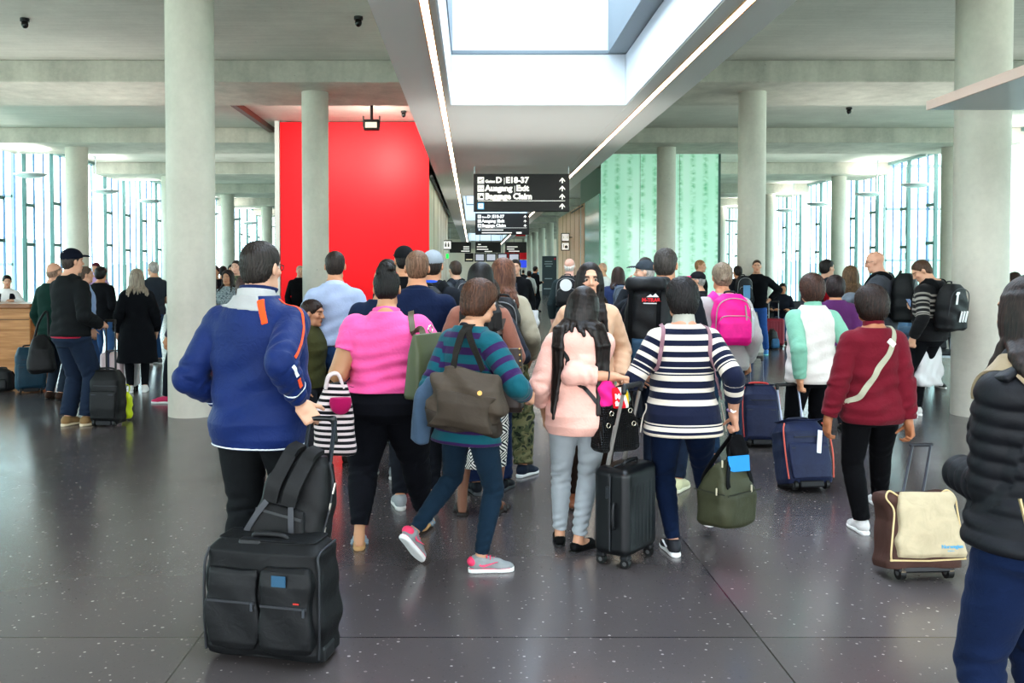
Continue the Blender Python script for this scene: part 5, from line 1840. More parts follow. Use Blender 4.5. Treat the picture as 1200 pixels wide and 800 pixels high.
# shoulder bag straps of hers
for q, xx in ((-1, -.125), (1, .125)):
    pts = [g_.tp(xx * .92, .03, .84 * g_.H), g_.tp(xx * .95, -.05, .82 * g_.H), g_.tp(xx, -.10, .74 * g_.H), g_.tp(xx * 1.25, -.11, .66 * g_.H), g_.tp(xx * 1.6, -.07, .58 * g_.H)] if q > 0 else [g_.tp(xx * .95, .03, .84 * g_.H), g_.tp(xx, -.06, .815 * g_.H), g_.tp(xx * 1.2, -.10, .76 * g_.H), g_.tp(xx * 1.3, -.10, .71 * g_.H), g_.tp(xx * 1.36, -.05, .68 * g_.H)]
    g_.strap('bag_strap', pts, .022, cloth('#8f6b73'), th=.004, parent=g_.body)
# --- woman in maroon jumper
m_ = Rig(1022, 5.42, 1.535, 4, 'f', wt=1.10, sw=1.02, head=(4, 4, 0), skin='#a8704f', hair='#1d1411',
         hr=dict(p=W(1068, 518, 5.32), dir=(.12, -.05, -1), n=(-.9, -.1, 0), curl=.9), er=(.3, -1, 0), hl=dict(p=W(968, 508, 5.42), dir=(-.05, .1, -1), n=(1, .1, 0), curl=.6), el=(-.3, -1, 0),
         fl=dict(w=W(1010, 622, 5.52), toe=-4), fr=dict(w=W(1030, 605, 5.85), toe=-12)).make('dark-haired woman in maroon jumper with pale crossbody strap pulling beige bag')
m_.trousers(cloth('#131316', .85), ease=.005, rs=(.053, .045, .037, .037, .029), fold=.0035, lam=.07)
m_.top('jumper', cloth('#691525', .9, bump=.3), hem=.468, ease=.020, boxy=.6, fold=.007, lam=.10, neck=.842, sl=1.92)
m_.collar(cloth('#691525', .9), h=.075, ease=.012, flare=-.002, name='rollneck', z=.818)
m_.hair('bob', '#1b1210', vol=.016, cutz=-.105, hi='#4c3328')
m_.strap('crossbody_strap', [m_.tp(.075, .04, .84 * m_.H), m_.tp(.085, -.04, .835 * m_.H), m_.tp(.03, -.10, .74 * m_.H), m_.tp(-.05, -.11, .66 * m_.H), m_.tp(-.12, -.10, .58 * m_.H), m_.tp(-.19, .0, .53 * m_.H)], .034, cloth('#a9a792'), th=.004, parent=m_.body)
MB().box(m_.tp(.055, -.118, .785 * m_.H), (.05, .012, .034), .003, 1, RY(.75)).done('buckle', plain('#d8d6cc', .4, .3), m_.body)
m_.shoe(nylon('#d8d6d4'), '#f0f0ee', 'sneaker', accent='#e05a5a')
# --- woman at the picture's edge in black quilted jacket
q_ = Rig(1220, 2.6, 1.62, 14, 'f', wt=1.1, head=(10, 4, 0), skin='#c39478', hair='#171111', hs=1., lod=.0055,
         hl=dict(p=(.02, .30, 1.0), dir=(.8, .4, .1), n=(.6, 0, -.6), curl=.7), el=(-.35, -1, -.3), hr=dict(p=(.2, .25, .95), dir=(0, .9, 0), n=(-1, 0, 0), curl=.6)).make('woman in black quilted down jacket with tan bag strap, cut by the edge')
q_.trousers(cloth('#142240', .85, vary=.25), ease=.004, rs=(.055, .047, .037, .036, .026), fold=.006)
def quilt(f):
    H = q_.H
    def nf(x, y, z):
        p = np.stack([x, y, z], -1)
        L = (p - q_.To) @ q_.T
        zc = L[..., 2]
        best = np.full(x.shape, 9.)
        for i in (0, 1):
            tot = 0
            for A, B in ((q_.sh[i], q_.elb[i]), (q_.elb[i], q_.wri[i])):
                ab = B - A; L_ = np.linalg.norm(ab)
                t = np.clip((p - A) @ ab / L_ ** 2, 0, 1)
                dd = np.linalg.norm(p - A - t[..., None] * ab, axis=-1) - .045 * H
                inn = (dd < .02) & (dd < best)
                zc = np.where(inn, (.789 - .515) * H - tot - t * L_, zc); best = np.minimum(best, dd); tot += L_
        return -.007 * np.abs(np.sin(zc * pi / .052)) + .004
    f.noise(nf)
    f.u(limb(q_.tp(-.085, -.01, .845 * H), q_.tp(.085, -.01, .845 * H), .052), .04); f.u(ell(q_.tp(0, -.085, .825 * H), (.13, .06, .06)), .04)
q_.top('down_jacket', nylon('#0d0e15', .6), hem=.515, ease=.026, boxy=.4, flare=.10, fold=.003, armease=.020, er=.020, sl=1.93, neck=.86, extra=quilt)
f = Fld(.006); f.u(box(q_.tp(-.125, -.02, .838 * q_.H), (.075, .055, .012), .01, q_.T @ RY(-.55) @ RX(-.2)), 0); q_.part('hood_flap', f, nylon('#121319'))
q_.hair('long', '#191211', length=.30, n=26, arc=(-140, 140), r=.02, hi='#46322b', spread=.8)
q_.shoe(plain('#222222'), style='leather')
MB().tube([q_.tp(-.205, -.135, .625 * q_.H), q_.tp(-.185, -.142, .575 * q_.H)], .005, 8).sph(tuple(q_.tp(-.18, -.143, .565 * q_.H)), .009).done('zip_puller', plain('#c9b48a', .3, .7), q_.body, 40)
# ------------------------------------------------------------------ the rest of the crowd
def quick(label, px, D, H, yaw, sex='m', top=('shirt', '#444444', {}), low=('#1e2633', {}), shoe=('#222222', 'leather', '#1a1a1a'), hair=('short', '#231a15', {}), cap=None, collar=None, group=None, glasses=False, hood=None, tm=None, skirt=None, **k):
    r = Rig(px, D, H, yaw, sex, hair=hair[1] if hair else '#231a15', **k).make(label, group)
    lc, lk = low
    lk = dict(lk); lk.setdefault('fold', .005)
    if lc:
        r.trousers(lk.pop('m', None) or cloth(lc), **lk)
    n, cl, tk = top
    tk = dict(tk); tk.setdefault('hem', .49); tk.setdefault('boxy', .5); attr = tk.pop('attr', False)
    ex = None
    if hood:
        ex = lambda f: (f.u(ell(r.tp(0, -.075, .815 * r.H), (.11, .05, .065)), .03), f.u(limb(r.tp(-.07, -.03, .845 * r.H), r.tp(.07, -.03, .845 * r.H), .04), .03))
    r.top(n, tm or cloth(cl), attr=attr, extra=ex, **tk)
    if collar:
        r.collar(cloth(collar), h=.035, ease=.012)
    if shoe:
        r.shoe(cloth(shoe[0], .6), shoe[2], shoe[1])
    if hair:
        r.hair(hair[0], hair[1], **hair[2])
    if cap:
        r.cap(*cap)
    if glasses: r.specs()
    return r
FWD = lambda s, z=1.05, y=.30, x=.12: dict(p=(s * x, y, z), dir=(-s * .4, .9, .1), n=(-s * .5, 0, -.6), curl=.7)
POCK = lambda s, z=.86: dict(p=(s * .20, .10, z), dir=(-s * .3, .4, -.85), n=(-s, 0, 0), curl=.5)
# middle of the queue
navy_polo = quick('man with short fair hair in plain navy polo shirt, back turned, in the queue', 489, 6.2, 1.775, 4, 'm', ('polo_shirt', '#17233f', dict(sl=.6, hem=.50, ease=.022, boxy=.7)), ('#1a1c22', {}), ('#8b8e90', 'sneaker', '#c9c9c6'), ('short', '#6b4c38', dict(hi='#a08068', vol=-.002)), collar='#17233f', sw=1.06, wt=1.1, hl=FWD(-1), hr=FWD(1), fl=dict(x=-.12, y=-.1))
black_cap = quick('tall man in black baseball cap and black top before the red wall', 474, 8.4, 1.86, 20, 'm', ('t_shirt', '#131316', dict(sl=.6)), ('#24262c', {}), hair=('short', '#1d1815', {}), cap=('#1b1c1f',), hl=FWD(-1), hr=FWD(1))
grey_cap = quick('man in grey cap and black hooded jacket with bright blue collar', 507, 7.6, 1.80, -12, 'm', ('jacket', '#22252b', dict(ease=.03)), ('#20242c', {}), hair=('short', '#2a211c', {}), cap=('#8f969e',), collar='#2a55c8', hood=1, hr=FWD(1), hl=FWD(-1))
bald_q = quick('balding man in navy fleece with grey shoulder straps beyond the pink shirt', 449, 7.0, 1.66, -8, 'm', ('fleece', '#1d2942', dict(ease=.03)), ('#2b2f38', {}), ('#6f7376', 'sneaker', '#b9b9b6'), ('fringe', '#6b5546', {}), wt=1.2, sw=1.05, skin='#b98a6c', hl=FWD(-1), hr=FWD(1))
fore = quick('dark-haired man turned sideways behind the balding man', 455, 9.4, 1.76, 62, 'm', ('jacket', '#24272e', {}), hair=('short', '#251d18', {}), skin='#c79c82')
blue_shirt = quick('man in pale blue dress shirt and belted jeans, back turned beside the concrete column', 393, 7.5, 1.80, 3, 'm', ('dress_shirt', '#a9b6d2', dict(hem=.565, ease=.020, boxy=.5, fold=.007, sl=1.9)), ('#223a5c', dict(ease=.008, waist=.60)), ('#2a2320', 'leather', '#1a1614'), ('short', '#2b211c', dict(vol=-.002)), collar='#b4c0da', sw=.96, wt=1.02, hl=FWD(-1, 1.0, .25, .2), hr=FWD(1, 1.0, .25, .2), el=(-.5, -.8, -.6))
f = Fld(.008); f.u(loft(blue_shirt.To, blue_shirt.T, [(z_, w_ + .017, d_ + .017, y_) for z_, w_, d_, y_ in blue_shirt.st], z0=(.562 - .515) * 1.8, z1=(.582 - .515) * 1.8), 0); blue_shirt.part('belt', f, plain('#6d5a4a', .5))
child = quick('dark-haired girl in olive jacket peering round the navy track jacket', 363, 7.3, 1.40, -110, 'f', ('jacket', '#4a4a2c', dict(ease=.024)), ('#2c2c30', {}), hair=('pony', '#2a1b14', dict(bun=(0, -.10, .0))), head=(8, 6, 0), skin='#b98668')
dread = quick('woman with long black braids and patterned skirt in front of khaki jacket', 562, 5.95, 1.69, -10, 'f', ('blouse', '#8f5f50', dict(hem=.52, ease=.018)), (None, {}), None, ('dreads', '#0d0c0d', dict(length=.62, n=34, r=.0125, k=.003, arc=(-125, 125), seed=3, spread=1.05, hi='#26221f', shift=(.03, 0))), skin='#7d5440', head=(-12, 4, 0), fl=dict(x=-.115, y=-.02, toe=14), fr=dict(x=.11, y=.04, toe=-14), wt=1.0, sw=.95, hl=FWD(-1), hr=FWD(1))
dread.shoe(plain('#2a2624', .5), '#2a2220', 'sandal')
@mat('maze')
def maze():
    t = NT('maze_print')
    tc = t.n('ShaderNodeTexCoord'); mp = t.n('ShaderNodeMapping'); mp.inputs['Rotation'].default_value = (0, 0, rad(45))
    sp = t.n('ShaderNodeSeparateXYZ'); t.l(tc.outputs['Object'], sp.inputs[0])
    cb = t.n('ShaderNodeCombineXYZ'); t.l(t.math('SUBTRACT', sp.outputs[0], sp.outputs[1]), cb.inputs[0]); t.l(sp.outputs[2], cb.inputs[1])
    t.l(cb.outputs[0], mp.inputs['Vector'])
    s2 = t.n('ShaderNodeSeparateXYZ'); t.l(mp.outputs[0], s2.inputs[0])
    fx = [t.math('ABSOLUTE', t.math('SUBTRACT', t.math('FRACT', t.math('DIVIDE', s2.outputs[i], .088)), .5)) for i in (0, 1)]
    d = t.math('MAXIMUM', fx[0], fx[1])
    v = t.math('GREATER_THAN', t.math('FRACT', t.math('MULTIPLY', d, 5.4)), .5)
    t.l(t.mix(v, '#e4e2da', '#15171c'), t.b.inputs['Base Color']); t.set(Roughness=.85)
    return t.m
Hd = dread.H
f = Fld(.007); f.u(loft(dread.To, dread.T, [((.20 - .515) * Hd, .17, .15, 0), ((.36 - .515) * Hd, .19, .155, 0), ((.49 - .515) * Hd, .185, .15, -.01), ((.57 - .515) * Hd, .15, .12, 0), ((.61 - .515) * Hd, .14, .11, 0)], n=2.2,
    bulge=lambda x, y, z, w_, d_: F(.008) * np.sin(7 * np.arctan2(y, x) + 1).astype(F) * np.clip(-z * 3, 0, 1)), 0)
dread.part('skirt', f, maze())
dread.strap('scarf', [dread.tp(.02, -.10, .80 * Hd), dread.tp(.09, -.04, .845 * Hd), dread.tp(.10, .05, .80 * Hd), dread.tp(.12, .09, .70 * Hd), dread.tp(.13, .09, .60 * Hd)], .075, stripes(tuple((q * .021, ('#c7664a', '#2a2226', '#d9b49a')[q % 3]) for q in range(90)), 0., 2., attr='none') if False else blotch(('#2a2226', '#b5604a', '#d8b59f'), 38.), th=.010, parent=dread.body)
khaki = quick('auburn-haired woman in khaki jacket and camouflage trousers', 588, 7.15, 1.73, -14, 'f', ('jacket', '#a39a86', dict(ease=.026, hem=.47)), ('#3c4433', dict(m=blotch(('#23271f', '#4c5138', '#6e6a4c', '#2f352a'), 16.), ease=.022, rs=(.055, .050, .044, .042, .030), fold=.009)), ('#202838', 'sneaker', '#e4e4e4'), ('long', '#5a3527', dict(length=.26, n=20, hi='#9a6a50', vol=.008, arc=(-130, 130))), head=(-20, 4, 0), hr=POCK(1), hl=FWD(-1), fr=dict(w=W(613, 548, 7.05), toe=-24), fl=dict(x=-.08, y=.2))
f = Fld(.008); f.u([limb(khaki.tp(.0 + .085 * math.sin(t_), -.01 + .07 * math.cos(t_), .838 * 1.73), khaki.tp(.085 * math.sin(t_ + .5), -.01 + .07 * math.cos(t_ + .5), .838 * 1.73), .026) for t_ in np.arange(0, 6.2, .5)], .02); khaki.part('scarf', f, cloth('#3f7f86'))
jean = quick('person in straight navy jeans standing between the braids and the camouflage trousers', 572, 6.5, 1.58, 6, 'f', ('jumper', '#3b3f48', {}), ('#1c2a4a', dict(ease=.016, rs=(.052, .046, .040, .038, .034))), ('#23262c', 'sneaker', '#4a4d52'), ('bob', '#2a1c16', {}), fr=dict(w=W(590, 560, 6.6), toe=-30), hl=FWD(-1), hr=FWD(1))
talker = quick('young man in black jacket facing us with a white carrier bag', 604, 14.4, 1.82, 176, 'm', ('jacket', '#17181b', dict(ease=.028, sl=1.95)), ('#26344d', {}), ('#d9d9d8', 'sneaker', '#efefef'), ('short', '#181413', dict(vol=.004)), skin='#c99d84', hl=dict(p=(-.22, .06, .80), dir=(0, .1, -1), n=(1, 0, 0), grip=1), hr=dict(p=(.02, .22, 1.33), dir=(-.8, .3, .4), n=(0, -1, 0), curl=.9), er=(.9, .2, -.6))
f = Fld(.014); f.u(loft(talker.To, talker.T, [(z_, w_ * .42, d_ + .037, y_) for z_, w_, d_, y_ in talker.st if z_ < .56], z0=(.5 - .515) * 1.82, z1=(.80 - .515) * 1.82), 0); f.keep(half(talker.tp(0, .02, 0), talker.T @ V3((0, -1, 0)))); talker.part('t_shirt', f, cloth('#3d4048'))
ginger = quick('person with long gingery hair beside the young man in black', 594, 16.2, 1.74, 60, 'f', ('coat', '#8c6236', dict(hem=.42)), ('#2a2a30', {}), hair=('long', '#8a5b2e', dict(length=.35, n=14)))
walker_l = quick('man with dark grey sweater and strap walking along the cream corridor wall', 534, 13.0, 1.78, 32, 'm', ('sweater', '#43484f', {}), ('#2a2f38', {}), hair=('short', '#3a2a20', dict(vol=.004)), skin='#c79c82')
far_w = quick('distant woman in white top deep in the corridor', 620, 33, 1.66, 12, 'f', ('blouse', '#d9d9d8', {}), ('#2a2d33', {}), hair=('bob', '#2a1c16', {}))
far_m = quick('distant man in black standing by the blue recycling bin', 627, 36, 1.84, -60, 'm', ('t_shirt', '#1a1b1e', {}), ('#20232a', {}), hl=FWD(-1, 1.2), hr=FWD(1, 1.2))
far_p = quick('distant person in grey walking far down the corridor', 606, 46, 1.7, 180, 'm', ('jacket', '#6c7076', {}))
far_q = quick('distant person in dark coat beyond the monitors', 613, 52, 1.72, 0, 'm', ('jacket', '#2a2d33', {}))
bald_c = quick('bald man with white and black backpack walking away down the corridor', 667, 13.6, 1.83, -14, 'm', ('jacket', '#2f3a3c', {}), ('#3a3f46', {}), hair=('fringe', '#cfc8c0', {}), skin='#d9a896')
white_t = quick('bald man in pale shirt before the green glass', 706, 17.5, 1.80, 140, 'm', ('t_shirt', '#cfd6d2', dict(sl=.6)), ('#4a5058', {}), hair=('buzz', '#b5977f', {}), skin='#c99d7c')
navy_f = quick('woman with long brown hair in navy top and small grey backpack', 724, 13.2, 1.69, 4, 'f', ('t_shirt', '#2e3a5e', dict(sl=.8, ease=.03, hem=.46)), ('#16181d', {}), hair=('long', '#33211b', dict(length=.22, n=16, vol=.006)), wt=1.25, sw=1.05)
cap_m = quick('bearded man in slate grey cap raising his hand to his face', 757, 9.4, 1.74, 62, 'm', ('jacket', '#22252a', {}), ('#2a2d33', {}), hair=('buzz', '#a09a94', {}), cap=('#3b4148', 'fwd'), skin='#d6a890', head=(16, 0, 0), hl=dict(p=(-.02, .20, 1.52), dir=(.2, -.1, 1), n=(.3, -1, 0), curl=.4), el=(-.5, .6, -1))
spec_m = quick('man with glasses and dark hair looking over the slate grey cap', 756, 10.8, 1.80, 150, 'm', ('jacket', '#3a3d42', {}), hair=('short', '#2c2420', {}), skin='#cfa084', glasses=True)
pack_m = quick('tall man with short dark hair carrying the big trekking backpack', 779, 6.6, 1.80, -24, 'm', ('jacket', '#1c1e24', dict(ease=.026)), ('#1f2a3c', {}), ('#d0cfa8', 'sneaker', '#e2e0c8'), ('short', '#2e2723', dict(hi='#6a625c')), collar='#a9bcd8', sw=1.04, hl=dict(p=(-.30, .05, .86), dir=(0, .1, -1), n=(1, 0, 0)))
pink_f = quick('fair-haired woman in pale grey top wearing the bright pink backpack', 846, 7.6, 1.70, 2, 'f', ('jumper', '#b3aeac', dict(ease=.024, boxy=.7, hem=.47)), ('#22384f', dict(ease=.005)), ('#43464c', 'sneaker', '#e0a0a0'), ('bun', '#83705f', dict(bun=(0, -.105, -.01), br=.034, hi='#b39f86', vol=.004)), sw=1.10, wt=1.16, hr=dict(p=W(876, 436, 7.6), dir=(.1, -.2, -1), n=(-1, 0, 0), grip=1), er=(.3, -1, -.1), hl=FWD(-1), fr=dict(w=W(862, 535, 7.8)), fl=dict(x=-.1, y=-.15))
pinkcap = quick('grey-haired person in black cap with bright pink brim', 818, 11.6, 1.62, 76, 'm', ('jacket', '#26282d', {}), hair=('short', '#9a9590', {}), cap=('#222226', 'fwd', '#ee4a86'), skin='#cfa084')
black_g = quick('man with fair cropped hair in black top before the green glass', 819, 17.6, 1.86, -120, 'm', ('sweater', '#17191c', {}), ('#202228', {}), hair=('buzz', '#9a7350', {}), skin='#cfa084')
packed = quick('person with black and blue backpack standing behind the middle concrete column', 864, 17.2, 1.74, 10, 'm', ('jacket', '#24272c', {}), ('#3a4a5c', {}))
smile = quick('smiling man in black sweater and blue jeans, hand on hip', 886, 17.6, 1.86, 152, 'm', ('sweater', '#16181c', dict(ease=.02)), ('#2f5a9a', {}), ('#2f7fc0', 'sneaker', '#7fd0d8'), ('short', '#3a2a20', dict(vol=-.003)), skin='#d0a084', head=(12, 0, 0), hl=dict(p=(-.19, .04, 1.0), dir=(.5, .4, -.6), n=(1, 0, 0), curl=.4), el=(-1, -.7, 0), fl=dict(x=-.2, y=.05), fr=dict(x=.1))
red_m = quick('man in red top with dark backpack before the windows', 967, 12.6, 1.80, -72, 'm', ('t_shirt', '#b5172a', dict(sl=.7)), ('#2a2d33', {}), hair=('short', '#1d1715', {}), skin='#c99d84')
longh = quick('woman with very long wavy brown hair and black top', 996, 11.6, 1.70, 4, 'f', ('t_shirt', '#1d1d20', {}), ('#2a3038', {}), hair=('long', '#5e4430', dict(length=.5, n=24, r=.022, hi='#a0805c', arc=(-130, 130), vol=.005)))
purple = quick('dark-haired woman in purple jumper beside the white and green top', 978, 9.0, 1.58, -8, 'f', ('jumper', '#5a2c5e', dict(ease=.024)), ('#26262c', {}), hair=('bob', '#1d1517', dict(vol=.012, cutz=-.14, hi='#4a3434')), wt=1.1)
vest = quick('brown-haired woman in white waistcoat over pale green sleeves pulling navy case', 951, 7.0, 1.605, 4, 'f', ('jumper', '#7fb29c', dict(ease=.016, hem=.50, sl=1.95)), ('#15161a', dict(ease=.008)), ('#cfd2d4', 'sneaker', '#eeeeee'), ('bob', '#34211b', dict(vol=.010, cutz=-.12, hi='#6e4a3c')), sw=1.05, wt=1.12, hl=dict(p=W(940, 458, 6.85), dir=(.1, .05, -1), n=(.9, 0, 0), grip=1), el=(-.25, -1, 0), hr=dict(p=(.2, .22, .95), dir=(0, .9, 0), n=(-1, 0, 0)), fl=dict(x=-.06, y=.28), fr=dict(x=.12, y=.1))
vf = vest.topf(hem=.475, ease=.024, boxy=.6, arms=False, neck=.852, fold=.005)
vest.part('waistcoat', vf, cloth('#d6cfc9', .8))
vest.collar(cloth('#7fb29c'), h=.05, ease=.012)
bald_g = quick('tall bald man in glasses and grey-black jacket holding a blanket roll', 1030, 10.9, 1.885, 54, 'm', ('jacket', '#50545c', dict(ease=.030, hem=.47)), ('#2c3c58', {}), ('#3a3a3c', 'sneaker', '#8a8a8a'), None, skin='#d8a58c', glasses=True, head=(6, 14, 0), hl=FWD(-1, 1.12, .32, .16), hr=FWD(1, 1.12, .32, .10), wt=1.12, sw=1.05, hood=1)
lean_m = quick('young man in patterned black sweater leaning on the column over his phone', 1088, 9.85, 1.80, 27, 'm', ('sweater', '#1a1a1c', dict(ease=.020, hem=.49, attr=True)), ('#15161a', dict(ease=.006)), ('#d8d6d2', 'sneaker', '#eeeeec'), ('short', '#4a3526', dict(vol=-.004)), skin='#cfa084', lean=-3, head=(46, 34, 0), hl=dict(p=(-.24, .02, .80), dir=(0, .1, -1), n=(1, 0, 0), grip=1), hr=dict(p=(.10, .32, 1.22), dir=(-.2, .8, .5), n=(0, -.4, .8), curl=.6), fl=dict(x=-.09, y=.14), fr=dict(x=.08, y=.20), hood=1,
    tm=stripes(((0, '#1a1a1c'), (1.13, '#8c8880'), (1.145, '#1a1a1c'), (1.155, '#9a968e'), (1.17, '#1a1a1c'), (1.20, '#9a968e'), (1.225, '#1a1a1c'), (1.26, '#8c8880'), (1.275, '#1a1a1c'), (1.30, '#9a968e'), (1.33, '#1a1a1c'), (1.36, '#8c8880'), (1.385, '#1a1a1c')), 0., 2.))
edge_far = quick('person in pale lilac top beyond the concrete column by the windows', 1188, 15.0, 1.62, 20, 'f', ('blouse', '#b0a0b4', {}), ('#30343c', {}), hair=('bob', '#3a2a24', {}))
# desk side
cap_g = quick('man in navy cap and black zipped jacket with red hem beside the column', 84, 9.35, 1.86, -30, 'm', ('jacket', '#1e2022', dict(ease=.024, hem=.515, boxy=.6, fold=.006)), ('#1f2a3c', dict(ease=.016, rs=(.054, .048, .042, .04, .036), fold=.008)), ('#8a6f4a', 'sneaker', '#cfc3a8'), ('short', '#3a2f2a', {}), cap=('#161a28', 'fwd'), hood=1, skin='#cf9f86', head=(-12, 0, 0), hr=dict(p=(.20, .27, 1.06), dir=(-.3, .85, 0), n=(-.6, 0, -.6), curl=.8), hl=dict(p=(.02, .30, 1.05), dir=(.5, .8, 0), n=(.6, 0, -.6), curl=.8), fl=dict(x=-.08), fr=dict(x=.10, y=.10), wt=1.05)
f = Fld(.012); f.u(loft(cap_g.To, cap_g.T, [(z_, w_ + .021, d_ + .021, y_) for z_, w_, d_, y_ in cap_g.st], z0=(.505 - .515) * 1.86, z1=(.525 - .515) * 1.86), 0); cap_g.part('red_hem', f, cloth('#a5203c'))
mb = MB()
mb.prism([(-.055, .0), (-.03, .016), (.0, .022), (.03, .034), (.052, .036), (.03, .022), (.015, .004), (.03, -.012), (.0, .004), (-.02, .004), (-.035, -.012)], -.002, .002, None, (0, 0, 0))
lg = mb.done('cap_emblem', plain('#e6e6e6', .6), cap_g.body)
qv = cap_g.hp(-.02, -.113, .058); lg.matrix_local = Matrix.Translation(Vector(qv)) @ Matrix((cap_g.HR @ np.stack([(1, 0, 0), (0, .35, .94), (0, -.94, .35)], 1)).tolist()).to_4x4()
green_j = quick('man in dark green jacket half hidden by the navy-capped man, black bag at his side', 64, 11.3, 1.74, -24, 'm', ('jacket', '#14302a', dict(ease=.034, hem=.44)), ('#26303c', {}), ('#3a2a22', 'leather', '#1a1614'), ('fringe', '#8a7060', {}), skin='#cf9f86')
lt_blue = quick('man in pale blue shirt standing beyond the navy-capped man', 100, 12.4, 1.70, -60, 'm', ('dress_shirt', '#9db2d8', dict(ease=.02)), ('#2f4a72', {}), hair=('short', '#5a4a40', {}), skin='#cf9f86')
carrier = quick('man in black jumper and jeans carrying a child on his chest', 119, 14.6, 1.70, -10, 'm', ('jumper', '#17181c', dict(ease=.024)), ('#3f628e', {}), ('#d8d8d6', 'sneaker', '#eeeeec'), ('short', '#16110f', dict(vol=.012)), hr=FWD(1, 1.12, .25, .1), hl=FWD(-1, 1.0, .25, .1))
kid = quick('small child in lilac top and maroon hat held against the black jumper', 114, 14.95, 1.05, 170, 'f', ('jumper', '#b79cc8', {}), ('#8f5a70', {}), ('#c0486a', 'sneaker', '#eeeeee'), ('bob', '#3a2a24', {}), cap=('#5a2430', 'fwd'), skin='#d0a084', hl=FWD(-1, .72, .2, .1), hr=FWD(1, .72, .2, .1))
kid.body.location.z = .72
coat_f = quick('woman with grey-blonde shoulder-length hair in long black coat and white trainers', 161, 12.0, 1.66, 22, 'f', ('coat', '#16181d', dict(hem=.25, ease=.026, flare=.10, boxy=.2, fold=.008, lam=.3)), ('#16181d', dict(ease=.002)), ('#e6e6e4', 'sneaker', '#f2f2f0'), ('long', '#8f8070', dict(length=.24, n=18, hi='#cfc2b0', vol=.006)), skin='#d0a48c', glasses=True)
grey_m = quick('grey-haired man in slate t-shirt with pink jacket over his arm', 181, 15.6, 1.80, 55, 'm', ('t_shirt', '#353b44', dict(sl=.75)), ('#27496e', {}), ('#5a5a5c', 'sneaker', '#cccccc'), ('short', '#a39e98', {}), skin='#cfa084', hl=FWD(-1, 1.05, .28, .12), hr=FWD(1, 1.05, .28, .12))
f = Fld(.016); f.u(box((.10, .24, .86), (.16, .07, .30), .05), 0); f.noise(lambda x, y, z: .012 * np.sin(x * 30 + 2 * np.sin(z * 8)))
grey_m.part('jacket_over_arm', f, cloth('#d9938c'))
clerk = quick('desk clerk in white blouse and dark waistcoat behind the wooden counter', 9, 15.4, 1.57, -165, 'f', ('blouse', '#e2e2e2', dict(ease=.02)), ('#22252c', {}), hair=('bun', '#15100f', dict(bun=(0, -.10, .03))), skin='#d0a48c', hl=FWD(-1, 1.13, .28, .1), hr=FWD(1, 1.13, .28, .1), head=(20, 6, 0))
vf = clerk.topf(hem=.52, ease=.026, arms=False, neck=.80); vf.cut(box(clerk.tp(0, .16, .80 * 1.57), (.06, .12, .16), .01, clerk.T @ RY(.0)), .01); clerk.part('waistcoat', vf, cloth('#1c1c24'))
hidden = quick('person in bright pink trainers standing behind the concrete column', 215, 11.0, 1.68, 80, 'f', ('jumper', '#4a4450', {}), ('#20232a', {}), ('#c0305e', 'sneaker', '#e8e8e8'), ('bob', '#2a1c16', {}), fl=dict(x=-.05, y=.20), fr=dict(x=.05, y=.02))
# crowd between the column and the red wall
quick('woman with dark hair in plum jacket directly beyond the navy track jacket', 291, 6.9, 1.60, 24, 'f', ('jacket', '#3a2334', dict(ease=.034, boxy=.7)), ('#26262c', {}), hair=('bob', '#3a221c', dict(vol=.01)), sw=1.1, wt=1.15)
quick('man in dark jacket and white shirt watching, near the red wall', 253, 17.0, 1.74, 176, 'm', ('jacket', '#1b1e26', {}), hair=('short', '#1a1412', {}), skin='#b98a6c')
quick('woman in white blouse standing by the concrete column', 248, 14.6, 1.60, 190, 'f', ('blouse', '#dcdcdc', {}), ('#1c1c22', {}), hair=('long', '#2a1512', dict(length=.24, n=12)), skin='#b98a6c', hl=FWD(-1), hr=FWD(1))
quick('woman with curly dark hair in grey patterned blouse', 268, 14.2, 1.64, 168, 'f', ('blouse', '#8f989c', dict(ease=.022)), ('#5f7480', {}), hair=('long', '#211613', dict(length=.22, n=14, vol=.016)), skin='#b98a6c', hl=FWD(-1, 1.1), hr=FWD(1, 1.1), tm=blotch(('#59646c', '#9aa4a6', '#7b868c'), 40.))
quick('pale man with cropped dark hair in camouflage shirt', 278, 15.6, 1.83, 172, 'm', ('shirt', '#4a5040', {}), hair=('buzz', '#2a201a', {}), skin='#dcae98', tm=blotch(('#3a4034', '#5d6350', '#7a7864'), 22.))
quick('dark-haired man behind the camouflage shirt', 262, 18.2, 1.74, 20, 'm', ('jacket', '#23262c', {}), hair=('short', '#14100f', {}))
quick('dark-haired person looking over the camouflage shirt', 272, 19.5, 1.78, 200, 'm', ('jacket', '#33343c', {}), hair=('short', '#14100f', {}), skin='#b98a6c')
quick('sandy-haired man standing tall beyond the camouflage shirt', 285, 17.4, 1.86, 150, 'm', ('jacket', '#5b554e', {}), hair=('short', '#8a6a50', {}), skin='#cfa084')
quick('man in black suit standing against the red wall', 352, 19.2, 1.76, 200, 'm', ('suit_jacket', '#15161a', dict(hem=.46)), hair=('buzz', '#b09a86', {}), skin='#d6a890')
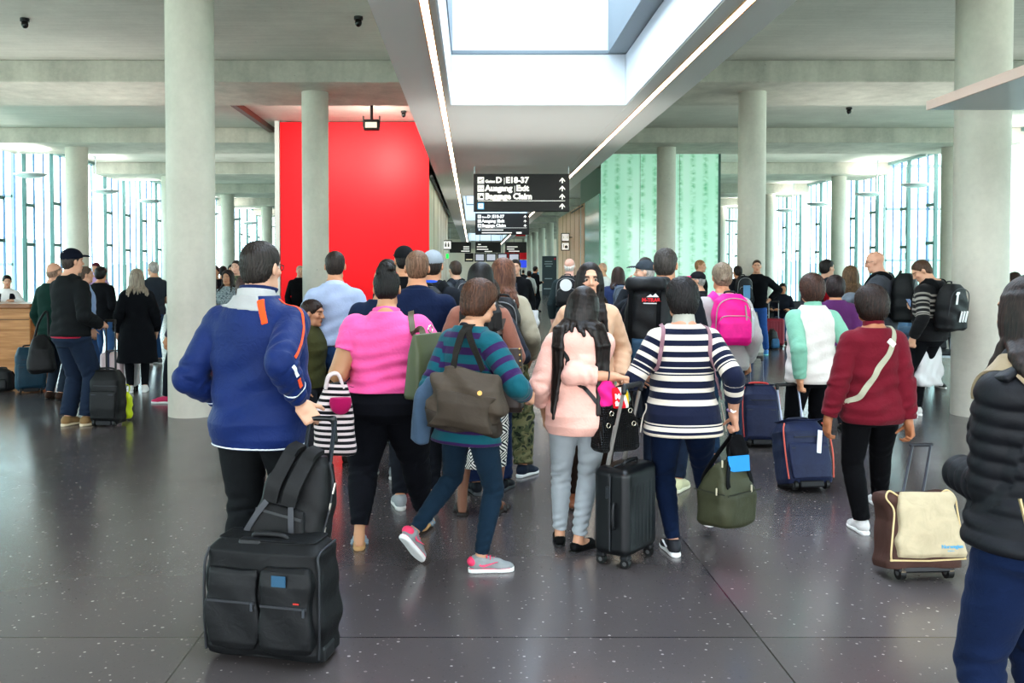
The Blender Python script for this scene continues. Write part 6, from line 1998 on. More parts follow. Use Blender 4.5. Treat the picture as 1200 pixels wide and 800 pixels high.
# people sitting by the windows
def seated(label, px, D, H, yaw, tc, lc, hc, seat=.46, **k):
    r = Rig(px, D, H, yaw, k.pop('sex', 'f'), drop=.515 - (seat + .10) / H, fl=dict(x=-.10, y=.50), fr=dict(x=.11, y=.44), hl=FWD(-1, .78, .34, .1), hr=FWD(1, .78, .34, .1), lean=-6, **k)
    r.make(label)
    r.trousers(cloth(lc)); r.top('jacket', cloth(tc), hem=.49, ease=.024); r.shoe(plain('#222222'), style='leather'); r.hair('bob', hc)
    return r
seated('seated woman in dark coat and blue jeans on the bench beside the red suitcase', 916, 20.05, 1.66, 160, '#20242e', '#2f4f80', '#17120f', head=(10, 14, 0))
seated('woman with light brown hair seated at the end of the bench', 889, 20.1, 1.64, 200, '#4a4038', '#33383f', '#6e4f3a', skin='#cfa084')
seated('person seated on the bench behind the tall bald man', 1074, 13.05, 1.64, 175, '#5f7f9c', '#26303c', '#4a382e', skin='#cfa084')
# ------------------------------------------------------------------ luggage on the floor
def sub(p, loc):
    return V3(p) - V3(loc)
# black two-wheeled trolley case of the man in the track jacket
loc = PG(322, 766)
t = thing('trolley_case', 'large black two-wheeled trolley case with front pockets under a black backpack', 'suitcase', loc, RZ(rad(-13)))
w, d, h = .53, .26, .50
blk = nylon('#101113', .6)
f = Fld(.006)
f.u(loft((0, 0, .035), np.eye(3), [(0, w * .485, d * .45), (.03, w * .5, d * .5), (h * .5, w * .5, d * .5), (h * .86, w * .48, d * .46), (h * .95, w * .43, d * .38), (h - .03, w * .40, d * .30)], n=7), 0)
f.noise(lambda x, y, z: .003 * np.sin(x * 19 + z * 23 + 2 * np.sin(z * 7)) + .002 * np.sin(z * 41 + x * 13))
fobj('case_body', f, blk, t)
for x0, ww, z0, z1, dep in ((-.122, .118, .07, .40, .022), (.118, .112, .07, .42, .040)):
    g = Fld(.006)
    g.u(loft((x0, -d * .5, z0), np.eye(3), [(0, ww * .92, dep * .6), (.03, ww, dep), ((z1 - z0) * .8, ww, dep), ((z1 - z0) * .95, ww * .9, dep * .7), (z1 - z0, ww * .75, dep * .3)], n=6), 0)
    g.noise(lambda x, y, z: .002 * np.sin(x * 31 + z * 27))
    o = fobj('front_pocket', g, nylon('#131416', .55), t)
    MB().box((x0, -d * .5 - dep - .002, z0 + .20), (ww * 1.8, .006, .010)).done('zip', plain('#2d2f33', .4), o)
    MB().box((x0 + ww * .8, -d * .5 - dep - .006, z0 + .185), (.012, .006, .035), .002, 1).done('zip_puller', plain('#50545a', .3, .6), o)
MB().box((.10, -d * .5 - .043, .375), (.062, .004, .045), .001, 1).done('patch', plain('#27506a', .5), t)
MB().box((.175, -d * .5 - .043, .29), (.025, .004, .006)).done('red_label', plain('#b5342c', .5), t)
cord('carry_handle', [(-.08, -.03, h - .01), (-.06, -.04, h + .02), (.06, -.04, h + .02), (.08, -.03, h - .01)], .011, plain('#141416', .6), t)
cord('piping', [(w * .475, -d * .46, .05), (w * .482, -d * .485, .2), (w * .48, -d * .475, .40), (w * .46, -d * .38, .47), (w * .46, d * .3, .48)], .006, plain('#24262a', .5), t)
cord('piping', [(-w * .475, -d * .46, .05), (-w * .482, -d * .485, .2), (-w * .48, -d * .475, .40), (-w * .46, -d * .38, .47)], .006, plain('#24262a', .5), t)
MB().box((-.07, -.06, h - .015), (.11, .06, .05), .015, 2).box((-.02, -.085, h - .05), (.10, .012, .035), .004, 1).done('luggage_tag', plain('#18191b', .5), t)
MB().box((0, .02, .03), (w * .9, d * .8, .03), .008, 1).done('base', plain('#141517', .6), t)
for q in (-1, 1):
    wheel(t, q * w * .42, -d * .10 + .02, .034, .03)
    MB().box((q * w * .45, -d * .12, .055), (.05, .12, .07), .015, 2).done('wheel_guard', plain('#1a1b1d', .5), t)
top = sub(W(378, 490, 4.02), loc)
Mi = RZ(rad(13))
hb = Mi @ top
mb = MB()
for q in (-1, 1):
    mb.cyl((.10 + q * .065, d * .36, h - .08), (hb[0] + q * .060, hb[1], hb[2] - .01), .010, seg=12)
ph = mb.done('pull_handle', plain('#2b2e34', .3, .7), t, 40)
f = Fld(.005); f.u(path([(hb[0] - .060, hb[1], hb[2] - .04), (hb[0] - .052, hb[1], hb[2]), (hb[0] + .052, hb[1], hb[2]), (hb[0] + .060, hb[1], hb[2] - .10)], .0125), .012)
fobj('grip', f, plain('#17181a', .35), ph)
# black backpack riding on it
R = RZ(rad(-16)) @ RY(rad(10)) @ RX(rad(-10))
bl = W(350, 587, 3.93)
t = thing('backpack', 'black padded backpack strapped on top of the large trolley case', 'backpack', bl, R)
w, d, h = .33, .21, .44
f = Fld(.006)
f.u(loft((0, 0, -h / 2), np.eye(3), [(0, w * .40, d * .40), (.03, w * .48, d * .48), (h * .3, w * .5, d * .5), (h * .7, w * .44, d * .42), (h * .9, w * .36, d * .32), (h, w * .24, d * .2)], n=4.5), 0)
f.noise(lambda x, y, z: .003 * np.sin(x * 25 + z * 19 + 2 * np.sin(z * 11)))
fobj('pack_body', f, nylon('#141415', .6), t)
g = Fld(.006)
g.u(loft((-.02, -d * .5, -h * .46), np.eye(3), [(0, w * .42, .02), (.03, w * .44, .030), (h * .34, w * .34, .026), (h * .42, w * .30, .008)], n=5), 0)
o = fobj('back_panel', g, nylon('#1a1a1b', .7), t)
MB().box((-.02, -d * .5 - .028, -h * .12), (w * .66, .006, .012)).done('panel_seam', plain('#2a2b2d', .6), o)
for xx, wd in ((-.075, .062), (.012, .066)):
    band('shoulder_strap', [(xx, -d * .5 - .018, -h * .02), (xx + .008, -d * .5 - .028, h * .16), (xx + .018, -d * .5 + .01, h * .38), (xx + .026, -d * .34, h * .50), (xx + .04, -.03, h * .55)], lambda p: Vector((.15, -1, .35)) if p[2] < h * .45 else Vector((0, -.4, 1)), wd, .022, nylon('#19191a', .65), t, n=8)
for xa, xb in ((-.085, -.16), (.03, .075)):
    band('webbing', [(xa, -d * .5 - .032, -h * .02), ((xa + xb) / 2, -d * .5 - .034, -h * .2), (xb, -d * .5 - .024, -h * .42)], Vector((0, -1, 0)), .026, .003, plain('#3a3b40', .6), t)
MB().tube(smooth_path([(w * .47, -d * .2, -h * .40), (w * .49, -d * .15, 0), (w * .44, -d * .12, h * .28), (w * .33, -.02, h * .45)], 6), .005, 6).done('zip', plain('#2f3033', .4), t, 50)
for zz_ in (h * .22, h * .02, -h * .22):
    MB().box((w * .49, -d * .14, zz_), (.008, .012, .05), .002, 1).done('zip_puller', plain('#b9b4a8', .3, .8), t)
# hard-shell cabin case
loc = PG(733, 655)
t = thing('cabin_case', 'black ribbed hard-shell cabin case on four wheels with pale pull bars', 'suitcase', loc, RZ(rad(52)))
w, d, h = .36, .22, .545
hs_ = plain('#101215', .38)
f = Fld(.005)
f.u(box((0, 0, .06 + (h - .06) / 2), (w / 2, d / 2, (h - .06) / 2), .045), 0)
for i in range(7):
    xx = -w * .36 + i * w * .12
    f.cut(limb((xx, -d / 2 - .004, .12), (xx, -d / 2 - .004, h - .10), .007), .004); f.cut(limb((xx, d / 2 + .004, .12), (xx, d / 2 + .004, h - .10), .007), .004)
for z_ in (.16, .3, .44):
    for q in (-1, 1):
        f.cut(box((q * (w / 2 + .002), 0, .3), (.004, .008, .22), .002), .002)
fobj('shell', f, hs_, t)
MB().tube([(q * 0 + x, 0, z_) for q, x, z_ in ((0, w / 2 + .002, .09), (0, w / 2 + .002, h - .05), (0, w / 2 - .045, h + .002), (0, -w / 2 + .045, h + .002), (0, -w / 2 - .002, h - .05), (0, -w / 2 - .002, .09))], .005, 8).done('zip', plain('#23262a', .5), t, 50)
cord('carry_handle', [(-.07, -.02, h - .004), (-.06, -.03, h + .022), (.06, -.03, h + .022), (.07, -.02, h - .004)], .010, plain('#131417', .5), t)
cord('side_handle', [(-w / 2 - .002, -.03, .36), (-w / 2 - .022, -.03, .34), (-w / 2 - .022, -.03, .24), (-w / 2 - .002, -.03, .22)], .009, plain('#17181b', .5), t)
MB().box((-w / 2 - .004, .01, .41), (.012, .03, .07), .004, 1).done('lock', plain('#2f3236', .4, .3), t)
for q in (-1, 1):
    for s_ in (-1, 1):
        wheel(t, q * w * .38, s_ * d * .34, .026, .03)
        MB().box((q * w * .38, s_ * d * .34, .058), (.05, .05, .03), .008, 1).done('wheel_fork', plain('#1c1d20', .5), t)
top = RZ(rad(-52)) @ sub(W(741, 451, 4.90), loc)
mb = MB()
for q in (-1, 1):
    mb.cyl((q * .095, d * .30, h - .03), (top[0] + q * .095, top[1], top[2] - .015), .010, seg=12); mb.cyl((q * .095, d * .30, h - .03), (q * .095 + (top[0]) * .5, d * .30 * .5 + top[1] * .5, h + (top[2] - h) * .5), .0125, seg=12)
ph = mb.done('pull_handle', plain('#b9b3ad', .3, .6), t, 40)
f = Fld(.005); f.u(path([(top[0] - .095, top[1], top[2] - .03), (top[0] - .088, top[1], top[2]), (top[0] + .088, top[1], top[2]), (top[0] + .095, top[1], top[2] - .03)], .015), .01); fobj('grip', f, plain('#26282b', .5), ph)
lt = Vector((top[0] * .45 + .11, d * .3 * .6 + top[1] * .4 - .02, h + (top[2] - h) * .40))
MB().box(lt, (.045, .008, .075), .002, 1, RZ(-.5)).done('luggage_tag', plain('#d8d4cc', .6), t)
# navy soft cases
soft_case('navy soft suitcase with red piping behind the pink backpack woman', PG(891, 523), -6, .34, .22, .56, '#1b2340', tilt=-12, hz=.84, hw=.0 + .12, piping='#b5443c', trim='#c03a34', handle_c='#50545e')
soft_case('navy soft suitcase with coral piping and silver handle pulled by the white waistcoat woman', PG(944, 574), 8, .37, .25, .50, '#222a47', tilt=-16, hz=.80, hw=.17, piping='#d0604e', trim='#23283a', handle_c='#a2a6b8', tag_c='#e4e6ea')
# beige and brown wheeled bag
loc = PG(1076, 676)
R = RZ(rad(4)) @ RX(rad(-10))
t = thing('wheeled_bag', 'beige and brown wheeled travel bag with cream piping and blue lettering', 'suitcase', loc, R)
w, d, h = .41, .22, .44
brn = nylon('#4b332c', .7)
f = Fld(.006)
f.u(loft((0, 0, .06), np.eye(3), [(0, w * .49, d * .46), (.03, w * .505, d * .5), (h * .25, w * .48, d * .5), (h * .55, w * .42, d * .46), (h * .8, w * .45, d * .42), (h * .86, w * .44, d * .36)], n=6), 0)
for q in (-1, 1):
    f.u(ell((q * w * .36, -.01, h * .93), (.050, d * .40, .045)), .03)
f.noise(lambda x, y, z: .003 * np.sin(x * 19 + z * 23 + 2 * np.sin(z * 7)))
fobj('bag_body', f, brn, t)
g = Fld(.006)
g.u(loft((.018, -d * .46, .115), np.eye(3), [(0, w * .44, .024), (.02, w * .46, .042), (h * .3, w * .42, .046), (h * .58, w * .37, .034), (h * .70, w * .33, .022), (h * .76, w * .28, .010)], n=5), 0)
g.u(ell((w * .34, -d * .44, h * .93), (.040, .030, .030)), .02)
g.noise(lambda x, y, z: .002 * np.sin(x * 27 + z * 33 + 3 * np.sin(z * 9 + x * 5)))
fp = fobj('front_panel', g, nylon('#b8aa8e', .8), t)
cord('piping', [(-w * .47, -d * .46, .10), (-w * .49, -d * .53, .14), (-w * .44, -d * .53, .26), (-w * .40, -d * .50, .36), (-w * .46, -d * .40, .42), (-w * .40, -d * .36, .455), (-w * .30, -d * .40, .43)], .005, plain('#d2bb8c', .6), t)
cord('piping', [(w * .25, -d * .40, .43), (w * .36, -d * .38, .455), (w * .455, -d * .40, .42), (w * .45, -d * .48, .34), (w * .47, -d * .52, .2), (w * .49, -d * .50, .11)], .005, plain('#d2bb8c', .6), t)
MB().tube([(-w * .5, -d * .5, .105), (0, -d * .53, .10), (w * .5, -d * .5, .105)], .005, 8).done('piping', plain('#d2bb8c', .6), t, 50)
Rt = np.stack([(1, 0, 0), (0, .05, 1), (0, -1, .05)], 1).astype(float)
text('lettering', 'Norwegian', .026, plain('#4f9fc4', .6), (.055, -d * .5 - .0395, .165), Rt, fp, bold=.0006)
text('lettering', 'airlines', .013, plain('#8fb9cc', .6), (.085, -d * .5 - .0395, .148), Rt, fp)
cord('carry_handle', [(-.07, -.02, h * .90), (-.05, -.03, h * .955), (.06, -.03, h * .955), (.08, -.02, h * .90)], .011, brn, t)
MB().box((-.01, -.045, h * .955), (.075, .02, .035), .006, 1).done('luggage_tag', plain('#3f8fd0', .6), t)
for q in (-1, 1):
    wheel(t, q * .13, -.06, .036, .030)
    MB().box((q * .13, -.085, .08), (.03, .03, .08), .004, 1).done('wheel_bracket', plain('#8f7f66', .5), t)
MB().box((0, -.07, .055), (.30, .06, .035), .008, 1).done('axle_block', plain('#17171a', .5), t)
Ri = R.T
top = Ri @ sub(W(1080, 521, 5.18), loc)
mb = MB()
for q in (-1, 1):
    mb.cyl((.03 + q * .058, d * .35, h * .80), (top[0] + q * .055, top[1], top[2]), .0075, seg=10)
ph = mb.done('pull_handle', plain('#4a4b52', .35, .6), t, 40)
f = Fld(.005); f.u(limb((top[0] - .065, top[1], top[2]), (top[0] + .060, top[1], top[2]), .011), 0); fobj('grip', f, plain('#2a2b30', .5), ph)
# others
soft_case('plain black upright suitcase of the man in the navy cap', PG(127, 498), -6, .33, .23, .575, '#0f1012', tilt=0, hz=1.10, hw=.10, vox=.011, handle_c='#2a2b2e', pocket=True)
soft_case('dark teal suitcase standing at the end of the wooden counter', PG(36, 459), 30, .38, .24, .60, '#183848', vox=.012, pocket=True)
def hard(label, loc, yaw, w, d, h, c, bandc=None, hz=None, vox=.011):
    t = thing('hard_case', label, 'suitcase', loc, RZ(rad(yaw)))
    f = Fld(vox); f.u(box((0, 0, .055 + (h - .055) / 2), (w / 2, d / 2, (h - .055) / 2), .05), 0)
    for i in range(5):
        f.cut(limb((-w * .3 + i * w * .15, -d / 2 - .004, .13), (-w * .3 + i * w * .15, -d / 2 - .004, h - .08), .009), .005)
    fobj('shell', f, plain(c, .4), t)
    if bandc:
        MB().box((-w * .12, 0, .055 + (h - .055) / 2), (.035, d + .012, h - .045), .006, 1).done('luggage_belt', plain(bandc, .6), t)
    cord('carry_handle', [(-.07, 0, h - .005), (-.06, 0, h + .02), (.06, 0, h + .02), (.07, 0, h - .005)], .010, plain('#4a4a4c', .5), t)
    for q in (-1, 1):
        for s_ in (-1, 1):
            wheel(t, q * w * .36, s_ * d * .3, .028, .03)
    if hz: pullhandle(t, .2, h - .03, hz, d * .3, plain('#9a9a9c', .3, .7))
    return t
hard('pale pink hard suitcase with a dark blue belt behind the black coat', PG(133, 458), 8, .30, .24, .53, '#d6c2c4', '#2a3350')
hard('silvery white hard suitcase partly hidden by the long black coat', PG(148, 457), 8, .34, .26, .50, '#cfccce', hz=.6)
hard('maroon red suitcase with raised handle beside the man in the black sweater', PG(907, 407), -8, .40, .24, .62, '#8e2136', hz=.98)
t = thing('yellow_bag', 'bright yellow-green plastic bag beside the black upright suitcase', 'bag', PG(149, 492) + np.array([0, 0, 0]))
f = Fld(.012); f.u(loft((0, 0, .01), np.eye(3), [(0, .045, .05), (.1, .055, .06), (.24, .05, .04), (.30, .035, .015)], n=3), 0); f.noise(lambda x, y, z: .006 * np.sin(x * 60 + z * 40) + .004 * np.sin(z * 70))
fobj('bag_body', f, plain('#cfe01c', .4), t)
cord('carry_handle', [(-.02, 0, .30), (-.03, 0, .36), (.0, 0, .39), (.03, 0, .36), (.02, 0, .30)], .006, plain('#cfe01c', .4), t)
def floor_pack(label, loc, yaw, w, d, h, c, c2, vox=.012):
    t = thing('backpack', label, 'backpack', loc, RZ(rad(yaw)))
    f = Fld(vox); f.u(loft((0, 0, .005), np.eye(3), [(0, w * .42, d * .42), (.04, w * .5, d * .5), (h * .6, w * .48, d * .46), (h * .88, w * .40, d * .34), (h, w * .2, d * .15)], n=3.2), 0)
    f.noise(lambda x, y, z: .004 * np.sin(x * 25 + z * 19 + 2 * np.sin(z * 11)))
    fobj('pack_body', f, nylon(c), t)
    g = Fld(vox); g.u(loft((0, -d * .5, .03), np.eye(3), [(0, w * .36, d * .12), (h * .1, w * .40, d * .2), (h * .4, w * .38, d * .16), (h * .5, w * .3, d * .05)], n=3), 0); fobj('front_pocket', g, nylon(c2), t)
    cord('grab_handle', [(-.05, d * .1, h * .96), (-.04, d * .1, h * 1.05), (.04, d * .1, h * 1.05), (.05, d * .1, h * .96)], .009, plain('#1a1a1c', .6), t)
    for q in (-1, 1):
        band('shoulder_strap', [(q * w * .22, d * .44, h * .85), (q * w * .26, d * .60, h * .6), (q * w * .3, d * .52, h * .2)], Vector((0, 1, 0)), .05, .01, cloth(c), t)
    return t
floor_pack('small black and blue backpack on the floor in front of the maroon suitcase', PG(905, 409), 20, .24, .2, .40, '#17191d', '#2f5f86')
floor_pack('black backpack standing on the floor below the bench row', PG(1076, 436) + np.array([0, .0, 0]), 10, .34, .24, .52, '#141518', '#1a1b1f')
floor_pack('low black bag on the floor against the front of the wooden counter', PG(3, 458), 0, .30, .22, .30, '#17181a', '#1c1d20')
# ------------------------------------------------------------------ bags carried
def held(name, label, cat, loc, yaw=0, group=None, tilt=0):
    return thing(name, label, cat, loc, RZ(rad(yaw)) @ RY(rad(tilt)))
# olive holdall
loc = V3(W(851, 616, 4.86)); loc[2] += .02
t = held('holdall', 'dark olive holdall held by its black straps, blue paper showing at the top', 'bag', loc, 38)
ol = nylon('#3c3d2b', .6)
f = Fld(.006)
f.u(loft((0, 0, 0), np.eye(3), [(0, .135, .105), (.02, .15, .115), (.16, .150, .112), (.25, .125, .085), (.31, .10, .040), (.335, .085, .02)], n=4.5), 0)
f.noise(lambda x, y, z: .004 * np.sin(x * 23 + z * 17 + y * 21 + 2 * np.sin(z * 13)) + .002 * np.sin(z * 45 + x * 31))
bo = fobj('bag_body', f, ol, t)
for sd, rot in ((-1, 0),):
    MB().box((0, -.117, .185), (.29, .005, .006)).box((-.152, 0, .19), (.005, .2, .006)).done('seam', plain('#2a2b1e', .7), t)
for p_ in ((-.155, -.05, .20), (.06, -.117, .20), (-.08, -.03, .335)):
    MB().box(p_, (.010, .010, .04), .003, 1).done('zip_puller', plain('#c9bfa8', .3, .8), t)
hand = RZ(rad(-38)) @ sub(W(858, 512, 4.97), loc)
for s_ in (-1, 1):
    band('strap', [(-.09, s_ * .085, .20), (-.09, s_ * .075, .27), tuple(hand + np.array([-.015, s_ * .01, -.01])), tuple(hand + np.array([.02, s_ * .01, -.01])), (.10, s_ * .075, .27), (.10, s_ * .09, .18)], Vector((0, s_, .1)), .030, .005, cloth('#151517', .8), t, n=5)
o = thing('paper', 'bright blue folded paper poking out of the olive holdall', 'paper', loc + np.array([.03, -.01, .295]), RZ(rad(20)) @ RX(rad(-6)))
MB().box((.02, -.03, .03), (.135, .012, .085), .002, 1).done('sheet', plain('#1f86c8', .6), o)
o = thing('scarf', 'black scarf bundled between the straps of the olive holdall', 'scarf', V3(W(863, 531, 4.92)))
f = Fld(.008); f.u(limb((0, 0, .085), (.005, 0, -.06), [(0, .03), (.5, .055), (1, .06)]), 0); f.noise(lambda x, y, z: .010 * np.sin(x * 60 + 2 * np.sin(z * 20)))
fobj('cloth_bundle', f, cloth('#121214'), o)
# brown duffel on the striped jumper woman
loc = V3(W(548, 468, 4.50))
t = held('duffel_bag', 'brown-grey canvas duffel slung behind the teal and purple jumper', 'bag', loc, -16, tilt=7)
f = Fld(.007)
f.u(loft((0, 0, -.15), np.eye(3), [(0, .165, .075), (.03, .18, .095), (.12, .195, .11), (.22, .187, .085), (.27, .175, .045), (.30, .165, .018)], n=4), 0)
f.noise(lambda x, y, z: .006 * np.sin(x * 17 + z * 25 + 2.5 * np.sin(z * 11 + x * 6)) + .003 * np.sin(z * 45 + x * 31))
b_ = fobj('bag_body', f, nylon('#453b31', .75), t)
g = Fld(.007); g.u(loft((.01, -.085, -.135), np.eye(3), [(0, .145, .02), (.04, .155, .04), (.13, .14, .038), (.18, .12, .012)], n=4), 0); g.noise(lambda x, y, z: .004 * np.sin(x * 21 + z * 31)); fobj('front_pocket', g, nylon('#3f362d', .75), t)
g = f.copy().off(-.0035); g.keep(half((0, 0, -.075), (.08, 0, 1))); fobj('base_panel', g, nylon('#332b24', .7), t)
MB().cyl((.085, -.098, .06), (.085, -.106, .06), .012, seg=16).done('emblem', plain('#d8a760', .4, .4), t, 40)
Rl = RZ(rad(-16)) @ RY(rad(7))
sp_ = lambda p: tuple(Rl.T @ sub(c.wo(p), loc))
wl = lambda p: tuple(Rl.T @ sub(p, loc))
c.strap('strap', [W(531, 432, 4.50), W(533, 420, 4.53), W(537, 404, 4.60), W(543, 388, 4.66), W(552, 380, 4.76), W(560, 390, 4.90)], .040, cloth('#26231f', .8), th=.007, parent=t, snap=.12)
c.strap('strap', [W(566, 434, 4.50), W(560, 418, 4.54), W(553, 402, 4.60), W(549, 386, 4.66), W(556, 380, 4.76), W(566, 392, 4.88)], .034, cloth('#26231f', .8), th=.007, parent=t, snap=.12)
o = thing('jacket', 'slate blue jacket draped over the end of the canvas duffel', 'jacket', V3(W(497, 478, 4.62)), RZ(rad(-10)) @ RY(rad(9)))
f = Fld(.009); f.u(loft((0, 0, -.18), np.eye(3), [(0, .055, .03), (.1, .06, .045), (.24, .045, .05), (.33, .03, .035), (.36, .015, .02)], n=2.5), 0); f.noise(lambda x, y, z: .010 * np.sin(x * 55 + 2 * np.sin(z * 9)) + .005 * np.sin(y * 60 + z * 12))
fobj('cloth_body', f, cloth('#46586c'), o)
# olive shoulder bag on the pink polo
loc = V3(W(501, 425, 5.0))
t = held('handbag', 'smooth olive green handbag hanging from the pink polo shoulder', 'bag', loc, 58, tilt=0)
f = Fld(.006); f.u(loft((0, 0, -.19), np.eye(3), [(0, .16, .055), (.02, .165, .065), (.25, .145, .045), (.34, .135, .018), (.355, .13, .012)], n=5), 0)
fobj('bag_body', f, plain('#4e5339', .5), t)
Rl = RZ(rad(58)); sp_ = lambda p: tuple(Rl.T @ sub(b.wo(p), loc))
Hb = b.H
b.strap('strap', [W(497, 398, 5.0), W(493, 385, 5.03), b.tp(.155, -.12, .775 * Hb), b.tp(.145, -.02, .85 * Hb), b.tp(.16, .09, .79 * Hb), b.tp(.21, .15, .72 * Hb)], .034, plain('#5a5540', .55), th=.006, parent=t, snap=.10)
mb = MB(); mb.tube([(.0 + .02 * math.cos(q), -.0 - .02, .19 + .02 * math.sin(q)) for q in np.linspace(0, 6.28, 13)[:-1]], .004, 6, closed=True); mb.done('ring', plain('#d0ccc0', .25, .9), t, 50)
# striped tote on her other arm
loc = V3(W(392, 490, 5.05))
t = held('tote_bag', 'black and white striped tote with magenta pocket on the pink polo woman\'s forearm', 'bag', loc, 12)
f = Fld(.007); f.u(loft((0, 0, -.20), np.eye(3), [(0, .115, .07), (.03, .125, .085), (.2, .115, .08), (.32, .085, .055), (.40, .06, .03)], n=3), 0); f.noise(lambda x, y, z: .005 * np.sin(x * 23 + z * 17))
v_, q__ = f.build()
mk('bag_body', v_, q__, stripes(tuple([(0., '#dccbc9')] + [(.02 + k * .0165, ('#17161a', '#dccbc9')[k % 2]) for k in range(26)]), 0., .45), t, attrs={'sz': v_[:, 2] + .22 + .05 * v_[:, 0]})
f = Fld(.006); f.u(ell((.03, -.075, .10), (.062, .03, .07)), 0); f.keep(half((0, 0, .128), (0, 0, 1))); fobj('front_pocket', f, cloth('#b0145c'), t)
for s_ in (-1, 1):
    cord('strap', [(-.05, s_ * .03, .17), (-.03, s_ * .03, .24), (.02, s_ * .02, .25), (.05, s_ * .03, .17)], .010, cloth('#dccbc9'), t)
# studded bag of the braided woman
loc = V3(W(592, 443, 5.42))
t = held('handbag', 'dark brown leather bag with gold studs along its edge beside the striped sleeve', 'bag', loc, -8)
f = Fld(.007); f.u(loft((0, 0, -.20), np.eye(3), [(0, .10, .05), (.03, .115, .065), (.25, .105, .055), (.38, .09, .02)], n=4), 0); f.noise(lambda x, y, z: .003 * np.sin(x * 23 + z * 17))
fobj('bag_body', f, plain('#3b2e28', .45), t)
for k in range(11):
    z_ = -.18 + k * .036
    MB().sph((np.interp(z_, [-.2, .18], [.108, .088]), -.03, z_), .0075, 8, 6).done('stud', plain('#d8b878', .25, .9), t, 60)
dread.strap('strap', [WP(loc + np.array([-.06, 0, .17])), WP(loc + np.array([-.06, .05, .26])), WP(dread.wo(dread.tp(.16, -.06, .74 * Hd))), WP(dread.wo(dread.tp(.13, -.02, .84 * Hd))), WP(dread.wo(dread.tp(.15, .07, .76 * Hd)))], .028, plain('#3b2e28', .45), th=.005, parent=t)
# woven tote with snacks at the cabin case
loc = V3(W(721, 499, 5.03))
t = held('tote_bag', 'black woven leather tote hanging at the cabin case handle, pink clothing inside', 'bag', loc, 26)
@mat('woven')
def woven():
    t_ = NT('woven'); v = t_.coord((1, 1, 1))
    sp = t_.n('ShaderNodeSeparateXYZ'); t_.l(v, sp.inputs[0])
    a1 = t_.math('SINE', t_.math('MULTIPLY', t_.math('ADD', sp.outputs[0], sp.outputs[2]), 330.)); a2 = t_.math('SINE', t_.math('MULTIPLY', t_.math('SUBTRACT', sp.outputs[0], sp.outputs[2]), 330.))
    t_.bump(t_.math('MULTIPLY', a1, a2), .9, .008)
    t_.set(Base_Color=lin('#101112'), Roughness=.42)
    return t_.m
f = Fld(.006); f.u(loft((0, 0, -.135), np.eye(3), [(0, .125, .06), (.02, .14, .075), (.15, .125, .07), (.255, .11, .055), (.262, .105, .05)], n=4), 0)
f.cut(loft((0, 0, .06), np.eye(3), [(0, .10, .045), (.1, .105, .05)], n=4), .003)
fobj('bag_body', f, woven(), t)
for xx, zz_ in ((-.075, .085), (.05, .095), (-.095, .02), (.075, .02)):
    MB().tube([(xx + .013 * math.cos(q), -.072, zz_ + .013 * math.sin(q)) for q in np.linspace(0, 6.28, 13)[:-1]], .003, 6, closed=True).done('ring', plain('#d8d0bc', .25, .9), t, 50)
hl_ = RZ(rad(-26)) @ sub(W(739, 451, 4.95), loc)
for s_ in (-1, 1):
    cord('strap', [(-.06, s_ * .05, .11), (-.02, s_ * .045, .19), tuple(hl_ + np.array([0, s_ * .01, .0])), (.08, s_ * .045, .18), (.085, s_ * .05, .11)], .008, plain('#141414', .5), t)
o = thing('clothing', 'bright pink garment bulging out of the woven tote', 'clothing', V3(W(713, 464, 5.0)), RZ(rad(26)))
f = Fld(.006); f.u(ell((0, 0, -.01), (.062, .05, .085)), 0); f.u(ell((-.02, .0, .045), (.045, .04, .05)), .02); f.noise(lambda x, y, z: .005 * np.sin(x * 70 + z * 40 + 2 * np.sin(z * 25)))
fobj('cloth_body', f, cloth('#ea2a8c', .8), o)
o = thing('snack_packet', 'red, white and yellow snack packet in the mouth of the woven tote', 'packet', V3(W(727, 466, 4.965)), RZ(rad(22)) @ RX(rad(-8)))
f = Fld(.005); f.u(loft((0, 0, -.06), np.eye(3), [(0, .05, .004), (.02, .05, .014), (.06, .05, .020), (.10, .05, .014), (.12, .05, .004)], n=3), 0); v_, q__ = f.build()
mk('packet_body', v_, q__, stripes(((0., '#e0202e'), (.055, '#f0ece4'), (.075, '#f2c81e'), (.10, '#58b0d8')), 0., .2), o, attrs={'sz': .05 + v_[:, 0] * .9 + v_[:, 2] * .35})
text('lettering', 'Mo', .04, plain('#f6f2ea', .5), (-.046, -.021, -.005), None, o, bold=.002); text('lettering', 'fla', .036, plain('#f6f2ea', .5), (-.046, -.020, -.042), None, o, bold=.002)
# white carrier bags
def carrier_bag(label, loc, yaw, w, d, h, hand, vox=.012):
    t = thing('carrier_bag', label, 'bag', loc, RZ(rad(yaw)))
    f = Fld(vox); f.u(loft((0, 0, 0), np.eye(3), [(0, w * .44, d * .4), (.02, w * .5, d * .5), (h * .5, w * .49, d * .42), (h * .85, w * .46, d * .22), (h, w * .42, d * .10)], n=5), 0)
    f.noise(lambda x, y, z: .006 * np.sin(x * 30 + z * 22 + 2.5 * np.sin(z * 9)) + .003 * np.sin(x * 60 - z * 30))
    fobj('bag_body', f, plain('#cfcdcd', .35), t)
    hh = RZ(-rad(yaw)) @ sub(hand, loc)
    for s_ in (-1, 1):
        cord('carry_handle', [(-w * .22, s_ * d * .1, h * .97), tuple(hh + np.array([-.01, s_ * .008, 0])), tuple(hh + np.array([.01, s_ * .008, 0])), (w * .22, s_ * d * .1, h * .97)], .008, plain('#e6e4e4', .35), t, n=3)
    return t
carrier_bag('white plastic carrier bag held low by the man leaning on the column', V3(W(1087, 452, 9.95)), 20, .36, .14, .52, W(1085, 398, 10.1))
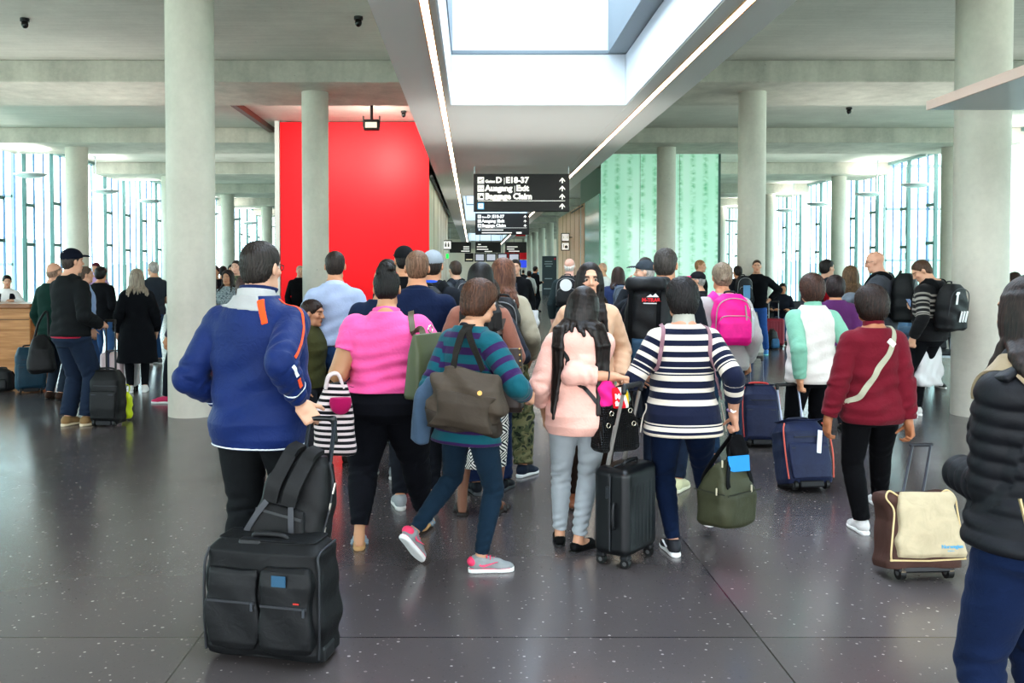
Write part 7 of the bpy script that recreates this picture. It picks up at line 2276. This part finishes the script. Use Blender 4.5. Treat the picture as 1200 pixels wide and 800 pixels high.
carrier_bag('white plastic carrier bag held by the young man in the black jacket', V3(W(620, 390, 14.2)), -20, .30, .12, .36, W(614, 362, 14.3), .014)
t = thing('shoulder_bag', 'black soft shoulder bag hanging beside the dark green jacket', 'bag', V3(W(49, 437, 11.0)), RZ(rad(20)))
f = Fld(.011); f.u(loft((0, 0, 0), np.eye(3), [(0, .13, .08), (.05, .16, .11), (.3, .15, .10), (.42, .09, .05), (.48, .04, .03)], n=3), 0); f.noise(lambda x, y, z: .006 * np.sin(x * 23 + z * 17))
fobj('bag_body', f, nylon('#101114'), t)
cord('strap', [(-.08, 0, .42), (-.03, .02, .62), (.06, .06, .75), (.08, 0, .42)], .014, nylon('#101114'), t)
t = thing('phone', 'black phone held by the man leaning on the column', 'phone', lean_m.wo(lean_m.wri[1] + lean_m.hd[1] * .10 + lean_m.hn[1] * .03), lean_m.R @ RX(-.6))
MB().box((0, 0, 0), (.075, .009, .15), .006, 2).done('phone_body', plain('#15161a', .3), t)
MB().box((0, -.0055, 0), (.066, .002, .138), .003, 1).done('screen', plain('#6f86a8', .2, emit=.4), t)
t = thing('blanket', 'folded grey-blue blanket roll in the arms of the tall bald man', 'blanket', bald_g.wo((.0, .34, 1.20)), bald_g.R)
f = Fld(.011); f.u(box((0, 0, 0), (.16, .10, .12), .08), 0); f.u(ell((-.02, -.02, .08), (.17, .11, .08)), .03); f.noise(lambda x, y, z: .006 * np.sin(x * 40 + z * 30 + 2 * np.sin(y * 30)))
fobj('cloth_body', f, cloth('#76808c'), t)
# ------------------------------------------------------------------ backpacks worn
def pk_extra(t):
    MB().box((0, -.165, .135), (.012, .006, .012)) and None
pk = backpack(pink_f, 'bright magenta backpack with grey zips on the fair-haired woman', .32, .20, .42, '#e01a88', 1.235, strap_c='#e8349a', trim='#17181a', zipc='#9a8f86', strap_w=.062)
band('zip', [(.085, -.10, .12), (.088, -.125, .0), (.075, -.13, -.14)], Vector((0, -1, 0)), .012, .004, plain('#8f7f7a', .4, .4), pk)
o = thing('water_bottle', 'clear water bottle in the side pocket of the magenta backpack', 'bottle', pink_f.wo(pink_f.tp(.185, -.16, 1.10)))
f = Fld(.007); f.u(limb((0, 0, 0), (0, 0, .13), .034, flat=False), 0); f.u(limb((0, 0, .14), (0, 0, .19), [(0, .025), (1, .014)]), .02); fobj('bottle_body', f, plain('#c9ced2', .15), o)
MB().cyl((0, 0, .205), (0, 0, .225), .016, seg=14).done('bottle_cap', plain('#e8e8ea', .4), o, 40)
tk = backpack(pack_m, 'big black and blue trekking backpack with red lettering on the tall man', .36, .25, .70, '#15171a', 1.20, strap_c='#17181b', trim='#17181a', zipc='#2a2c30', vox=.0085, pocket=False, seam=False, dx=-.06)
g = Fld(.008); g.u(box((-.0, -.10, -.20), (.13, .05, .16), .04), 0); fobj('front_pocket', g, nylon('#27445a'), tk)
g = Fld(.008); g.u(box((0, -.02, .34), (.15, .11, .05), .045), .0); g.noise(lambda x, y, z: .006 * np.sin(x * 30 + y * 40)); fobj('top_lid', g, nylon('#141619'), tk)
for q in (-1, 1):
    g = Fld(.008); g.u(box((q * .17, -.03, -.12), (.035, .07, .17), .03), 0); fobj('side_pocket', g, nylon('#1f3a4e'), tk)
    band('compression_strap', [(q * .10, -.13, .30), (q * .10, -.16, .0), (q * .10, -.16, -.33)], Vector((0, -1, 0)), .03, .005, cloth('#0f1012'), tk)
text('lettering', 'M-TRAIL', .036, plain('#c8202c', .6), (-.02, -.140, .22), None, tk, bold=.002)
MB().box((.05, -.138, .208), (.12, .004, .007)).prism([(-.045, .0), (-.015, .02), (.0, .008), (.02, .026), (.045, .0)], 0, .004, np.stack([(1, 0, 0), (0, 0, 1), (0, -1, 0)], 1).astype(float), (.055, -.136, .252)).done('emblem', plain('#d8d8d8', .6), tk)
backpack(bald_g, 'bulky plain black backpack on the tall bald man', .40, .30, .58, '#15181a', 1.32, strap_c='#17191b', zipc='#23262a')
ad = backpack(lean_m, 'black sports backpack with three white bars on the leaning man', .34, .24, .50, '#1b1b1d', 1.26, strap_c='#17191b', zipc='#3a3b3e', pocket=False)
mb = MB()
for k in range(3):
    mb.box((-.02 + k * .045, -.13 + .0, -.09), (.024, .006, .12 + .02 * k * 0), .0, 1, RY(.25))
mb.done('white_bars', plain('#e8e8e8', .5), ad)
MB().prism([(-.02, -.06), (.01, -.06), (.02, .05), (.035, .05), (.035, .075), (-.005, .075), (-.03, .045), (-.008, .04)], 0, .005, np.stack([(1, 0, 0), (0, 0, 1), (0, -1, 0)], 1).astype(float), (-.09, -.122, .10)).done('emblem', plain('#e8e8e8', .5), ad)
backpack(navy_f, 'small slate grey backpack on the woman in the navy top', .24, .15, .34, '#5b6470', 1.26, vox=.012, zipc='#3a4048')
backpack(bald_c, 'black backpack with a round white patch on the bald man in the corridor', .34, .2, .46, '#1a1c1f', 1.34, vox=.013, extra=lambda t: MB().cyl((0, -.145, .09), (0, -.155, .09), .09, seg=24).done('white_patch', plain('#d8d8d6', .6), t, 40))
backpack(packed, 'black and pale blue backpack beside the middle concrete column', .32, .2, .5, '#1c2024', 1.30, vox=.014, extra=lambda t: MB().box((.0, -.14, -.06), (.14, .012, .26), .004, 1).done('blue_panel', plain('#5f8fb8', .6), t))
backpack(red_m, 'dark grey backpack over the red top by the windows', .32, .18, .46, '#2b3038', 1.30, vox=.012)
backpack(khaki, 'black backpack with pale padded straps on the khaki jacket', .28, .18, .42, '#1d1e21', 1.22, strap_c='#b9b4b0', dx=.05)
backpack(grey_cap, 'black backpack on the man in the grey cap', .32, .2, .46, '#16181b', 1.28)
backpack(walker_l, 'small dark rucksack on the man by the cream corridor wall', .28, .16, .40, '#2a2e35', 1.30, vox=.013)
# tan bag of the woman in the quilted jacket
Hq = q_.H
tb = thing('shoulder_bag', 'tan canvas bag with wide strap on the black quilted jacket', 'bag', q_.wo(q_.tp(.06, -.24, .66 * Hq)), q_.R)
f = Fld(.008); f.u(loft((0, 0, -.20), np.eye(3), [(0, .13, .05), (.04, .15, .07), (.3, .14, .06), (.38, .1, .03)], n=4), 0); fobj('bag_body', f, nylon('#c9ba9c'), tb)
so = q_.strap('strap', [q_.tp(-.135, .10, .78 * Hq), q_.tp(-.14, .0, .84 * Hq), q_.tp(-.13, -.08, .83 * Hq), q_.tp(-.09, -.14, .78 * Hq), q_.tp(-.02, -.17, .72 * Hq), q_.tp(.05, -.17, .66 * Hq)], .055, cloth('#94826a'), th=.008, parent=tb, lift=.004, snap=.3)
so = q_.strap('strap', [q_.tp(-.12, -.13, .70 * Hq), q_.tp(-.10, -.20, .62 * Hq), q_.tp(-.06, -.22, .56 * Hq), q_.tp(.02, -.22, .54 * Hq)], .035, cloth('#d3cab8'), th=.008, parent=tb, lift=.006, snap=.3)
